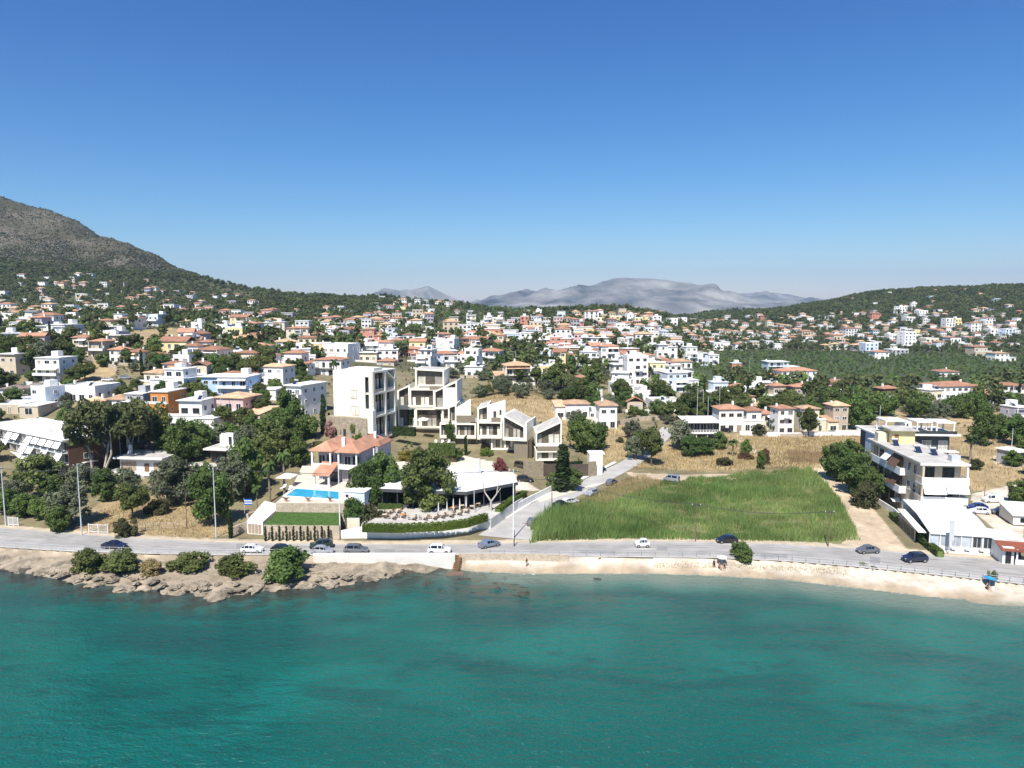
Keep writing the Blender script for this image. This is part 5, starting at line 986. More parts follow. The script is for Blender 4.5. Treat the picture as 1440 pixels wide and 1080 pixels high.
    # tent restaurant
    x,y=79.6,131.8; b=B('restaurant','glazed seaside restaurant with a broad white tent roof beside the road','restaurant',x,y,2.1,math.radians(-13)); w=10.8; d=17
    r=b.part('roof')
    for i in range(5): a=w*i/5; r.prism([(-.6,3.1),(d*.45,4.6),(d,5.0),(d,5.1),(d*.45,4.7),(-.6,3.2)],'x',a+.02,a+w/5-.02,'canvas')
    sl=b.part('seam')
    for i in range(6): a=w*i/5; sl.prism([(-.62,3.06),(d*.45,4.56),(d,4.96),(d,5.14),(d*.45,4.75),(-.62,3.25)],'x',a-.02,a+.018,'galv')
    b.part('gable_wing','low white side annex').prism([(1.5,2.6),(d-2,3.4),(d-2,3.55),(1.5,2.75)],'x',-1.5,-.05,'canvas'); b.box('side_wall',-1.3,-1.1,4,d-2.2,-.5,2.7,'beige')
    for i in range(5): b.win(-1.3,5.2+i*2.2,.3,1.6,1.9,'l','darkmetal',1)
    for i in range(7): a=w*i/6; b.new('post').box(a-.09,a+.09,-.4,-.22,0,3.1,'metal_w')
    for i in range(6):
        a=w*i/6; b.win(a+w/12,-.2,.85,w/6-.3,2.1,'f','galv',1,'glass_pale' if i<4 else 'glass')
    for i in range(6): b.win(w,1.5+i*2.6,.5,2.3,2.3,'r','galv',1,'glass')
    b.box('front_parapet',.0,w,-.35,-.25,0,.8,'white') ; b.box('back_wall',0,w,d-.3,d,-.5,4.9,'white2'); b.box('kerb_step',-.2,w+.4,-1.5,-.41,-.3,.12,'concrete_w'); b.done(); OCC.append((x+6,y+7,10))
    for i in range(4):
        lx,ly=1.6+i*2.4,-1.0; a=math.radians(-13); X=x+lx*math.cos(a)-ly*math.sin(a); Y=y+lx*math.sin(a)+ly*math.cos(a)
        q=B('restaurant_table','white-clothed table before the tent restaurant, '+['leftmost','second from left','second from right','rightmost'][i],'table',X,Y,2.23,a,'white tables before the tent restaurant'); q.box('tabletop',-.45,.45,-.35,.35,.7,.75,'cloth_white'); q.part('cloth').box(-.46,.46,-.36,.36,.45,.7,'cloth_white'); q.part('leg').cyl((0,0,0),(0,0,.45),.05,.05,'darkmetal',6); q.done()
    x3,y3=at_z(1334,779,2.1); q=B('sign_post','tall blank grey banner on a post at the front corner of the tent restaurant','sign',x3,y3,2.0); q.part('post').cyl((0,0,0),(0,0,6.6),.09,.08,'galv',8); q.part('banner').box(-.1,.75,-.06,.06,2.6,6.5,'galv'); q.done()
    # red-roofed kiosk at the right edge
    x,y=at_z(1409,792,2.1); b=B('kiosk','white kiosk with a brown-red tiled roof right of the tent restaurant','kiosk',x,y,2.1,math.radians(-15)); b.box('wall',0,1.8,0,12,-.5,3.0,'white'); b.part('roof').prism([(-.8,2.5),(2.6,3.3),(2.6,3.45),(-.8,2.65)],'x',-.5,5.4,'rust'); b.part('flat_roof').box(-.2,5.2,2.7,11,3.0,3.2,'concrete_w'); b.win(.9,0,.1,.9,2.2,'f','darkmetal',0,name='door')
    for xx in(2.2,4.3): b.new('pillar').box(xx-.12,xx+.12,-.3,-.06,0,2.8,'white')
    b.box('counter',2.0,4.4,-.2,-.02,0,.9,'white'); b.box('inner_wall',1.81,4.4,4,4.2,0,3.2,'charcoal'); b.done(); OCC.append((x+2,y+5,6))
    hedge('hedge',pxy((1254,728),(1275,746),(1300,766),(1322,784)),1.2,1.3,'leafy','dark green clipped hedge running back from the road beside the tent restaurant',size=.13,dens=45)
    wallthing('boundary_wall',pxy((1168,655),(1195,684),(1232,707),(1256,722),(1268,733)),1.3,.25,'white2','low pale wall between the sandy lot and the apartment garden')
    x,y,_=gp(1262,716); parasol(x,y,g1(x,y),1.9,2.8,'canvas','white parasol beside the low wall of the beige apartment building',square=True)
    b=B('shed','low white lean-to shed in the parking area at the right edge','shed',*at_Y(1424,742,146)[:2],2.4,math.radians(-14)); b.part('wall').prism([(0,0),(0,2.0),(7,3.0),(7,0)],'x',0,6,'white2'); b.part('roof').prism([(-.4,2.0),(7.3,3.1),(7.3,3.25),(-.4,2.15)],'x',-.4,6.3,'roofwhite'); b.win(2,0,.6,1.4,.9,'f','darkmetal'); b.done()
    wallthing('boundary_wall',[at_Y(1418,725,152)[:2],at_Y(1440,741,148)[:2],at_Y(1470,765,140)[:2]],1.6,.25,'concrete','grey concrete wall behind the parked silver cars')
apt_right()
# --- seaside railing, sea wall
def railing(name,u0,u1,off,label,m,h,sp,rails=2):
    n=int((u1-u0)*135/sp); us_=np.linspace(u0,u1,n); x0=u0*(rnY(u0)+off); o=empty(name,(float(x0),float(rnY(u0)+off),2.1),0,label,'railing'); O=Vector(o.location); pm=MB(); rm=MB(); P=[]
    for u in us_: P.append(Vector((float(u*(rnY(u)+off)),float(rnY(u)+off),2.1))-O)
    pp=MB(); pp.box(-.04,.04,-.04,.04,-.3,h,m); pmesh=pp.mesh('post')
    for p in P[:100]: q=bpy.data.objects.new('post',pmesh); q.location=p; link(q,o)
    for a,b in zip(P[:-1],P[1:]):
        for k in range(rails): zz=h-.05-k*(h*.42); rm.cyl(a+Vector((0,-.06,zz)),b+Vector((0,-.06,zz)),.03,.03,m,5,False)
    rm.obj('rail',o)
def u_of(px): x,y=at_z(px,780,2); return x/y
railing('guard_railing',u_of(-60),u_of(452),-.1,'grey post and rail guard railing above the rocky shore','galv',1.0,2.2)
railing('guard_railing',u_of(690),u_of(1500),-.1,'grey post and rail guard railing along the sandy beach','metal',.9,2.6)
def seawall(px0,px1,off,th,top,m,label,bot=.3):
    us_=np.linspace(u_of(px0),u_of(px1),40); mb=MB(); P=[(float(u*(rnY(u)+off)),float(rnY(u)+off)) for u in us_]+[(float(u*(rnY(u)+off+th)),float(rnY(u)+off+th)) for u in us_[::-1]]; mb.prism(P,'z',bot,top,m); o=mb.obj('sea_wall'); tag(o,label,'wall'); return o
seawall(440,640,-2.0,1.45,2.55,'concrete_w','long pale concrete sea wall above the rocks before the pavement',0)
seawall(645,800,-.95,.35,2.5,'stone_pale','low pale stone sea wall between the road and the sand')
def jetty():
    x,y=at_z(640,797,.2); b=B('jetty_steps','dark wooden steps going down the sea wall to the water','steps',x,y,.2,.1)
    st=b.part('stair')
    for i in range(8): st.box(-.7+i*.12,.5+i*.12,-2.2+i*.38,-1.84+i*.38,-.3+i*.29,-.05+i*.29,'wood')
    b.part('platform').box(-1.6,1.4,-4,-2.25,-.4,-.1,'woodpole'); b.railing('railing',.6,1.4,-2.2,.8,.1,1.4,'woodpole'); b.done()
jetty()
# ---------------------------------------------------------------- houses of the town, one by one: px py w h colour roof turn
HL='''12 488 26 19 u f .1|14 529 30 31 e f -.2|84 481 40 24 w f -.35|115 499 25 24 c h -.15|140 505 25 25 e h -.2|166 510 25 18 v h -.3|192 513 28 18 v h -.3|218 514 24 15 v h -.3|243 534 28 22 w h -.25
60 572 38 27 u f -.45|114 564 64 20 w f -.2|16 557 36 10 v d .1|14 582 44 13 e f 0|130 577 30 12 c m -.2|164 574 32 12 w m -.2|191 576 28 22 g f -.1|214 550 42 25 c m -.35|266 509 30 22 v h -.25|296 516 40 24 w h -.2|342 522 40 25 c h -.12
378 518 32 18 v h -.15|411 525 34 28 w h -.25|270 530 27 12 u f -.1|278 468 18 14 u f -.2|346 473 34 18 w h -.15|360 483 26 10 w t -.2|374 470 18 16 w f -.2|394 471 20 12 c h -.1|168 459 15 17 w f -.2|192 459 14 15 g f -.2|214 459 26 16 u f -.2|146 465 32 14 e h -.1|116 466 22 12 w f -.1|102 459 20 9 e h .1
463 528 44 22 w h -.15|473 509 52 24 w f -.3|518 508 28 12 c f -.1|543 509 32 17 w f .1|543 514 26 6 e h -.1|576 502 32 11 a h -.1|598 511 20 15 v f .1|500 489 18 9 w t .1|533 481 15 12 e h -.1|550 481 16 19 u f -.2|548 463 16 10 w f 0|440 478 22 8 c h 0|515 479 15 12 w f .1
496 472 24 10 e h 0|470 463 24 8 v f .1|575 467 18 12 w f -.1|425 509 15 12 w f .1|638 459 14 13 c f -.1|662 458 14 15 w f .1|687 459 13 15 v f -.2|701 461 17 14 c f -.2|740 459 16 14 a f -.1|757 446 10 10 w f 0|757 459 13 10 w f .1|664 482 32 13 y h -.1|692 479 22 9 v m -.1
684 488 20 7 w t .1|752 477 26 12 w f -.1|648 506 18 8 v h -.1|690 512 34 18 w h -.2|636 519 20 10 w f 0|667 530 26 14 w f -.1|726 540 38 26 c m .15|741 515 20 13 a h -.3|766 509 20 14 u f -.2|752 532 18 13 u f .3|770 536 30 21 y f .05|786 514 18 9 c h -.1
857 517 26 30 w h .05|895 541 32 40 w f .12|870 556 24 17 w f .15|931 511 18 26 w f .1|945 511 14 23 v f .12|971 510 18 22 w f .15|988 513 15 16 u f .1|1003 513 16 14 w f .1|798 488 20 13 w f -.1|805 503 26 14 v f -.1|850 475 20 12 a f 0|872 474 14 19 w f .1|891 474 22 11 c f .1
920 470 18 12 u f .25|832 451 20 13 v h 0|841 455 11 8 c f 0|865 454 14 9 y f 0|886 452 10 10 w f .1|898 456 13 9 y f .1|923 453 14 8 w f .2|815 463 12 11 a f 0|792 466 18 10 w f -.1|804 470 14 10 w f 0|898 484 18 8 e h .1|818 541 13 10 c h .1|836 558 20 9 w f .3|898 556 18 12 g f 0
936 556 30 15 w f .15|908 563 28 10 w f .1|936 581 44 17 w f .05|893 577 22 12 e t 0|946 457 14 9 w f .1|960 455 12 8 w f .1|1012 563 28 25 u f .15|1040 556 22 12 v h 0|1060 564 32 18 w f .05|1046 571 30 14 c h .05|1078 551 28 13 w f 0|1098 566 26 23 s h .15|1127 568 26 24 s h .15
1027 607 36 32 w h .05|1057 606 30 28 v h .08|1074 582 26 11 v m .05|1079 602 15 20 c h 0|1103 611 26 37 w h .15|1144 607 34 32 c m .1|1180 606 24 36 s m .1|1183 553 28 14 w t .2|1094 521 30 12 u f .05|1129 536 66 14 w h .1|1036 520 13 9 a f 0|1255 569 32 22 n h .25|1313 575 34 26 c f .3
1346 571 68 28 w h .12|1424 560 36 18 v h .1|1335 530 28 7 v h 0|1408 508 22 11 w m .1|1382 501 26 13 e h .1|1278 489 20 22 w f .2|1310 487 20 11 c f .1|1346 486 22 11 w t .1|1432 600 26 28 l f .25|1433 655 26 20 g f .3|1225 497 20 14 u f .1|1240 505 20 10 w h 0|1300 447 16 10 w f .1|1268 441 16 10 w f .1
1286 436 8 10 w f 0|1336 462 14 14 w f .1|1347 457 12 9 y f .1|1372 466 16 12 w h .1|1392 458 16 11 w h .1|1400 472 18 9 w f .1|1420 474 18 11 u f .1|1232 451 14 10 a h .1|1280 454 14 8 v f .1|1256 480 14 10 w f .1|1198 474 22 12 v h .1|1178 482 18 10 c h .1|1265 500 26 8 g f .1|1135 475 18 9 e h .1'''
for e in HL.replace('\n','|').split('|'):
    a=e.split(); house(float(a[0]),float(a[1]),float(a[2]),float(a[3]),a[4],a[5],float(a[6]))
# hand-set individuals
house(223,601,36,50,'o','f',-.12,dep=11,st=3); house(262,606,48,42,'w','f',-.12,dep=10,st=2); house(318,596,64,36,'p','m',-.22,dep=12,st=2); house(318,560,70,30,'b','f',-.08,dep=11,st=2); house(424,588,30,46,'w','f',-.38,dep=13,st=3)
house(810,588,36,20,'w','m',.06,dep=9,st=1); house(854,602,26,32,'w','m',.06,dep=9,st=2); house(832,590,18,16,'v','f',.06,dep=7,st=1)
def stilt_house():
    x,y,z=gp(987,619); s=y/1000; b=B('house','low dark glazed house on stilts with a broad white roof beside the side street','house',x,y,z,.04); w=23.5*s; zf=14*s*.75
    b.box('floor_slab',-w,w,0,8,zf-.35,zf,'white2'); b.box('wall',-w+.6,w-.4,1.6,8,zf,zf+3.4,'charcoal'); b.part('roof').prism([(-.9,zf+3.5),(8.5,zf+4.3),(8.5,zf+4.5),(-.9,zf+3.75)],'x',-w-.5,w+.4,'white')
    for i in range(5): b.win(-w+2+i*2.2,1.6,zf+.1,1.9,2.9,'f','galv',1)
    for i in range(12): b.new('baluster').box(-w+.1+i*(2*w-.4)/11,-w+.3+i*(2*w-.4)/11,0,.12,zf,zf+.9,'white')
    b.box('rail',-w,w,-.02,.14,zf+.9,zf+1.0,'white')
    for xx in (-w+.5,-w/3,w/3,w-.6):
        for yy in(.4,7): b.new('stilt').box(xx,xx+.3,yy,yy+.3,-2,zf-.36,'concrete')
    b.done(); OCC.append((x,y+4,8))
stilt_house()
# forecourt walls of the right-hand row
wallthing('garden_wall',pxy((1040,612),(1088,614),(1125,614),(1160,613),(1225,612)),1.5,.25,'white','white garden wall with gates along the row of houses above the straw field')
wallthing('garden_wall',pxy((860,600),(895,592),(935,590)),1.6,.25,'stone_pale','pale stone garden wall at the upper end of the side street')
wallthing('garden_wall',pxy((64,505),(100,510),(130,507),(165,522)),1.6,.3,'stone_pale','pale stone wall along the brown vacant plot on the left hill')
x,y,_=gp(898,572); tree('leafy',x,y-3,4.0,1.1,True,'magenta','magenta bougainvillea over the house above the side street','flowering shrubs')
# ---------------------------------------------------------------- rocky shore
mat('rock',(.27,.225,.165),.95,.45,.45,bump=1.6,bscale=1.6); mat('rock_wet',(.060,.055,.040),.6,.3,.8,bump=.8)
def rocks():
    us_=np.linspace(u_of(-260),u_of(648),420); nv=34; V=[]
    for u in us_:
        s,n=float(shoreY(u)),float(rnY(u))-2.6; px,_=proj(u*n,n,1)
        for j in range(nv):
            t=j/(nv-1); y=s-2.2+(n-s+2.2)*t; x=u*y
            a=mnoise.ridged_multi_fractal(Vector(((x+.8*y)*.13,(y-.55*x)*.5,3.3)),.7,2.2,6,1.0,2.0); f=mnoise.noise(Vector((x*.6,y*.9,9)))
            h=-.75+2.05*t**.9+.62*(a-1.15)*min(1,t*3)*(1-.5*t)+.28*f; fade=min(1,max(0,(648-px)/60)); h=h*fade+(-.6)*(1-fade); V.append((x+.25*f,y+.35*mnoise.noise(Vector((x*.35,y*.5,2))),h if j<nv-1 else min(h,1.9)))
    V=np.array(V); nu=len(us_); i=np.arange(nu-1)[:,None]*nv+np.arange(nv-1)[None,:]; F=np.stack([i,i+1,i+nv+1,i+nv],-1).reshape(-1,4); Zc=V[F].mean(1)[:,2]
    o=link(bpy.data.objects.new('rocks',npmesh('rocks',V,F,['rock','rock_wet'],mi=(Zc<.30+.25*np.sin(V[F].mean(1)[:,0]*.9)).astype(int)))); tag(o,kind='structure')
rocks()
def boulder(x,y,z,r,seed,label,m='rock'):
    bm=bmesh.new(); bmesh.ops.create_icosphere(bm,subdivisions=3,radius=1)
    for v in bm.verts:
        a=mnoise.ridged_multi_fractal(v.co*.9+Vector((seed,0,0)),.9,2,4,1,2)-1; b=mnoise.noise(v.co*2.3+Vector((0,seed,0))); v.co*=1+.5*a+.2*b; v.co.z*=.42; v.co.x*=1.35
    me=bpy.data.meshes.new('boulder'); bm.to_mesh(me); bm.free(); me.materials.append(M[m]); o=bpy.data.objects.new('boulder',me); o.location=(x,y,z); o.scale=(r,r,r); o.rotation_euler=(0,0,seed*1.7); link(o); return tag(o,label,'boulder','boulders along the rocky shore')
BL=[(28,800,1.2),(60,806,.9),(108,815,1.3),(133,822,1.0),(176,826,1.5),(205,826,1.2),(240,829,1.4),(262,827,1.7),(285,833,1.2),(309,836,1.7),(333,831,1.3),(362,827,1.5),(391,824,1.6),(402,812,2.1),(430,822,1.3),(462,820,1.4),(490,818,1.0),(520,812,1.2),(546,808,1.0),(570,803,.8)]
for i,(px,py,r) in enumerate(BL):
    x,y=at_z(px,py,.2); boulder(x,y,-.02,r,i+1,('large ' if r>1.45 else 'small ' if r<1.1 else '')+'pale grooved boulder at the waterline, '+('below the left end of the road' if px<150 else 'below the two middle shore bushes' if px<300 else 'below the big right-hand shore bush' if px<440 else 'below the concrete sea wall'))
for i,(px,py,r) in enumerate(((700,828,.35),(737,835,.5),(840,815,.35),(600,822,.4),(655,815,.4),(617,830,.3))):
    x,y=at_z(px,py,-.1); boulder(x,y,-.12,r*1.6,i+31,'dark wet rock just breaking the shallow water near the steps','rock_wet')
stones=[]
for i in range(46):
    px=R.uniform(5,560); t=R.uniform(.15,.95); sx,sy=at_z(px,float(np.interp(px,[0,100,200,310,370,420,500,545,600],[797,814,823,832,825,820,814,808,802]))-R.uniform(0,13),.8)
    if i<7: o=boulder(sx,sy,.75,R.uniform(.3,.7),i+60,'small loose pale stone lying on the rock ledge above the water'); o.name='stone'; o['category']='stone'; o['group']='loose stones on the rock ledge'; stones.append(o)
    else: c=stones[i%7].copy(); COL.objects.link(c); c.location=(sx,sy,.75+R.uniform(-.2,.2)); s=R.uniform(.25,.75); c.scale=(s,s,s); c.rotation_euler=(R.uniform(-.3,.3),0,R.uniform(0,6))
# bushes on the rocks and along the beach
def bushpx(px,py,w,h,leaf,label,n=3,grp=None,z=None,kind='bush'):
    x,y,_=gp(px,py) if z is None else (*at_z(px,py,z),z); s=y/1000; o=tree(kind,x,y,h*s*1.15,w*s/(h*s*1.15)/1.3,True,leaf or ('pine' if z==1.2 else None),label,grp,z=z); return o
for (px,py,w,h,l) in ((124,799,52,30,'dark rounded bush on the rocks beside the left end of the guard railing'),(170,800,62,27,'wide dark bush on the rocks beside the grey dry scrub'),(266,798,56,20,'low dark bush on the rocks, alone between two bare patches'),(330,803,60,24,'low spreading dark bush left of the large round one'),(404,808,72,40,'large round green bush on the rocks below the black car')): bushpx(px,py,w,h,'leafy' if px>390 else None,l,grp='bushes on the shore rocks',z=1.2)
bushpx(212,806,34,22,'drygrass','grey dry scrub on the rocks between two dark bushes',z=1.0)
bushpx(1043,789,34,30,'leafy','round oleander bush with pale flowers at the beach edge by the road',z=1.6); bushpx(1395,817,14,16,'olive','thin grey-green shrub behind the blue beach parasol',z=1.6); bushpx(1228,803,14,8,'woods','low windblown shrub on the sand bank',z=1.4); bushpx(1213,797,22,6,'leafy','flat green beach plant left of the windblown shrub',z=1.5)
for i,px in enumerate((758,772,810,842,862,880,905,1270,1290,1315,1345,1370)): bushpx(px,786+max(0,(px-1200)*.14),7+R.random()*6,4,'scrub','small weed tuft at the top of the sand beside the railing',grp='weed tufts at the beach edge',z=1.5)
def beachgrass():
    a=[(float(u*(rnY(u)-.7)),float(rnY(u)-.7)) for u in np.linspace(u_of(920),u_of(1195),30)]; c=[(float(u*(rnY(u)-2.2)),float(rnY(u)-2.2)) for u in np.linspace(u_of(920),u_of(1195),30)][::-1]
    grassblades('dry_grass',a+c,None,6000,.3,.05,'drygrass')
beachgrass()
# ---------------------------------------------------------------- reed field
def reeds():
    P=[(748,762),(752,735),(768,722),(800,716),(845,711),(872,700),(902,689),(935,678),(970,674),(1040,668),(1090,664),(1140,660),(1172,690),(1190,722),(1210,760),(1160,763),(1080,762),(985,760),(900,759),(820,760)]
    poly0=[gp(*p)[:2] for p in P]; poly=[]; rj=random.Random(3)
    for (x0,y0),(x1,y1) in zip(poly0,poly0[1:]+poly0[:1]):
        k=max(1,int(math.hypot(x1-x0,y1-y0)/1.6)); fr=y0<144 and y1<144
        for j in range(k): a=rj.uniform(-1.6,1.6)*(.35 if fr else 1); poly.append((x0+(x1-x0)*j/k+a*.6,y0+(y1-y0)*j/k+(abs(a) if fr else a*1.5)))
    def hf(X,Y,rng):
        n=np.array([mnoise.noise(Vector((x*.06,y*.1,4))) for x,y in zip(X,Y)]); px,py=proj(X,Y,gz(X,Y)); left=np.clip((860-px)/60,0,1); n2=np.array([mnoise.noise(Vector((x*.25,y*.3,8))) for x,y in zip(X,Y)]); return np.maximum(.15,(.95+1.2*n+1.1*n2+left*1.5))*rng.uniform(.5,1.3,len(X))
    grassblades('reeds',poly,None,120000,hf,.075,'reed'); 
    grassblades('dry_reeds',poly,None,9000,lambda X,Y,rng:(.9+.7*np.array([mnoise.noise(Vector((x*.2,y*.2,1))) for x,y in zip(X,Y)])).clip(.1)*rng.uniform(.6,1.5,len(X)),.06,'drygrass')
    grassblades('dry_grass',[gp(*p)[:2] for p in ((800,716),(845,713),(872,702),(902,691),(935,680),(905,668),(880,674),(850,688),(815,704))],None,9000,.9,.07,'drygrass')
    grassblades('straw_grass',[gp(*p)[:2] for p in ((885,660),(955,615),(1030,613),(1200,608),(1230,640),(1150,660),(1000,664))],None,22000,.8,.10,'drygrass')
    grassblades('straw_grass',[gp(*p)[:2] for p in ((1330,640),(1335,605),(1440,585),(1440,680),(1370,690))],None,12000,.8,.10,'drygrass')
    grassblades('straw_grass',[gp(*p)[:2] for p in ((110,745),(120,725),(200,698),(320,698),(322,750),(280,758),(160,750))],None,9000,.5,.06,'drygrass')
    grassblades('straw_grass',[gp(*p)[:2] for p in ((640,566),(730,545),(800,570),(900,600),(890,640),(850,655),(800,625),(760,592),(700,578))],None,14000,.8,.10,'drygrass')
reeds()
# ---------------------------------------------------------------- cars
SEC=dict(hatch=[(0,.5,.5,.8),(.02,.66,.66,.94),(.2,.86,.86,1),(.27,.92,.94,1),(.40,.93,1.38,1),(.58,.94,1.46,1),(.80,.96,1.42,1),(.93,.98,1.12,1),(.985,.9,.92,.97),(1,.5,.5,.86)],
 sedan=[(0,.5,.5,.8),(.02,.66,.66,.94),(.22,.84,.84,1),(.28,.89,.91,1),(.42,.91,1.36,1),(.55,.92,1.43,1),(.70,.93,1.36,1),(.83,.94,1.0,1),(.97,.92,.93,.97),(1,.5,.5,.86)],
 suv=[(0,.6,.6,.85),(.02,.85,.85,.95),(.2,1.02,1.02,1),(.26,1.06,1.08,1),(.37,1.08,1.62,1),(.55,1.09,1.70,1),(.86,1.11,1.66,1),(.95,1.12,1.3,1),(.985,1.05,1.06,.97),(1,.6,.6,.9)],
 van=[(0,.6,.6,.85),(.02,.85,.85,.95),(.13,1.0,1.0,1),(.18,1.08,1.1,1),(.30,1.12,1.75,1),(.55,1.14,1.86,1),(.92,1.14,1.85,1),(.97,1.14,1.6,1),(.99,1.05,1.06,.98),(1,.6,.6,.92)],
 micro=[(0,.55,.55,.85),(.03,.72,.72,.95),(.16,.90,.90,1),(.22,.95,.97,1),(.42,.98,1.50,1),(.62,1.0,1.54,1),(.84,1.02,1.45,1),(.95,1.0,1.1,1),(.985,.9,.92,.97),(1,.5,.5,.9)])
def car(px,py,kind,col,face,label,L=None,z=None,xyz=None,grp='cars on the coast road'):
    L=L or dict(hatch=4.1,sedan=4.5,suv=4.45,van=4.6,micro=2.7)[kind]; w=dict(micro=.8).get(kind,.88)
    x,y,zz=xyz or gp(px,py)
    if z is not None: x,y=at_z(px,py,z); zz=z
    o=empty('van' if kind=='van' else 'car',(x,y,zz),face,label,'van' if kind=='van' else 'car',grp); S=SEC[kind]; mb=MB(); rings=[]; zb=.24 if kind!='suv' else .32
    for (t,hb,hr,wf) in S:
        X=L/2-t*L; W=w*wf; wr=W*(.80 if hr>hb+.12 else .93); rings.append([(X,-W*.9,zb),(X,-W,zb+.22),(X,-W*.985,hb),(X,-wr,hr),(X,0,hr+(.035 if hr>hb+.1 else .015)),(X,wr,hr),(X,W*.985,hb),(X,W,zb+.22),(X,W*.9,zb)])
    vs=[p for r in rings for p in r]; n=9; fs=[]
    for i in range(len(rings)-1):
        for j in range(n-1): fs.append((i*n+j,i*n+j+1,(i+1)*n+j+1,(i+1)*n+j))
        fs.append((i*n+n-1,i*n,(i+1)*n,(i+1)*n+n-1))
    fs+=[tuple(range(n)),tuple((len(rings)-1)*n+j for j in range(n))[::-1]]; mb.add(vs,fs,'car_'+col); bo=mb.obj('body',o); 
    def pane(name,quad,nrm,ins=.1):
        c=sum((Vector(q) for q in quad),Vector())/4; N=Vector(nrm).normalized()*.012; P=[Vector(q).lerp(c,ins) for q in quad]; m=MB(); m.add([tuple(p+N) for p in P]+[tuple(p-N*2) for p in P],[(0,1,2,3),(7,6,5,4),(0,4,5,1),(1,5,6,2),(2,6,7,3),(3,7,4,0)],'glass_car'); m.obj(name,o)
    k=[i for i in range(len(S)) if S[i][2]>S[i][1]+.12]; a,bk=k[0]-1,k[-1]+1
    def g(i,j): return rings[i][j]
    pane('windscreen',[g(a,2),g(a,6),g(a+1,5),g(a+1,3)],(1,0,.9),.08); pane('rear_window',[g(bk-1,3),g(bk-1,5),g(bk,6),g(bk,2)] ,(-1,0,.7),.12)
    if kind!='van' or 1:
        for j0,j1,sy in((2,3,-1),(6,5,1)):
            for p in range(a,bk-1):
                q=[g(p,j0),g(p+1,j0),g(p+1,j1),g(p,j1)]
                if kind=='van' and col=='white' and p>a+1: continue
                pane('side_window',q,(0,sy,.5),.13)
    wr=.31 if kind!='suv' else .36; tw=MB(); tw.cyl((0,-.1,0),(0,.1,0),wr,wr,'tyre',14); tm=tw.mesh('tyre'); rw=MB(); rw.cyl((0,-.105,0),(0,.105,0),wr*.62,wr*.62,'rim',10); rm=rw.mesh('rim')
    for X in (L*.5-.17*L-.05,-L*.5+.18*L):
        for sy in(-1,1):
            q=bpy.data.objects.new('wheel',tm); q.location=(X,sy*(w-.06),wr); link(q,o); r=bpy.data.objects.new('rim',rm); link(r,q)
    hb=S[1][1]
    for sy in(-1,1):
        m=MB(); m.box(L/2-.16,L/2-.015,sy*w*.62-.17,sy*w*.62+.17,hb-.16,hb-.02,'lamp_clear'); m.obj('headlight',o); m=MB(); m.box(-L/2+.01,-L/2+.10,sy*w*.68-.12,sy*w*.68+.12,S[-2][1]-.28,S[-2][1]-.05,'lamp_red'); m.obj('tail_light',o)
    for sy in (-1,1): m=MB(); m.box(L*.5-L*.32,L*.5-L*.29,sy*(w+.01),sy*(w+.17),S[3][1]-.02,S[3][1]+.12,'car_'+col) if sy>0 else m.box(L*.5-L*.32,L*.5-L*.29,-w-.17,-w-.01,S[3][1]-.02,S[3][1]+.12,'car_'+col); m.obj('mirror',o)
    m=MB(); m.box(L/2-.03,L/2+.02,-w*.5,w*.5,zb+.1,zb+.28,'darkmetal'); m.obj('grille',o)
    OCC.append((x,y,2.6)); return o
PI=math.pi; Zr=2.035
car(161,770.5,'sedan','navy',-.05,'dark navy saloon driving right above the left shore bushes',z=Zr); car(355,776,'hatch','white',-.02,'white hatchback on the road below the garage ramp',z=Zr,L=4.0); car(397,776,'hatch','black',-.02,'black car half hidden behind the large round shore bush',z=Zr); car(452,770,'suv','green',PI+.25,'dark green off-roader on the far lane below the lawn wall',z=Zr); car(454,778,'hatch','silver',-.02,'silver hatchback beside the dark green off-roader',z=Zr)
car(501,777.5,'suv','grey',-.03,'dark grey compact off-roader on the road below the tavern hedge left end',z=Zr,L=4.5); car(618,777.5,'suv','white',-.04,'white off-roader on the road beside the steps to the water',z=Zr,L=4.3); car(688,768.5,'sedan','steel',.55,'blue-grey saloon turning at the mouth of the side street',z=Zr,L=4.3)
car(903,768.5,'micro','white',PI+.02,'tiny white two-seater with dark roof in front of the reeds',z=Zr); car(1022,762.5,'hatch','black',PI+.05,'black hatchback parked at the reed field edge',z=Zr,L=4.1); car(1220,777,'sedan','grey',PI+.1,'grey saloon at the foot of the sandy lot',z=Zr,L=4.1); car(1286,789.5,'suv','navy',PI+.08,'dark navy off-roader on the road in front of the tent restaurant',z=Zr,L=4.3)
G2='cars parked up the side street'
car(749,737,'hatch','grey',1.3,'grey car half hidden by the tall reeds at the street corner',grp=G2); car(790,712,'sedan','black',.5,'black car parked by the reeds behind the brown pole',grp=G2); car(802,708,'hatch','white',.55,'white car with dark windscreen parked by the reeds',grp=G2); car(832,696,'hatch','silver',-2.2,'silver-grey hatchback driving down the side street',grp=G2); car(860,681,'hatch','grey',1.0,'dark grey car on the side street behind a tuft of reeds',grp=G2); car(944,677,'van','silver',2.6,'silver people carrier on the dirt track above the reeds',L=4.3,grp=G2)
car(738,677,'suv','black',.05,'black off-roader parked behind the tavern by the driveway',grp=G2); car(735,658,'van','brown',-.5,'brown van at the garage under the sloping ivory house',L=4.8,grp=G2)
G3='cars in the parking area at the right'
car(1395,706,'van','white',PI,'white delivery van parked by the far pole in the parking area',L=4.3,grp=G3); car(1374,716,'hatch','blue',2.9,'bright blue car behind the beige apartment building',grp=G3); car(1377,722,'hatch','white',2.9,'white car beside the bright blue one',grp=G3); car(1409,723,'suv','grey',PI-.1,'dark grey off-roader beside the silver saloon in the parking area',grp=G3); car(1424,729,'sedan','silver',PI-.05,'silver saloon nearest the grey wall in the parking area',grp=G3)
G4='cars before the row of houses'
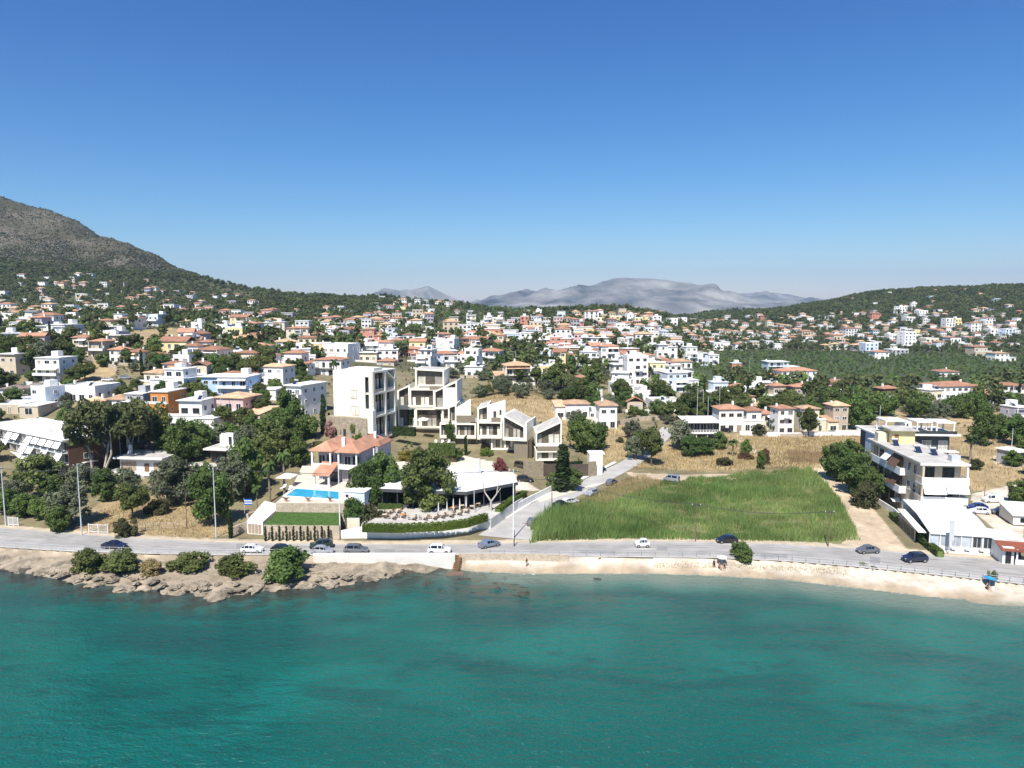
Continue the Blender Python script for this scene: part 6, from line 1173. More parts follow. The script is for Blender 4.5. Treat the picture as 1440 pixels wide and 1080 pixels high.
car(1020,607,'hatch','black',2.6,'black car by the house on stilts',grp=G4); car(1168,611,'hatch','grey',PI,'dark grey hatchback before the garden wall of the stone villa',grp=G4); car(1210,611,'hatch','white',PI,'white car at the right end of the white garden wall',grp=G4); car(1214,606,'van','white',PI,'white van behind the white car at the right end of the wall',grp=G4)
car(50,518,'van','white',.2,'white van parked under the dark pines on the left hill',L=5,grp='cars on the left hill'); car(152,536,'hatch','white',.2,'white car on the dirt yard behind the long white house',grp='cars on the left hill'); car(176,533,'hatch','silver',.1,'silver car on the dirt yard below the terracotta houses',grp='cars on the left hill')
# ---------------------------------------------------------------- poles, gates, cables
POLES=[]
def pole(px,py,top,m,label,arm=True,lamp=False,r=.14,z=None):
    x,y,zz=gp(px,py) if z is None else (*at_z(px,py,z),z); h=(py-top)*y/1000*1.03; o=empty('street_lamp' if lamp else 'utility_pole',(x,y,zz),0,label,'street lamp' if lamp else 'pole',None); mb=MB(); mb.cyl((0,0,-.5),(0,0,h),r,r*.62,m,8); mb.obj('pole',o)
    if arm:
        a=MB(); a.box(-.9,.9,-.06,.06,h-.5,h-.38,'darkmetal'); a.obj('crossarm',o)
        for xx in(-.8,0,.8): i=MB(); i.cyl((xx,0,h-.38),(xx,0,h-.16),.06,.05,'white',6); i.obj('insulator',o)
    if lamp: a=MB(); a.cyl((0,0,h-.1),(1.3,-.5,h+.35),.05,.04,m,6); a.obj('arm',o); a=MB(); a.box(1.15,1.85,-.65,-.4,h+.3,h+.42,'galv'); a.obj('lamp_head',o)
    if arm: POLES.append((x,y,zz+h-.2,px))
    return o
pole(8,738,655,'galv','pale concrete pole beside the left edge white gate',z=2.2); pole(115,751,650,'galv','pale concrete pole at the foot of the dry olive slope',z=2.2); pole(304,754,655,'galv','tall pale pole beside the clipped cypress and the garage wall',z=2.3); pole(263,744,690,'woodpole','thin brown pole on the dry slope behind the wire fence',r=.1)
pole(478.5,757,646,'metal_w','tall thin white pole at the lawn wall right end',arm=False,z=2.1); pole(722,757,658,'metal_w','tall white pole at the side street corner',z=2.1); pole(723,768,745,'darkmetal','short dark marker post at the side street corner',arm=False,r=.12,z=2.05); pole(776,716,670,'woodpole','brown leaning pole beside the parked cars',r=.12); pole(978,760,706,'woodpole','brown pole standing before the reeds',r=.12,z=2.2); pole(1164.5,767,716,'woodpole','brown pole at the right end of the reeds',r=.13,z=2.2); pole(667,735,668,'galv','grey steel mast beside the tavern canopy',arm=False,r=.1); pole(600,735,690,'galv','thin grey mast under the big pine',arm=False,r=.07) if 0 else None
for i,(px,py,t,l) in enumerate(((312,600,535,'thin pale pole before the pink house'),(980,596,545,'pale pole left in the group above the side street'),(988,592,548,'pale pole in the middle of the group above the side street'),(995,600,558,'pale pole nearest the house on stilts'),(1011,590,545,'pale pole before the bluish white house'),(1125,606,572,'pale pole in front of the stone villa'),(1079,530,505,'thin pole before the low long house'),(1054,522,504,'thin pole among the dark trees of the plain'),(1236,612,570,'pale pole behind the charcoal house'),(1331,592,575,'pale pole on the straw field'),(1412,575,553,'pale pole left of the lilac grey house'),(1421,650,602,'pale pole on the straw field by the right edge'),(1418,706,678,'brown pole in the parking area'),(1384,704,682,'short brown pole behind the white delivery van'),(883,510,478,'thin pole among the cypresses on the middle hill'),(679,531,505,'thin pole left of the cream house on the middle hill'),(725,512,494,'thin pole before the dark pines on the middle hill'),(295,466,448,'thin pole below the wooded left slope'),(305,467,449,'right twin of the thin poles below the wooded left slope'),(1261,540,526,'lamp pole behind the brown house on the plain'),(70,470,452,'thin pole near the white terraced house on the left hill'))): pole(px,py,t,'galv' if 'brown' not in l else 'woodpole',l,arm=False,lamp='lamp' in l,r=.11)
for k,(px,py,h) in enumerate(((362,722,40),(380,706,58),(400,696,62),(500,708,52))):
    x,y,_=gp(px,py); s=y/1000; o=tree('palm',x,y,h*s*1.25,.55,True,label='tall thin-trunked palm '+['nearest the stone wall left of the pool','second from left beside the pool parasol','behind the square parasol','right of the pool house'][k],group='thin palms around the pool')
def cable(a,b,sag,label):
    mb=MB(); P=[Vector(a).lerp(Vector(b),i/14)-Vector((0,0,sag*4*(i/14)*(1-i/14))) for i in range(15)]
    for p,q in zip(P[:-1],P[1:]): mb.cyl(p,q,.032,.032,'darkmetal',4,False)
    tag(mb.obj('power_cable'),label,'cable','power cables along the road')
ps=sorted(POLES,key=lambda p:p[3])
for a,b in zip(ps[:-1],ps[1:]):
    if math.hypot(a[0]-b[0],a[1]-b[1])<75:
        for d in(-.7,.7): cable((a[0]+d,a[1],a[2]),(b[0]+d,b[1],b[2]),1.1,'thin dark power cable sagging between the roadside poles')
def gate2(px0,px1,py,lab):
    x,y=at_z(px0,py,2.2); x1,y1=at_z(px1,py+1,2.2); L=math.hypot(x1-x,y1-y); b=B('gate',lab,'gate',x,y,2.1,math.atan2(y1-y,x1-x)); 
    for t in (0,.5,1): b.new('post').box(t*L-.06,t*L+.06,-.06,.06,-.3,1.9,'metal_w')
    f=b.part('frame'); f.box(.06,L*.5-.06,-.03,.03,.15,.25,'metal_w'); f.box(.06,L*.5-.06,-.03,.03,1.65,1.75,'metal_w'); f.box(L*.5+.06,L-.06,-.03,.03,.15,.25,'metal_w'); f.box(L*.5+.06,L-.06,-.03,.03,1.65,1.75,'metal_w'); g=b.part('bars')
    for i in range(18):
        t=.1+(L-.2)*i/17
        if abs(t-L/2)>.1: g.box(t-.02,t+.02,-.02,.02,.252,1.648,'metal_w')
    b.done()
gate2(12,26,738,'white metal gate by the road at the left edge'); gate2(125,152,748,'white double gate by the road on the dry slope')
def wirefence():
    P=[gp(px,py) for px,py in ((185,748),(205,746),(225,745),(245,744),(262,742),(280,735),(300,722))]; o=empty('wire_fence',P[0],0,'thin wire fence on dark posts across the dry slope','fence'); O=Vector(P[0]); w=MB()
    for p in P: q=MB(); v=Vector(p)-O; q.cyl(v-Vector((0,0,.3)),v+Vector((0,0,1.5)),.05,.04,'darkmetal',5); q.obj('post',o)
    for a,b in zip(P[:-1],P[1:]):
        for h in(.4,.8,1.2,1.45): w.cyl(Vector(a)-O+Vector((0,0,h)),Vector(b)-O+Vector((0,0,h)),.015,.015,'galv',4,False)
    w.obj('wire',o)
wirefence()
# ---------------------------------------------------------------- people on the beach
def person(x,y,z,rz,pose,top,legs,label,held=None,hair='hair'):
    hip={'stand':.90,'sit':.40}[pose]; V=[];E=[];Rr=[]
    def v(p,r,par=None): V.append(p); Rr.append(r); 
    def n(p,r,par):
        V.append(p); Rr.append(r); i=len(V)-1
        if par is not None: E.append((par,i))
        return i
    pel=n((0,0,hip),.14,None); ch=n((0,.02,hip+.27),.135,pel); st=n((0,.01,hip+.46),.15,ch); nk=n((0,0,hip+.58),.055,st); hd=n((0,-.02,hip+.68),.085,nk); tp=n((0,-.01,hip+.80),.085,hd); n((0,-.11,hip+.69),.02,hd)
    for sx in(-1,1):
        n((sx*.095,0,hip+.70),.018,hd)
        sh=n((sx*.19,.01,hip+.50),.06,st)
        if pose=='stand': el=n((sx*.25,.03,hip+.24),.045,sh); wr=n((sx*.24,-.06 if held is None else -.2,hip+.02 if held is None else hip+.3),.032,el)
        else: el=n((sx*.26,-.05,hip+.24),.045,sh); wr=n((sx*.20,-.28,hip+.16),.032,el)
        w=V[wr]; dv=(0,-.3,-.95) if pose=='stand' and held is None else (0,-.95,-.2); pm=n((w[0],w[1]+dv[1]*.07,w[2]+dv[2]*.07),.036,wr)
        for f in range(4):
            l=(.07,.085,.08,.06)[f]; ox=(f-1.5)*.021; a=n((w[0]+ox,w[1]+dv[1]*.12,w[2]+dv[2]*.12),.0105,pm); n((w[0]+ox,w[1]+dv[1]*(.12+l)-.012,w[2]+dv[2]*(.12+l)-.01),.009,a)
        a=n((w[0]-sx*.045,w[1]+dv[1]*.06-.01,w[2]+dv[2]*.06),.012,pm); n((w[0]-sx*.055,w[1]+dv[1]*.10-.02,w[2]+dv[2]*.10),.010,a)
        hp=n((sx*.095,0,hip-.06),.10,pel)
        if pose=='stand': kn=n((sx*.10,-.02+.03*sx,hip-.46),.062,hp); an=n((sx*.10,.03+.05*sx,.09),.042,kn); n((sx*.11,-.13+.05*sx,.035),.035,an)
        else: kn=n((sx*.13,-.40,hip+.08),.065,hp); an=n((sx*.12,-.58,.09),.045,kn); n((sx*.12,-.73,.04),.035,an)
    me=bpy.data.meshes.new('person'); me.from_pydata(V,E,[]); me.materials.append(M['skin']); o=bpy.data.objects.new('person',me); o.location=(x,y,z); o.rotation_euler=(0,0,rz); link(o); tag(o,label,'person')
    sk=o.modifiers.new('skin','SKIN'); 
    for i,r in enumerate(Rr): me.skin_vertices[0].data[i].radius=(r,r); me.skin_vertices[0].data[i].use_root=(i==0)
    o.modifiers.new('sub','SUBSURF').levels=1; o.modifiers['sub'].render_levels=1
    h=MB(); h.cyl((0,.015,hip+.70),(0,.0,hip+.865),.098,.06,M and 'hair',9); h.obj('hair',o)
    t=MB(); t.cyl((0,.005,hip+.02),(0,.012,hip+.30),.172,.165,top,10); t.cyl((0,.012,hip+.30),(0,.01,hip+.52),.165,.17,top,10); t.obj('shirt',o)
    for sx in (-1,1):
        q=MB()
        if pose=='stand': q.cyl((sx*.09,0,hip+.02),(sx*.10,0,hip-.36),.118,.088,legs,8)
        else: q.cyl((sx*.09,.02,hip),(sx*.12,-.30,hip+.06),.118,.09,legs,8)
        q.obj('shorts_leg',o)
    for sx in(-1,1): e=MB(); e.box(sx*.03-.012,sx*.03+.012,-.108,-.098,hip+.70,hip+.718,'cloth_black'); e.obj('eye',o)
    e=MB(); e.box(-.025,.025,-.103,-.095,hip+.645,hip+.655,'cloth_red'); e.obj('mouth',o)
    return o
def sandz(px,py):
    x,y,z=gp(px,py); return x,y,z-.01
person(*sandz(740.5,797),.4,'stand','cloth_black','cloth_white','person in dark top and light shorts standing alone by the stone sea wall',held='towel')
person(*sandz(1004,799),-.3,'stand','cloth_black','cloth_black','person in black standing on the beach left of the small group')
x,y,z=sandz(1011,800); person(x,y,z,.5,'sit','cloth_red','cloth_black','person in a red top sitting at the left of the beach group'); x,y,z=sandz(1019,800); person(x,y,z,-.5,'sit','cloth_black','cloth_blue','person in a black top sitting at the right of the beach group')
x,y,z=sandz(1015,797); parasol(x,y,z,.95,2.2,'canvas','small white parasol over the group sitting on the beach')
x,y,z=sandz(1389,829); parasol(x+.7,y+.6,z,1.0,2.1,'parasol_blue','blue beach parasol on the sand at the right',tilt=-.25)
person(x-.1,y,z,.3,'sit','cloth_black','cloth_black','person in black sitting under the blue beach parasol')
b=B('beach_bag','white bag standing beside the person under the blue parasol','bag',x+.7,y-.2,z,.2); b.part('body').prism([(-.3,0),(.3,0),(.24,.42),(-.24,.42)],'y',-.14,.14,'cloth_white'); h=b.part('handle'); h.box(-.14,-.10,-.02,.02,.42,.6,'cloth_white'); h.box(.10,.14,-.02,.02,.42,.6,'cloth_white'); h.box(-.10,.10,-.02,.02,.56,.6,'cloth_white'); b.done()
def inz(px,py,polys): return any(bool(inpoly([px],[py],p)[0]) for p in polys)
# ---------------------------------------------------------------- near trees, one by one
def district(px,y):
    if px<430: return 'on the wooded slope under the rocky mountain' if y>820 else 'in the upper left town below the mountain' if y>430 else 'on the lower left hillside'
    if px<640: return 'below the wooded ridge left of centre' if y>560 else 'uphill of the new ivory complex'
    if px<780: return 'in the dip before the far mountain' if y>450 else 'on the brown slope above the complex'
    if px<960: return 'on the pine-topped middle hill' if y>400 else 'around the top of the side street'
    if px<1225: return 'at the foot of the right ridge' if y>760 else 'among the groves of the plain' if y>330 else 'by the row above the straw field'
    return 'on the wooded right-hand ridge' if y>760 else 'on the right-hand plain'
TL='''60 697 pine 58 1.15|spreading bright green pine before the striped-awning block
136 672 eucalypt 108 .85|tall pale-trunked eucalyptus right of the striped-awning block
188 655 eucalypt 92 .9|broad eucalyptus behind the low white villa on stilts
165 640 pine 66 .9|dark pine between the two eucalyptus trees
212 640 pine 74 .8|dark pine just left of the orange house
100 738 olive 62 .95|grey-green olive behind the pale pole on the dry slope
116 694 olive 44 1.0|silvery olive above the slope, behind the larger grey-green one
82 748 leafy 36 .9|low dark tree at the roadside below the grey-green olive
24 704 olive 32 1.1|olive below the left end of the striped-awning block
12 722 leafy 34 1.2|dark leafy tree behind the left edge white gate
36 726 leafy 32 1.2|dark leafy tree right of the left edge pole
58 730 leafy 32 1.1|dark leafy tree left of the dry slope
46 722 olive 26 1.1|small olive among dark trees at the left
72 700 leafy 30 1.1|leafy shrub under the spreading pine
150 704 leafy 44 .85|bright green round tree below the villa terrace
178 692 olive 36 1.1|olive below the white villa's parapet
187 729 pine 50 1.0|dark round tree alone on the bare dry slope
222 722 bush 22 1.1|leafless brownish shrub beside the olive grove
178 754 bush 28 .8|upright scrubby bush at the road below the slope
247 709 olive 66 .95|large silvery olive in front of the brown villa
270 702 olive 50 1.0|silvery olive right of the largest one
297 738 leafy 80 .75|large dark tree beside the tall pale roadside pole
328 705 olive 72 .8|tall silver olive above the garage wall
348 694 leafy 74 .7|dark dense tree left of the pool palms
368 670 pine 58 .85|dark pine above the white pool parasol
388 655 pine 62 .85|dark pine left of the lilac villa
404 644 leafy 62 .8|leafy tree against the lilac villa's left side
420 655 leafy 40 .9|dark shrubby tree under the lilac villa's left balcony
258 652 leafy 62 .8|bright green tree between the two low villas
280 642 leafy 50 .9|round leafy tree behind the brown villa
240 640 leafy 40 .9|leafy tree below the white and beige house
302 628 olive 36 1.1|grey olive above the brown villa roof
350 640 olive 44 1.0|grey olive right of the brown villa
380 622 leafy 40 1.0|green shrub tree below the pink house
405 610 leafy 58 .75|light green tree below the narrow white house
432 618 leafy 34 1.0|bushy tree left of the stone base
324.5 757 cypress 37 1.3|single clipped cypress beside the garage wall
598 727 bigpine 100 .92|huge pine rising through the tavern canopy, tallest tree by the road
560 716 leafy 30 .9|small leafy tree under the huge tavern pine
516 722 leafy 70 .72|leafy tree left of the tavern, nearer the pool house
541 712 leafy 74 .72|leafy tree left of the tavern, nearer the huge pine
498 744 leafy 44 .8|dark shrub tree at the lawn wall right end
516 742 bush 40 .8|dense shrub left of the road hedge
791 692 cypress 64 2.2|dark conical cypress by the brown gates
804 690 leafy 32 1.0|round leafy tree right of the dark cypress
780 690 leafy 26 1.0|low leafy tree left of the dark cypress
816 634 leafy 50 .75|light green tree behind the white gatehouse, left of three
829 640 leafy 48 .75|light green tree behind the white gatehouse, middle of three
841 632 leafy 36 .8|light green tree behind the white gatehouse, right of three
811 606 olive 30 .9|olive below the cream-roofed twin house
888 616 olive 27 1.0|round grey olive on the bare slope by the street
892 646 olive 34 .9|dark olive at the side street bend
916 655 pine 54 .72|dark pine on the edge of the side street
903 640 pine 34 .9|smaller pine behind the street-edge one
872 622 bush 8 1.2|tiny bush on the bare slope
455 610 cypress 52 1.15|slender cypress left of the stone base, taller of two
463 608 cypress 26 1.2|slender cypress left of the stone base, shorter of two
577 606 cypress 42 1.1|slim dark tree before the stepped ivory block
558 598 leafy 26 .7|leafy shrub between the two tall ivory blocks
634 626 leafy 32 .5|leafy tree at the foot of the stepped ivory block
655 640 cypress 26 1.3|narrow conical tree below the triangular side wall
640 648 leafy 20 1.2|bushy shrub beside the clipped dark hedge
480 618 cypress 14 1.4|small clipped shrub before the stone base, leftmost
489 618 cypress 14 1.4|small clipped shrub before the stone base, middle
497 619 cypress 14 1.4|small clipped shrub before the stone base, rightmost
1178 676 leafy 52 .95|leafy tree left of the charcoal house, highest up the lot
1202 694 leafy 60 .85|large leafy tree beside the low pale lot wall
1226 706 leafy 48 .8|leafy tree against the beige apartment side
1217 712 bush 40 .8|dense bush below the beige apartment side
1192 664 leafy 46 .9|leafy tree behind the garden group of the lot
1232 650 leafy 40 .9|tree at the charcoal house's left corner
1136 614 pine 40 .85|round dark pine before the stone villa
1204 604 leafy 46 .75|tall leafy tree at the right end of the villa row
1217 600 leafy 34 .9|leafy tree behind the white van
1092 608 leafy 22 .9|green hedge-like tree in the villa row
1066 612 bush 18 1.1|square clipped shrub before the cream row house
958 632 olive 42 .85|grey tree left of the house on stilts
972 642 leafy 30 1.0|shrub under the house on stilts, left
992 640 leafy 26 1.1|shrub under the house on stilts, right
1012 632 leafy 24 .9|shrub by the black car near the house on stilts
1030 641 palm 26 1.1|small palm on the straw field
1049 644 leafy 26 .7|dark upright shrub on the straw field
1070 660 leafy 26 .6|narrow shrub at the red soil patch
1018 654 bush 12 1.4|low round bush on the straw field
1381 626 leafy 54 .72|large leafy tree alone on the straw field
1404 618 leafy 34 .95|leafy tree right of the large lone one
1430 626 leafy 42 .95|leafy tree at the right edge of the field
1364 648 palm 42 .9|palm behind the charcoal house
1372 660 bush 16 1.0|dark flowering bush by the water tank
1290 588 leafy 36 .95|round leafy tree left of the cream block
1322 592 olive 28 1.1|olive in front of the cream block
1352 588 leafy 34 .95|broad leafy tree before the large white house
1368 586 leafy 36 .95|broad dark tree before the large white house
1242 584 leafy 32 1.2|leafy clump before the brown house
1432 708 leafy 32 1.0|leafy tree by the grey wall at the right edge
1003 596 palm 42 .8|tall bushy palm left of the row houses
470 545 palm 44 .5|palm in front of the red-roofed white house
92 600 leafy 26 .9|dark leafy tree behind the striped-awning block
115 596 olive 24 1.0|olive behind the striped-awning block
120 536 pine 28 1.1|round dark pine on the brown vacant plot
105 540 pine 24 1.2|lower dark pine on the brown vacant plot
36 524 pine 36 .9|dark pine on the left hill, left of the group
60 518 olive 40 .95|broad grey pine-like tree in the left hill group
86 510 pine 34 1.0|dark pine on the left hill, right of the group
145 516 leafy 20 1.0|round tree before the terracotta terrace houses
228 492 leafy 18 1.0|round dark tree on the straw plot, left of two
238 494 leafy 20 1.0|round dark tree on the straw plot, right of two
178 472 leafy 15 .9|single round tree at the top of the straw plot'''
for ln in TL.split('\n'):
    a,lab=ln.split('|'); a=a.split(); treepx(float(a[0]),float(a[1]),a[2],float(a[3])*1.06,float(a[4]),label=lab)
for px,py,w,h,lf,lb in ((467,614,24,26,'rosebud','pink flowering oleander before the stone base'),(504,622,26,30,'lime','yellow-green weeping shrub at the tall ivory block'),(703,662,20,20,'magenta','red flowering bush by the garage ramp'),(572,648,26,16,'amber','amber-coloured shrub below the pool terrace'),(1075,652,20,22,'russet','reddish-brown bush on the straw field'),(684,640,20,10,'lime','pale green planting on the terrace edge'),(1047,645,22,10,'russet','low brownish bush on the straw field'),(1236,562,18,13,'rosebud','pink flowering tree left of the brown house')): bushpx(px,py,w,h,lf,lb,grp='flowering and coloured shrubs')
hedge('hedge',[at_Y(603,641,196)[:2],at_Y(640,641,196)[:2]],2.2,3.0,'leafy','large square-clipped dark hedge behind the tavern pine',z=48-.209*196,size=.16,dens=26)
hedge('hedge',[at_Y(553,610,209)[:2],at_Y(584,612,207)[:2]],1.6,2.4,'cypress','dark hedge along the terrace before the stepped ivory block',z=48-.182*207,size=.15,dens=26)
hedge('hedge',[at_Y(800,660,196)[:2],at_Y(818,655,198)[:2]],1.0,2.0,'cypress','dark hedge behind the two brown gates',size=.14,dens=30)
hedge('hedge',[at_Y(440,622,199)[:2],at_Y(520,626,197)[:2]],1.0,1.2,'leafy','low hedge before the tall ivory block, behind the lilac villa roofs',size=.14,dens=30)
for k in range(34):
    px,py=R.uniform(632,800),R.uniform(528,572)
    if inz(px,py,[[(632,530),(700,526),(760,540),(812,548),(812,585),(770,566),(720,560),(640,560)]]): 
        kd='olive' if R.random()<.75 else 'pine'; x,y,_=gp(px,py); tree(kd,x,y,R.uniform(3.5,6.5),R.uniform(.9,1.3),True,label=('grey-green olive' if kd=='olive' else 'small dark pine')+' on the brown scrub slope behind the new ivory complex',group=kd+'s on the slope behind the complex')
# ---------------------------------------------------------------- more houses of the far town
FP=[([(0,455),(430,455),(430,548),(300,560),(100,548),(0,525)],46),([(430,480),(640,480),(640,512),(430,512)],16),([(860,520),(960,520),(960,560),(870,560)],10),([(760,470),(960,480),(960,522),(780,525)],24),([(1180,416),(1440,406),(1440,440),(1200,446)],18),([(0,392),(120,388),(300,410),(425,432),(425,462),(250,450),(0,458)],100),([(432,438),(600,428),(620,470),(440,488)],60),([(612,442),(720,442),(760,486),(620,498)],34),([(740,440),(930,442),(960,500),(760,500)],105),([(945,455),(1080,443),(1130,492),(980,495)],90),([(1050,448),(1240,440),(1440,438),(1440,494),(1150,494)],170),([(530,418),(640,424),(640,432),(530,430)],16),([(0,440),(110,440),(110,480),(0,490)],14),([(1240,500),(1440,500),(1440,530),(1240,515)],6),([(430,490),(640,490),(700,520),(600,520)],10)]
FR_=random.Random(23); CAND=[]
def freeat(x,y,r): return all((x-a)**2+(y-b)**2>(r+c)**2 for a,b,c in OCC if abs(a-x)<40 and abs(b-y)<40)
for poly,n in FP:
    xs=[p[0] for p in poly]; ys=[p[1] for p in poly]; k=0; t=0
    while k<n and t<n*40:
        t+=1; px,py=FR_.uniform(min(xs),max(xs)),FR_.uniform(min(ys),max(ys))
        if not inz(px,py,[poly]) or inz(px,py,DRY+GREEN): continue
        x,y,z=gp(px,py)
        if y>1500 or not freeat(x,y+5,5.5): continue
        w=FR_.uniform(7,13) if y<600 else FR_.uniform(6,9.5); h=FR_.choice([3.6,6.2,6.6,6.8,9.2] if y<650 else [3.4,3.6,5.8,6.2]); OCC.append((x,y+5,w*.55)); CAND.append((y,px,py,w,h,x,z)); k+=1
CAND.sort(); NI=300-len(HOUSES)-12
cols='wwwwwwvvvcceapuyl'; roofs='fffffhhmmt'
for i,(y,px,py,w,h,x,z) in enumerate(CAND[:NI]): house(px,py,w/y*1000,h/y*1000,FR_.choice(cols),FR_.choice(roofs),FR_.uniform(-.4,.4),rr=FR_,xyz=(x,y,z),name='house',dep=FR_.uniform(7,10))
fm=MB()
for (y,px,py,w,h,x,z) in CAND[NI:]:
    d=FR_.uniform(7,10); c=CN[FR_.choice(cols)]; fm.box(x-w/2,x+w/2,y,y+d,z-2,z+h,c); r=FR_.random()
    if r<.5: fm.hip(x-w/2,x+w/2,y,y+d,z+h,1.3,FR_.choice(['tile','tile_pale']),.5)
    else: fm.box(x-w/2-.2,x+w/2+.2,y-.3,y+d+.2,z+h,z+h+.3,'white'); 
    for f in range(max(1,int(h/3))):
        for q in range(3): xx=x-w/2+w*(q+.5)/3; fm.box(xx-.8,xx+.8,y-.04,y+.1,z+f*3+.9,z+f*3+2.2,'glass')
if fm.f: tag(fm.obj('far_houses'),'scattered small houses farthest up the slopes','houses',kind='stuff')
for (a,b_,c_) in list(OCC): pass
# ---------------------------------------------------------------- scattered trees
NOTREE=[[(330,770),(330,690),(395,650),(430,600),(455,512),(560,505),(700,540),(850,600),(860,640),(850,700),(745,770)],[(745,770),(750,700),(880,640),(955,608),(1100,600),(1150,655),(1215,690),(1270,770)],[(1150,770),(1160,640),(1225,600),(1345,600),(1400,680),(1440,680),(1440,800)],[(0,770),(0,695),(100,690),(320,640),(330,770)],[(0,560),(120,600),(115,680),(0,690)],
 [(880,600),(1230,595),(1230,640),(880,650)]]
NZ=[inp for inp in NOTREE]
colmax=np.maximum.accumulate((ZG-H)/YV[:,None],axis=0)
def vis(x,y,z,h):
    u=x/y; j=np.clip(np.searchsorted(U,u),0,len(U)-1); i=np.clip(np.searchsorted(YV,y)-2,0,len(YV)-1); return (z+h-H)/y>colmax[i,j]+.0004
rng=np.random.default_rng(5); pts=[]
Y=150.; ex=[]
for yy in np.arange(900,1260,5.0): n=int(700/5.0); ex.append(np.stack([380+np.arange(n)*5.0+rng.uniform(-2.4,2.4,n),yy+rng.uniform(-2.4,2.4,n)],1))
for yy in np.arange(820,1120,5.5): n=90; ex.append(np.stack([-950+np.arange(n)*5.5*1.0+rng.uniform(-2.4,2.4,n),yy+rng.uniform(-2.4,2.4,n)],1))
pts+=ex
while Y<1750:
    s=4.2+Y/280; n=int(Y*1.75/s); x=(np.arange(n)-n/2)*s+rng.uniform(-.45,.45,n)*s; y=Y+rng.uniform(-.45,.45,n)*s; pts.append(np.stack([x,y],1)); Y+=s
P=np.concatenate(pts); X,Y=P.T; Z=gz(X,Y); px,py=proj(X,Y,Z); k=(px>-130)&(px<1570)&vis(X,Y,Z,7)
X,Y,Z,px,py=X[k],Y[k],Z[k],px[k],py[k]
dn=np.full(len(X),.80); nzv=np.array([mnoise.noise(Vector((a*.02,b*.02,1.5))) for a,b in zip(X,Y)]); dn+=nzv*.55; dn[Y<330]+=.05
mt=(px<330)&(Y>860); dn[(px>1000)&(Y>700)]+=.1; dn[(px>380)&(px<530)&(Y>560)]+=.3; dn[(px>1050)&(py<440)]=1; dn[(px<300)&(Y>820)]+=.15
for p in DRY+SAND: dn[inpoly(px,py,p)]=.035
for p in GREEN+LOT+RED+NOTREE: dn[inpoly(px,py,p)]=0
dn[(px>330)&(px<860)&(Y<200)]=0; dn[Y<165]=0
scr=mt&(py<368+px*.085)
dn[scr]=0
keep=rng.uniform(0,1,len(X))<dn
oc=np.array(OCC); cells={}
for a,b,c in OCC: cells.setdefault((int(a//30),int(b//30)),[]).append((a,b,c))
def blocked(x,y,th):
    for i in(-1,0,1):
        for j in(-1,0,1):
            for a,b,c in cells.get((int(x//30)+i,int(y//30)+j),()):
                if (x-a)**2+(y-b)**2<(c-(.7 if c>3 else -.2))**2: return True
                if c>3 and 0<b-y<c+(6 if y<480 else 11) and abs(x-a*y/b)<c*(.8 if y<480 else 1) and th: return True
    return False
idx=[i for i in np.nonzero(keep)[0] if not blocked(X[i],Y[i],rng.random()<(.75 if Y[i]<480 else .93))]
lim=dict(pine=215,olive=215,leafy=200,cypress=45,bush=120); cnt={k:sum(1 for t in TREES if t[1]==k) for k in lim}
KINDS=[]; 
for i in idx:
    r=rng.random(); f=nzv[i]; pr=px[i]
    if Y[i]<450 and rng.random()<.3: r=.99
    hillp=(pr>1000 and Y[i]>650) or (380<pr<560 and Y[i]>560) or (pr<400 and Y[i]>650) or (740<pr<960 and Y[i]>600)
    kd='pine' if r<(.72 if hillp else .34) else 'olive' if r<(.86 if hillp else .62) else 'leafy' if r<.93 else 'cypress' if r<.965 else 'bush'
    h=dict(pine=rng.uniform(5.5,11.5),olive=rng.uniform(3.5,6.5),leafy=rng.uniform(4.5,9.5),cypress=rng.uniform(7,12),bush=rng.uniform(1.5,3.4))[kd]
    if Y[i]<270: h*=.72
    if Y[i]>560: h*=.8
    KINDS.append((Y[i],i,kd,h))
KINDS.sort(); rest=[]
KA=dict(pine='dark rounded pine',olive='grey-green olive tree',leafy='fresh green leafy tree',cypress='slim dark cypress',bush='low scrubby bush')
for y,i,kd,h in KINDS:
    if cnt[kd]<lim[kd]:
        cnt[kd]+=1; d=district(px[i],y); lab=KA[kd]+' '+d; tree(kd,X[i],Y[i],h,rng.uniform(.85,1.25),y<300,label=lab,group=(KA[kd].replace('tree','').strip()+'s '+d).replace('bushs','bushes').replace('cypresss','cypresses'))
    else: rest.append((i,kd,h))
# the far woods: one mass
def mass(name,items,mats,label):
    CC=[];RR=[];SZ=[];MI=[]
    for (x,y,z,h,kd,m) in items:
        n=6 if kd!='cypress' else 4; wr=.36 if kd!='cypress' else .10
        d=rng.normal(size=(n,3)); d/=np.linalg.norm(d,axis=1,keepdims=True); d*=rng.uniform(.3,.8,(n,1)); c=np.array([x,y,z+h*(.56 if kd!='cypress' else .5)])+d*np.array([wr*h,wr*h,.34*h]); CC.append(c); RR.append(np.full(n,.21*h if kd!='cypress' else .12*h)); SZ.append(np.full(n,(.085 if y<1000 else .11)*h)); MI.append(np.full(n,m))
    CC=np.concatenate(CC);RR=np.concatenate(RR);SZ=np.concatenate(SZ);MI=np.concatenate(MI); per=14
    V,F=leafcloud(CC,RR,per,SZ,rng); o=link(bpy.data.objects.new(name,npmesh(name,V,F,mats,mi=np.repeat(MI,per)))); tag(o,label,'woods' if name=='woods' else 'scrub',kind='stuff'); return o
MX={'pine':0,'cypress':0,'olive':1,'leafy':2,'bush':1}
items=[(X[i],Y[i],Z[i],h,kd,MX[kd]) for i,kd,h in rest]
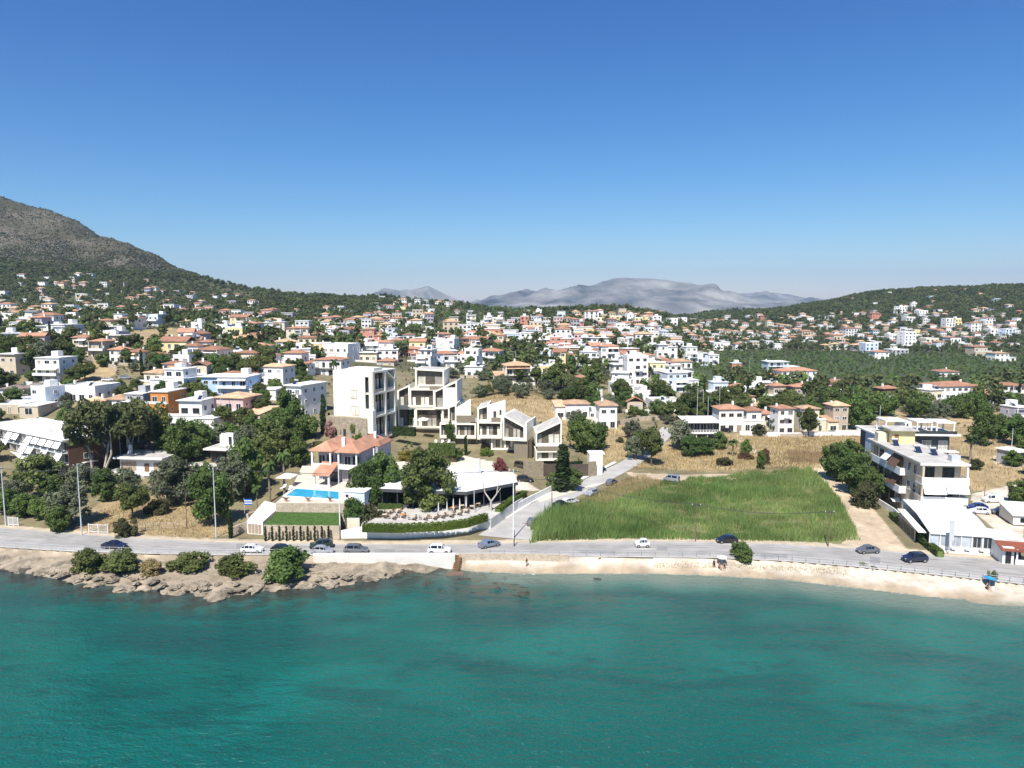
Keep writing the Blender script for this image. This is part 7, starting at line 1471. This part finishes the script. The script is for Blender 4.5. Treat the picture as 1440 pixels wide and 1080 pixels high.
for p in GREEN[:1]:     # orchard rows of the plain
    for Yr in np.arange(430,745,6.2):
        for xr in np.arange(60,560,5.2):
            a=xr+R.uniform(-2.4,2.4); zz=g1(a,Yr); q=proj(a,Yr,zz)
            if inz(q[0],q[1],[p]) and R.random()<.9 and not blocked(a,Yr,False): items.append((a,Yr+R.uniform(-2.5,2.5),zz,R.uniform(2.0,3.8),'bush',2 if R.random()<.7 else 0))
mass('woods',items,['woods','olive','leafy'],'trees and orchards that run together over the plain and the far hills')
ug=[]
for i in range(5200):
    y=R.uniform(165,520)**1.0; x=R.uniform(-.8,.8)*y; zz=g1(x,y); q=proj(x,y,zz)
    if -60<q[0]<1500 and not inz(q[0],q[1],GREEN+LOT+RED+SAND+NOTREE[1:3]) and not(330<q[0]<860 and y<200) and not blocked(x,y,False):
        if inz(q[0],q[1],DRY) and R.random()<.9: continue
        ug.append((x,y,zz-.1,R.uniform(.6,1.9),'bush',R.choice([0,1,1,2])))
mass('undergrowth',ug,['woods','olive','leafy'],'low shrubs and garden planting between the houses')
ms=np.nonzero(scr)[0]; sc=[]
for i in ms:
    for q in range(6):
        if rng.random()<.8+nzv[i]*1.0: x,y=X[i]+rng.uniform(-4,4),Y[i]+rng.uniform(-4,4); sc.append((x,y,g1(x,y)-.3,rng.uniform(.8,2.6),'bush',0 if rng.random()<.6 else 1))
mass('scrub',sc,['scrub','woods'],'low scrub dotted over the rocky mountain')
ro=[]
for i in ms:
    if nzv[i]+.004*(Z[i]-150)>.05 and rng.random()<.5: ro.append((X[i]+rng.uniform(-3,3),Y[i],Z[i]-.8,rng.uniform(1.5,4.5),'bush',0))
if ro: mass('rock_outcrops',ro,['rock_grey'],'grey rock outcrops breaking through the scrub of the mountain')
# ---------------------------------------------------------------- labels for the town houses
ORD=['leftmost','second from left','third from left','fourth from left','fifth from left','sixth from left','seventh from left','eighth from left','ninth from left','tenth from left','eleventh from left','twelfth from left','thirteenth from left','fourteenth from left','fifteenth from left']
G={}
for h in HOUSES:
    if h['label']: continue
    b=f"{CW[h['col']]} {RW[h['roof']]} {NW[min(5,h['n'])]} house {district(h['px'],h['y'])}"; G.setdefault(b,[]).append(h)
for b,hs in G.items():
    hs.sort(key=lambda h:h['px'])
    for i,h in enumerate(hs): h['o']['label']=b if len(hs)==1 else b+', '+(ORD[i] if i<len(ORD)-1 else 'far right'); h['o']['group']='town houses'
names={}
for o in bpy.data.objects:
    for k in('_px','_py','_d'):
        if k in o: del o[k]
    l=o.get('label')
    if l and len(l.replace('-',' ').split())>16 and len(l.split())>16: print('LONG',o.name,l)
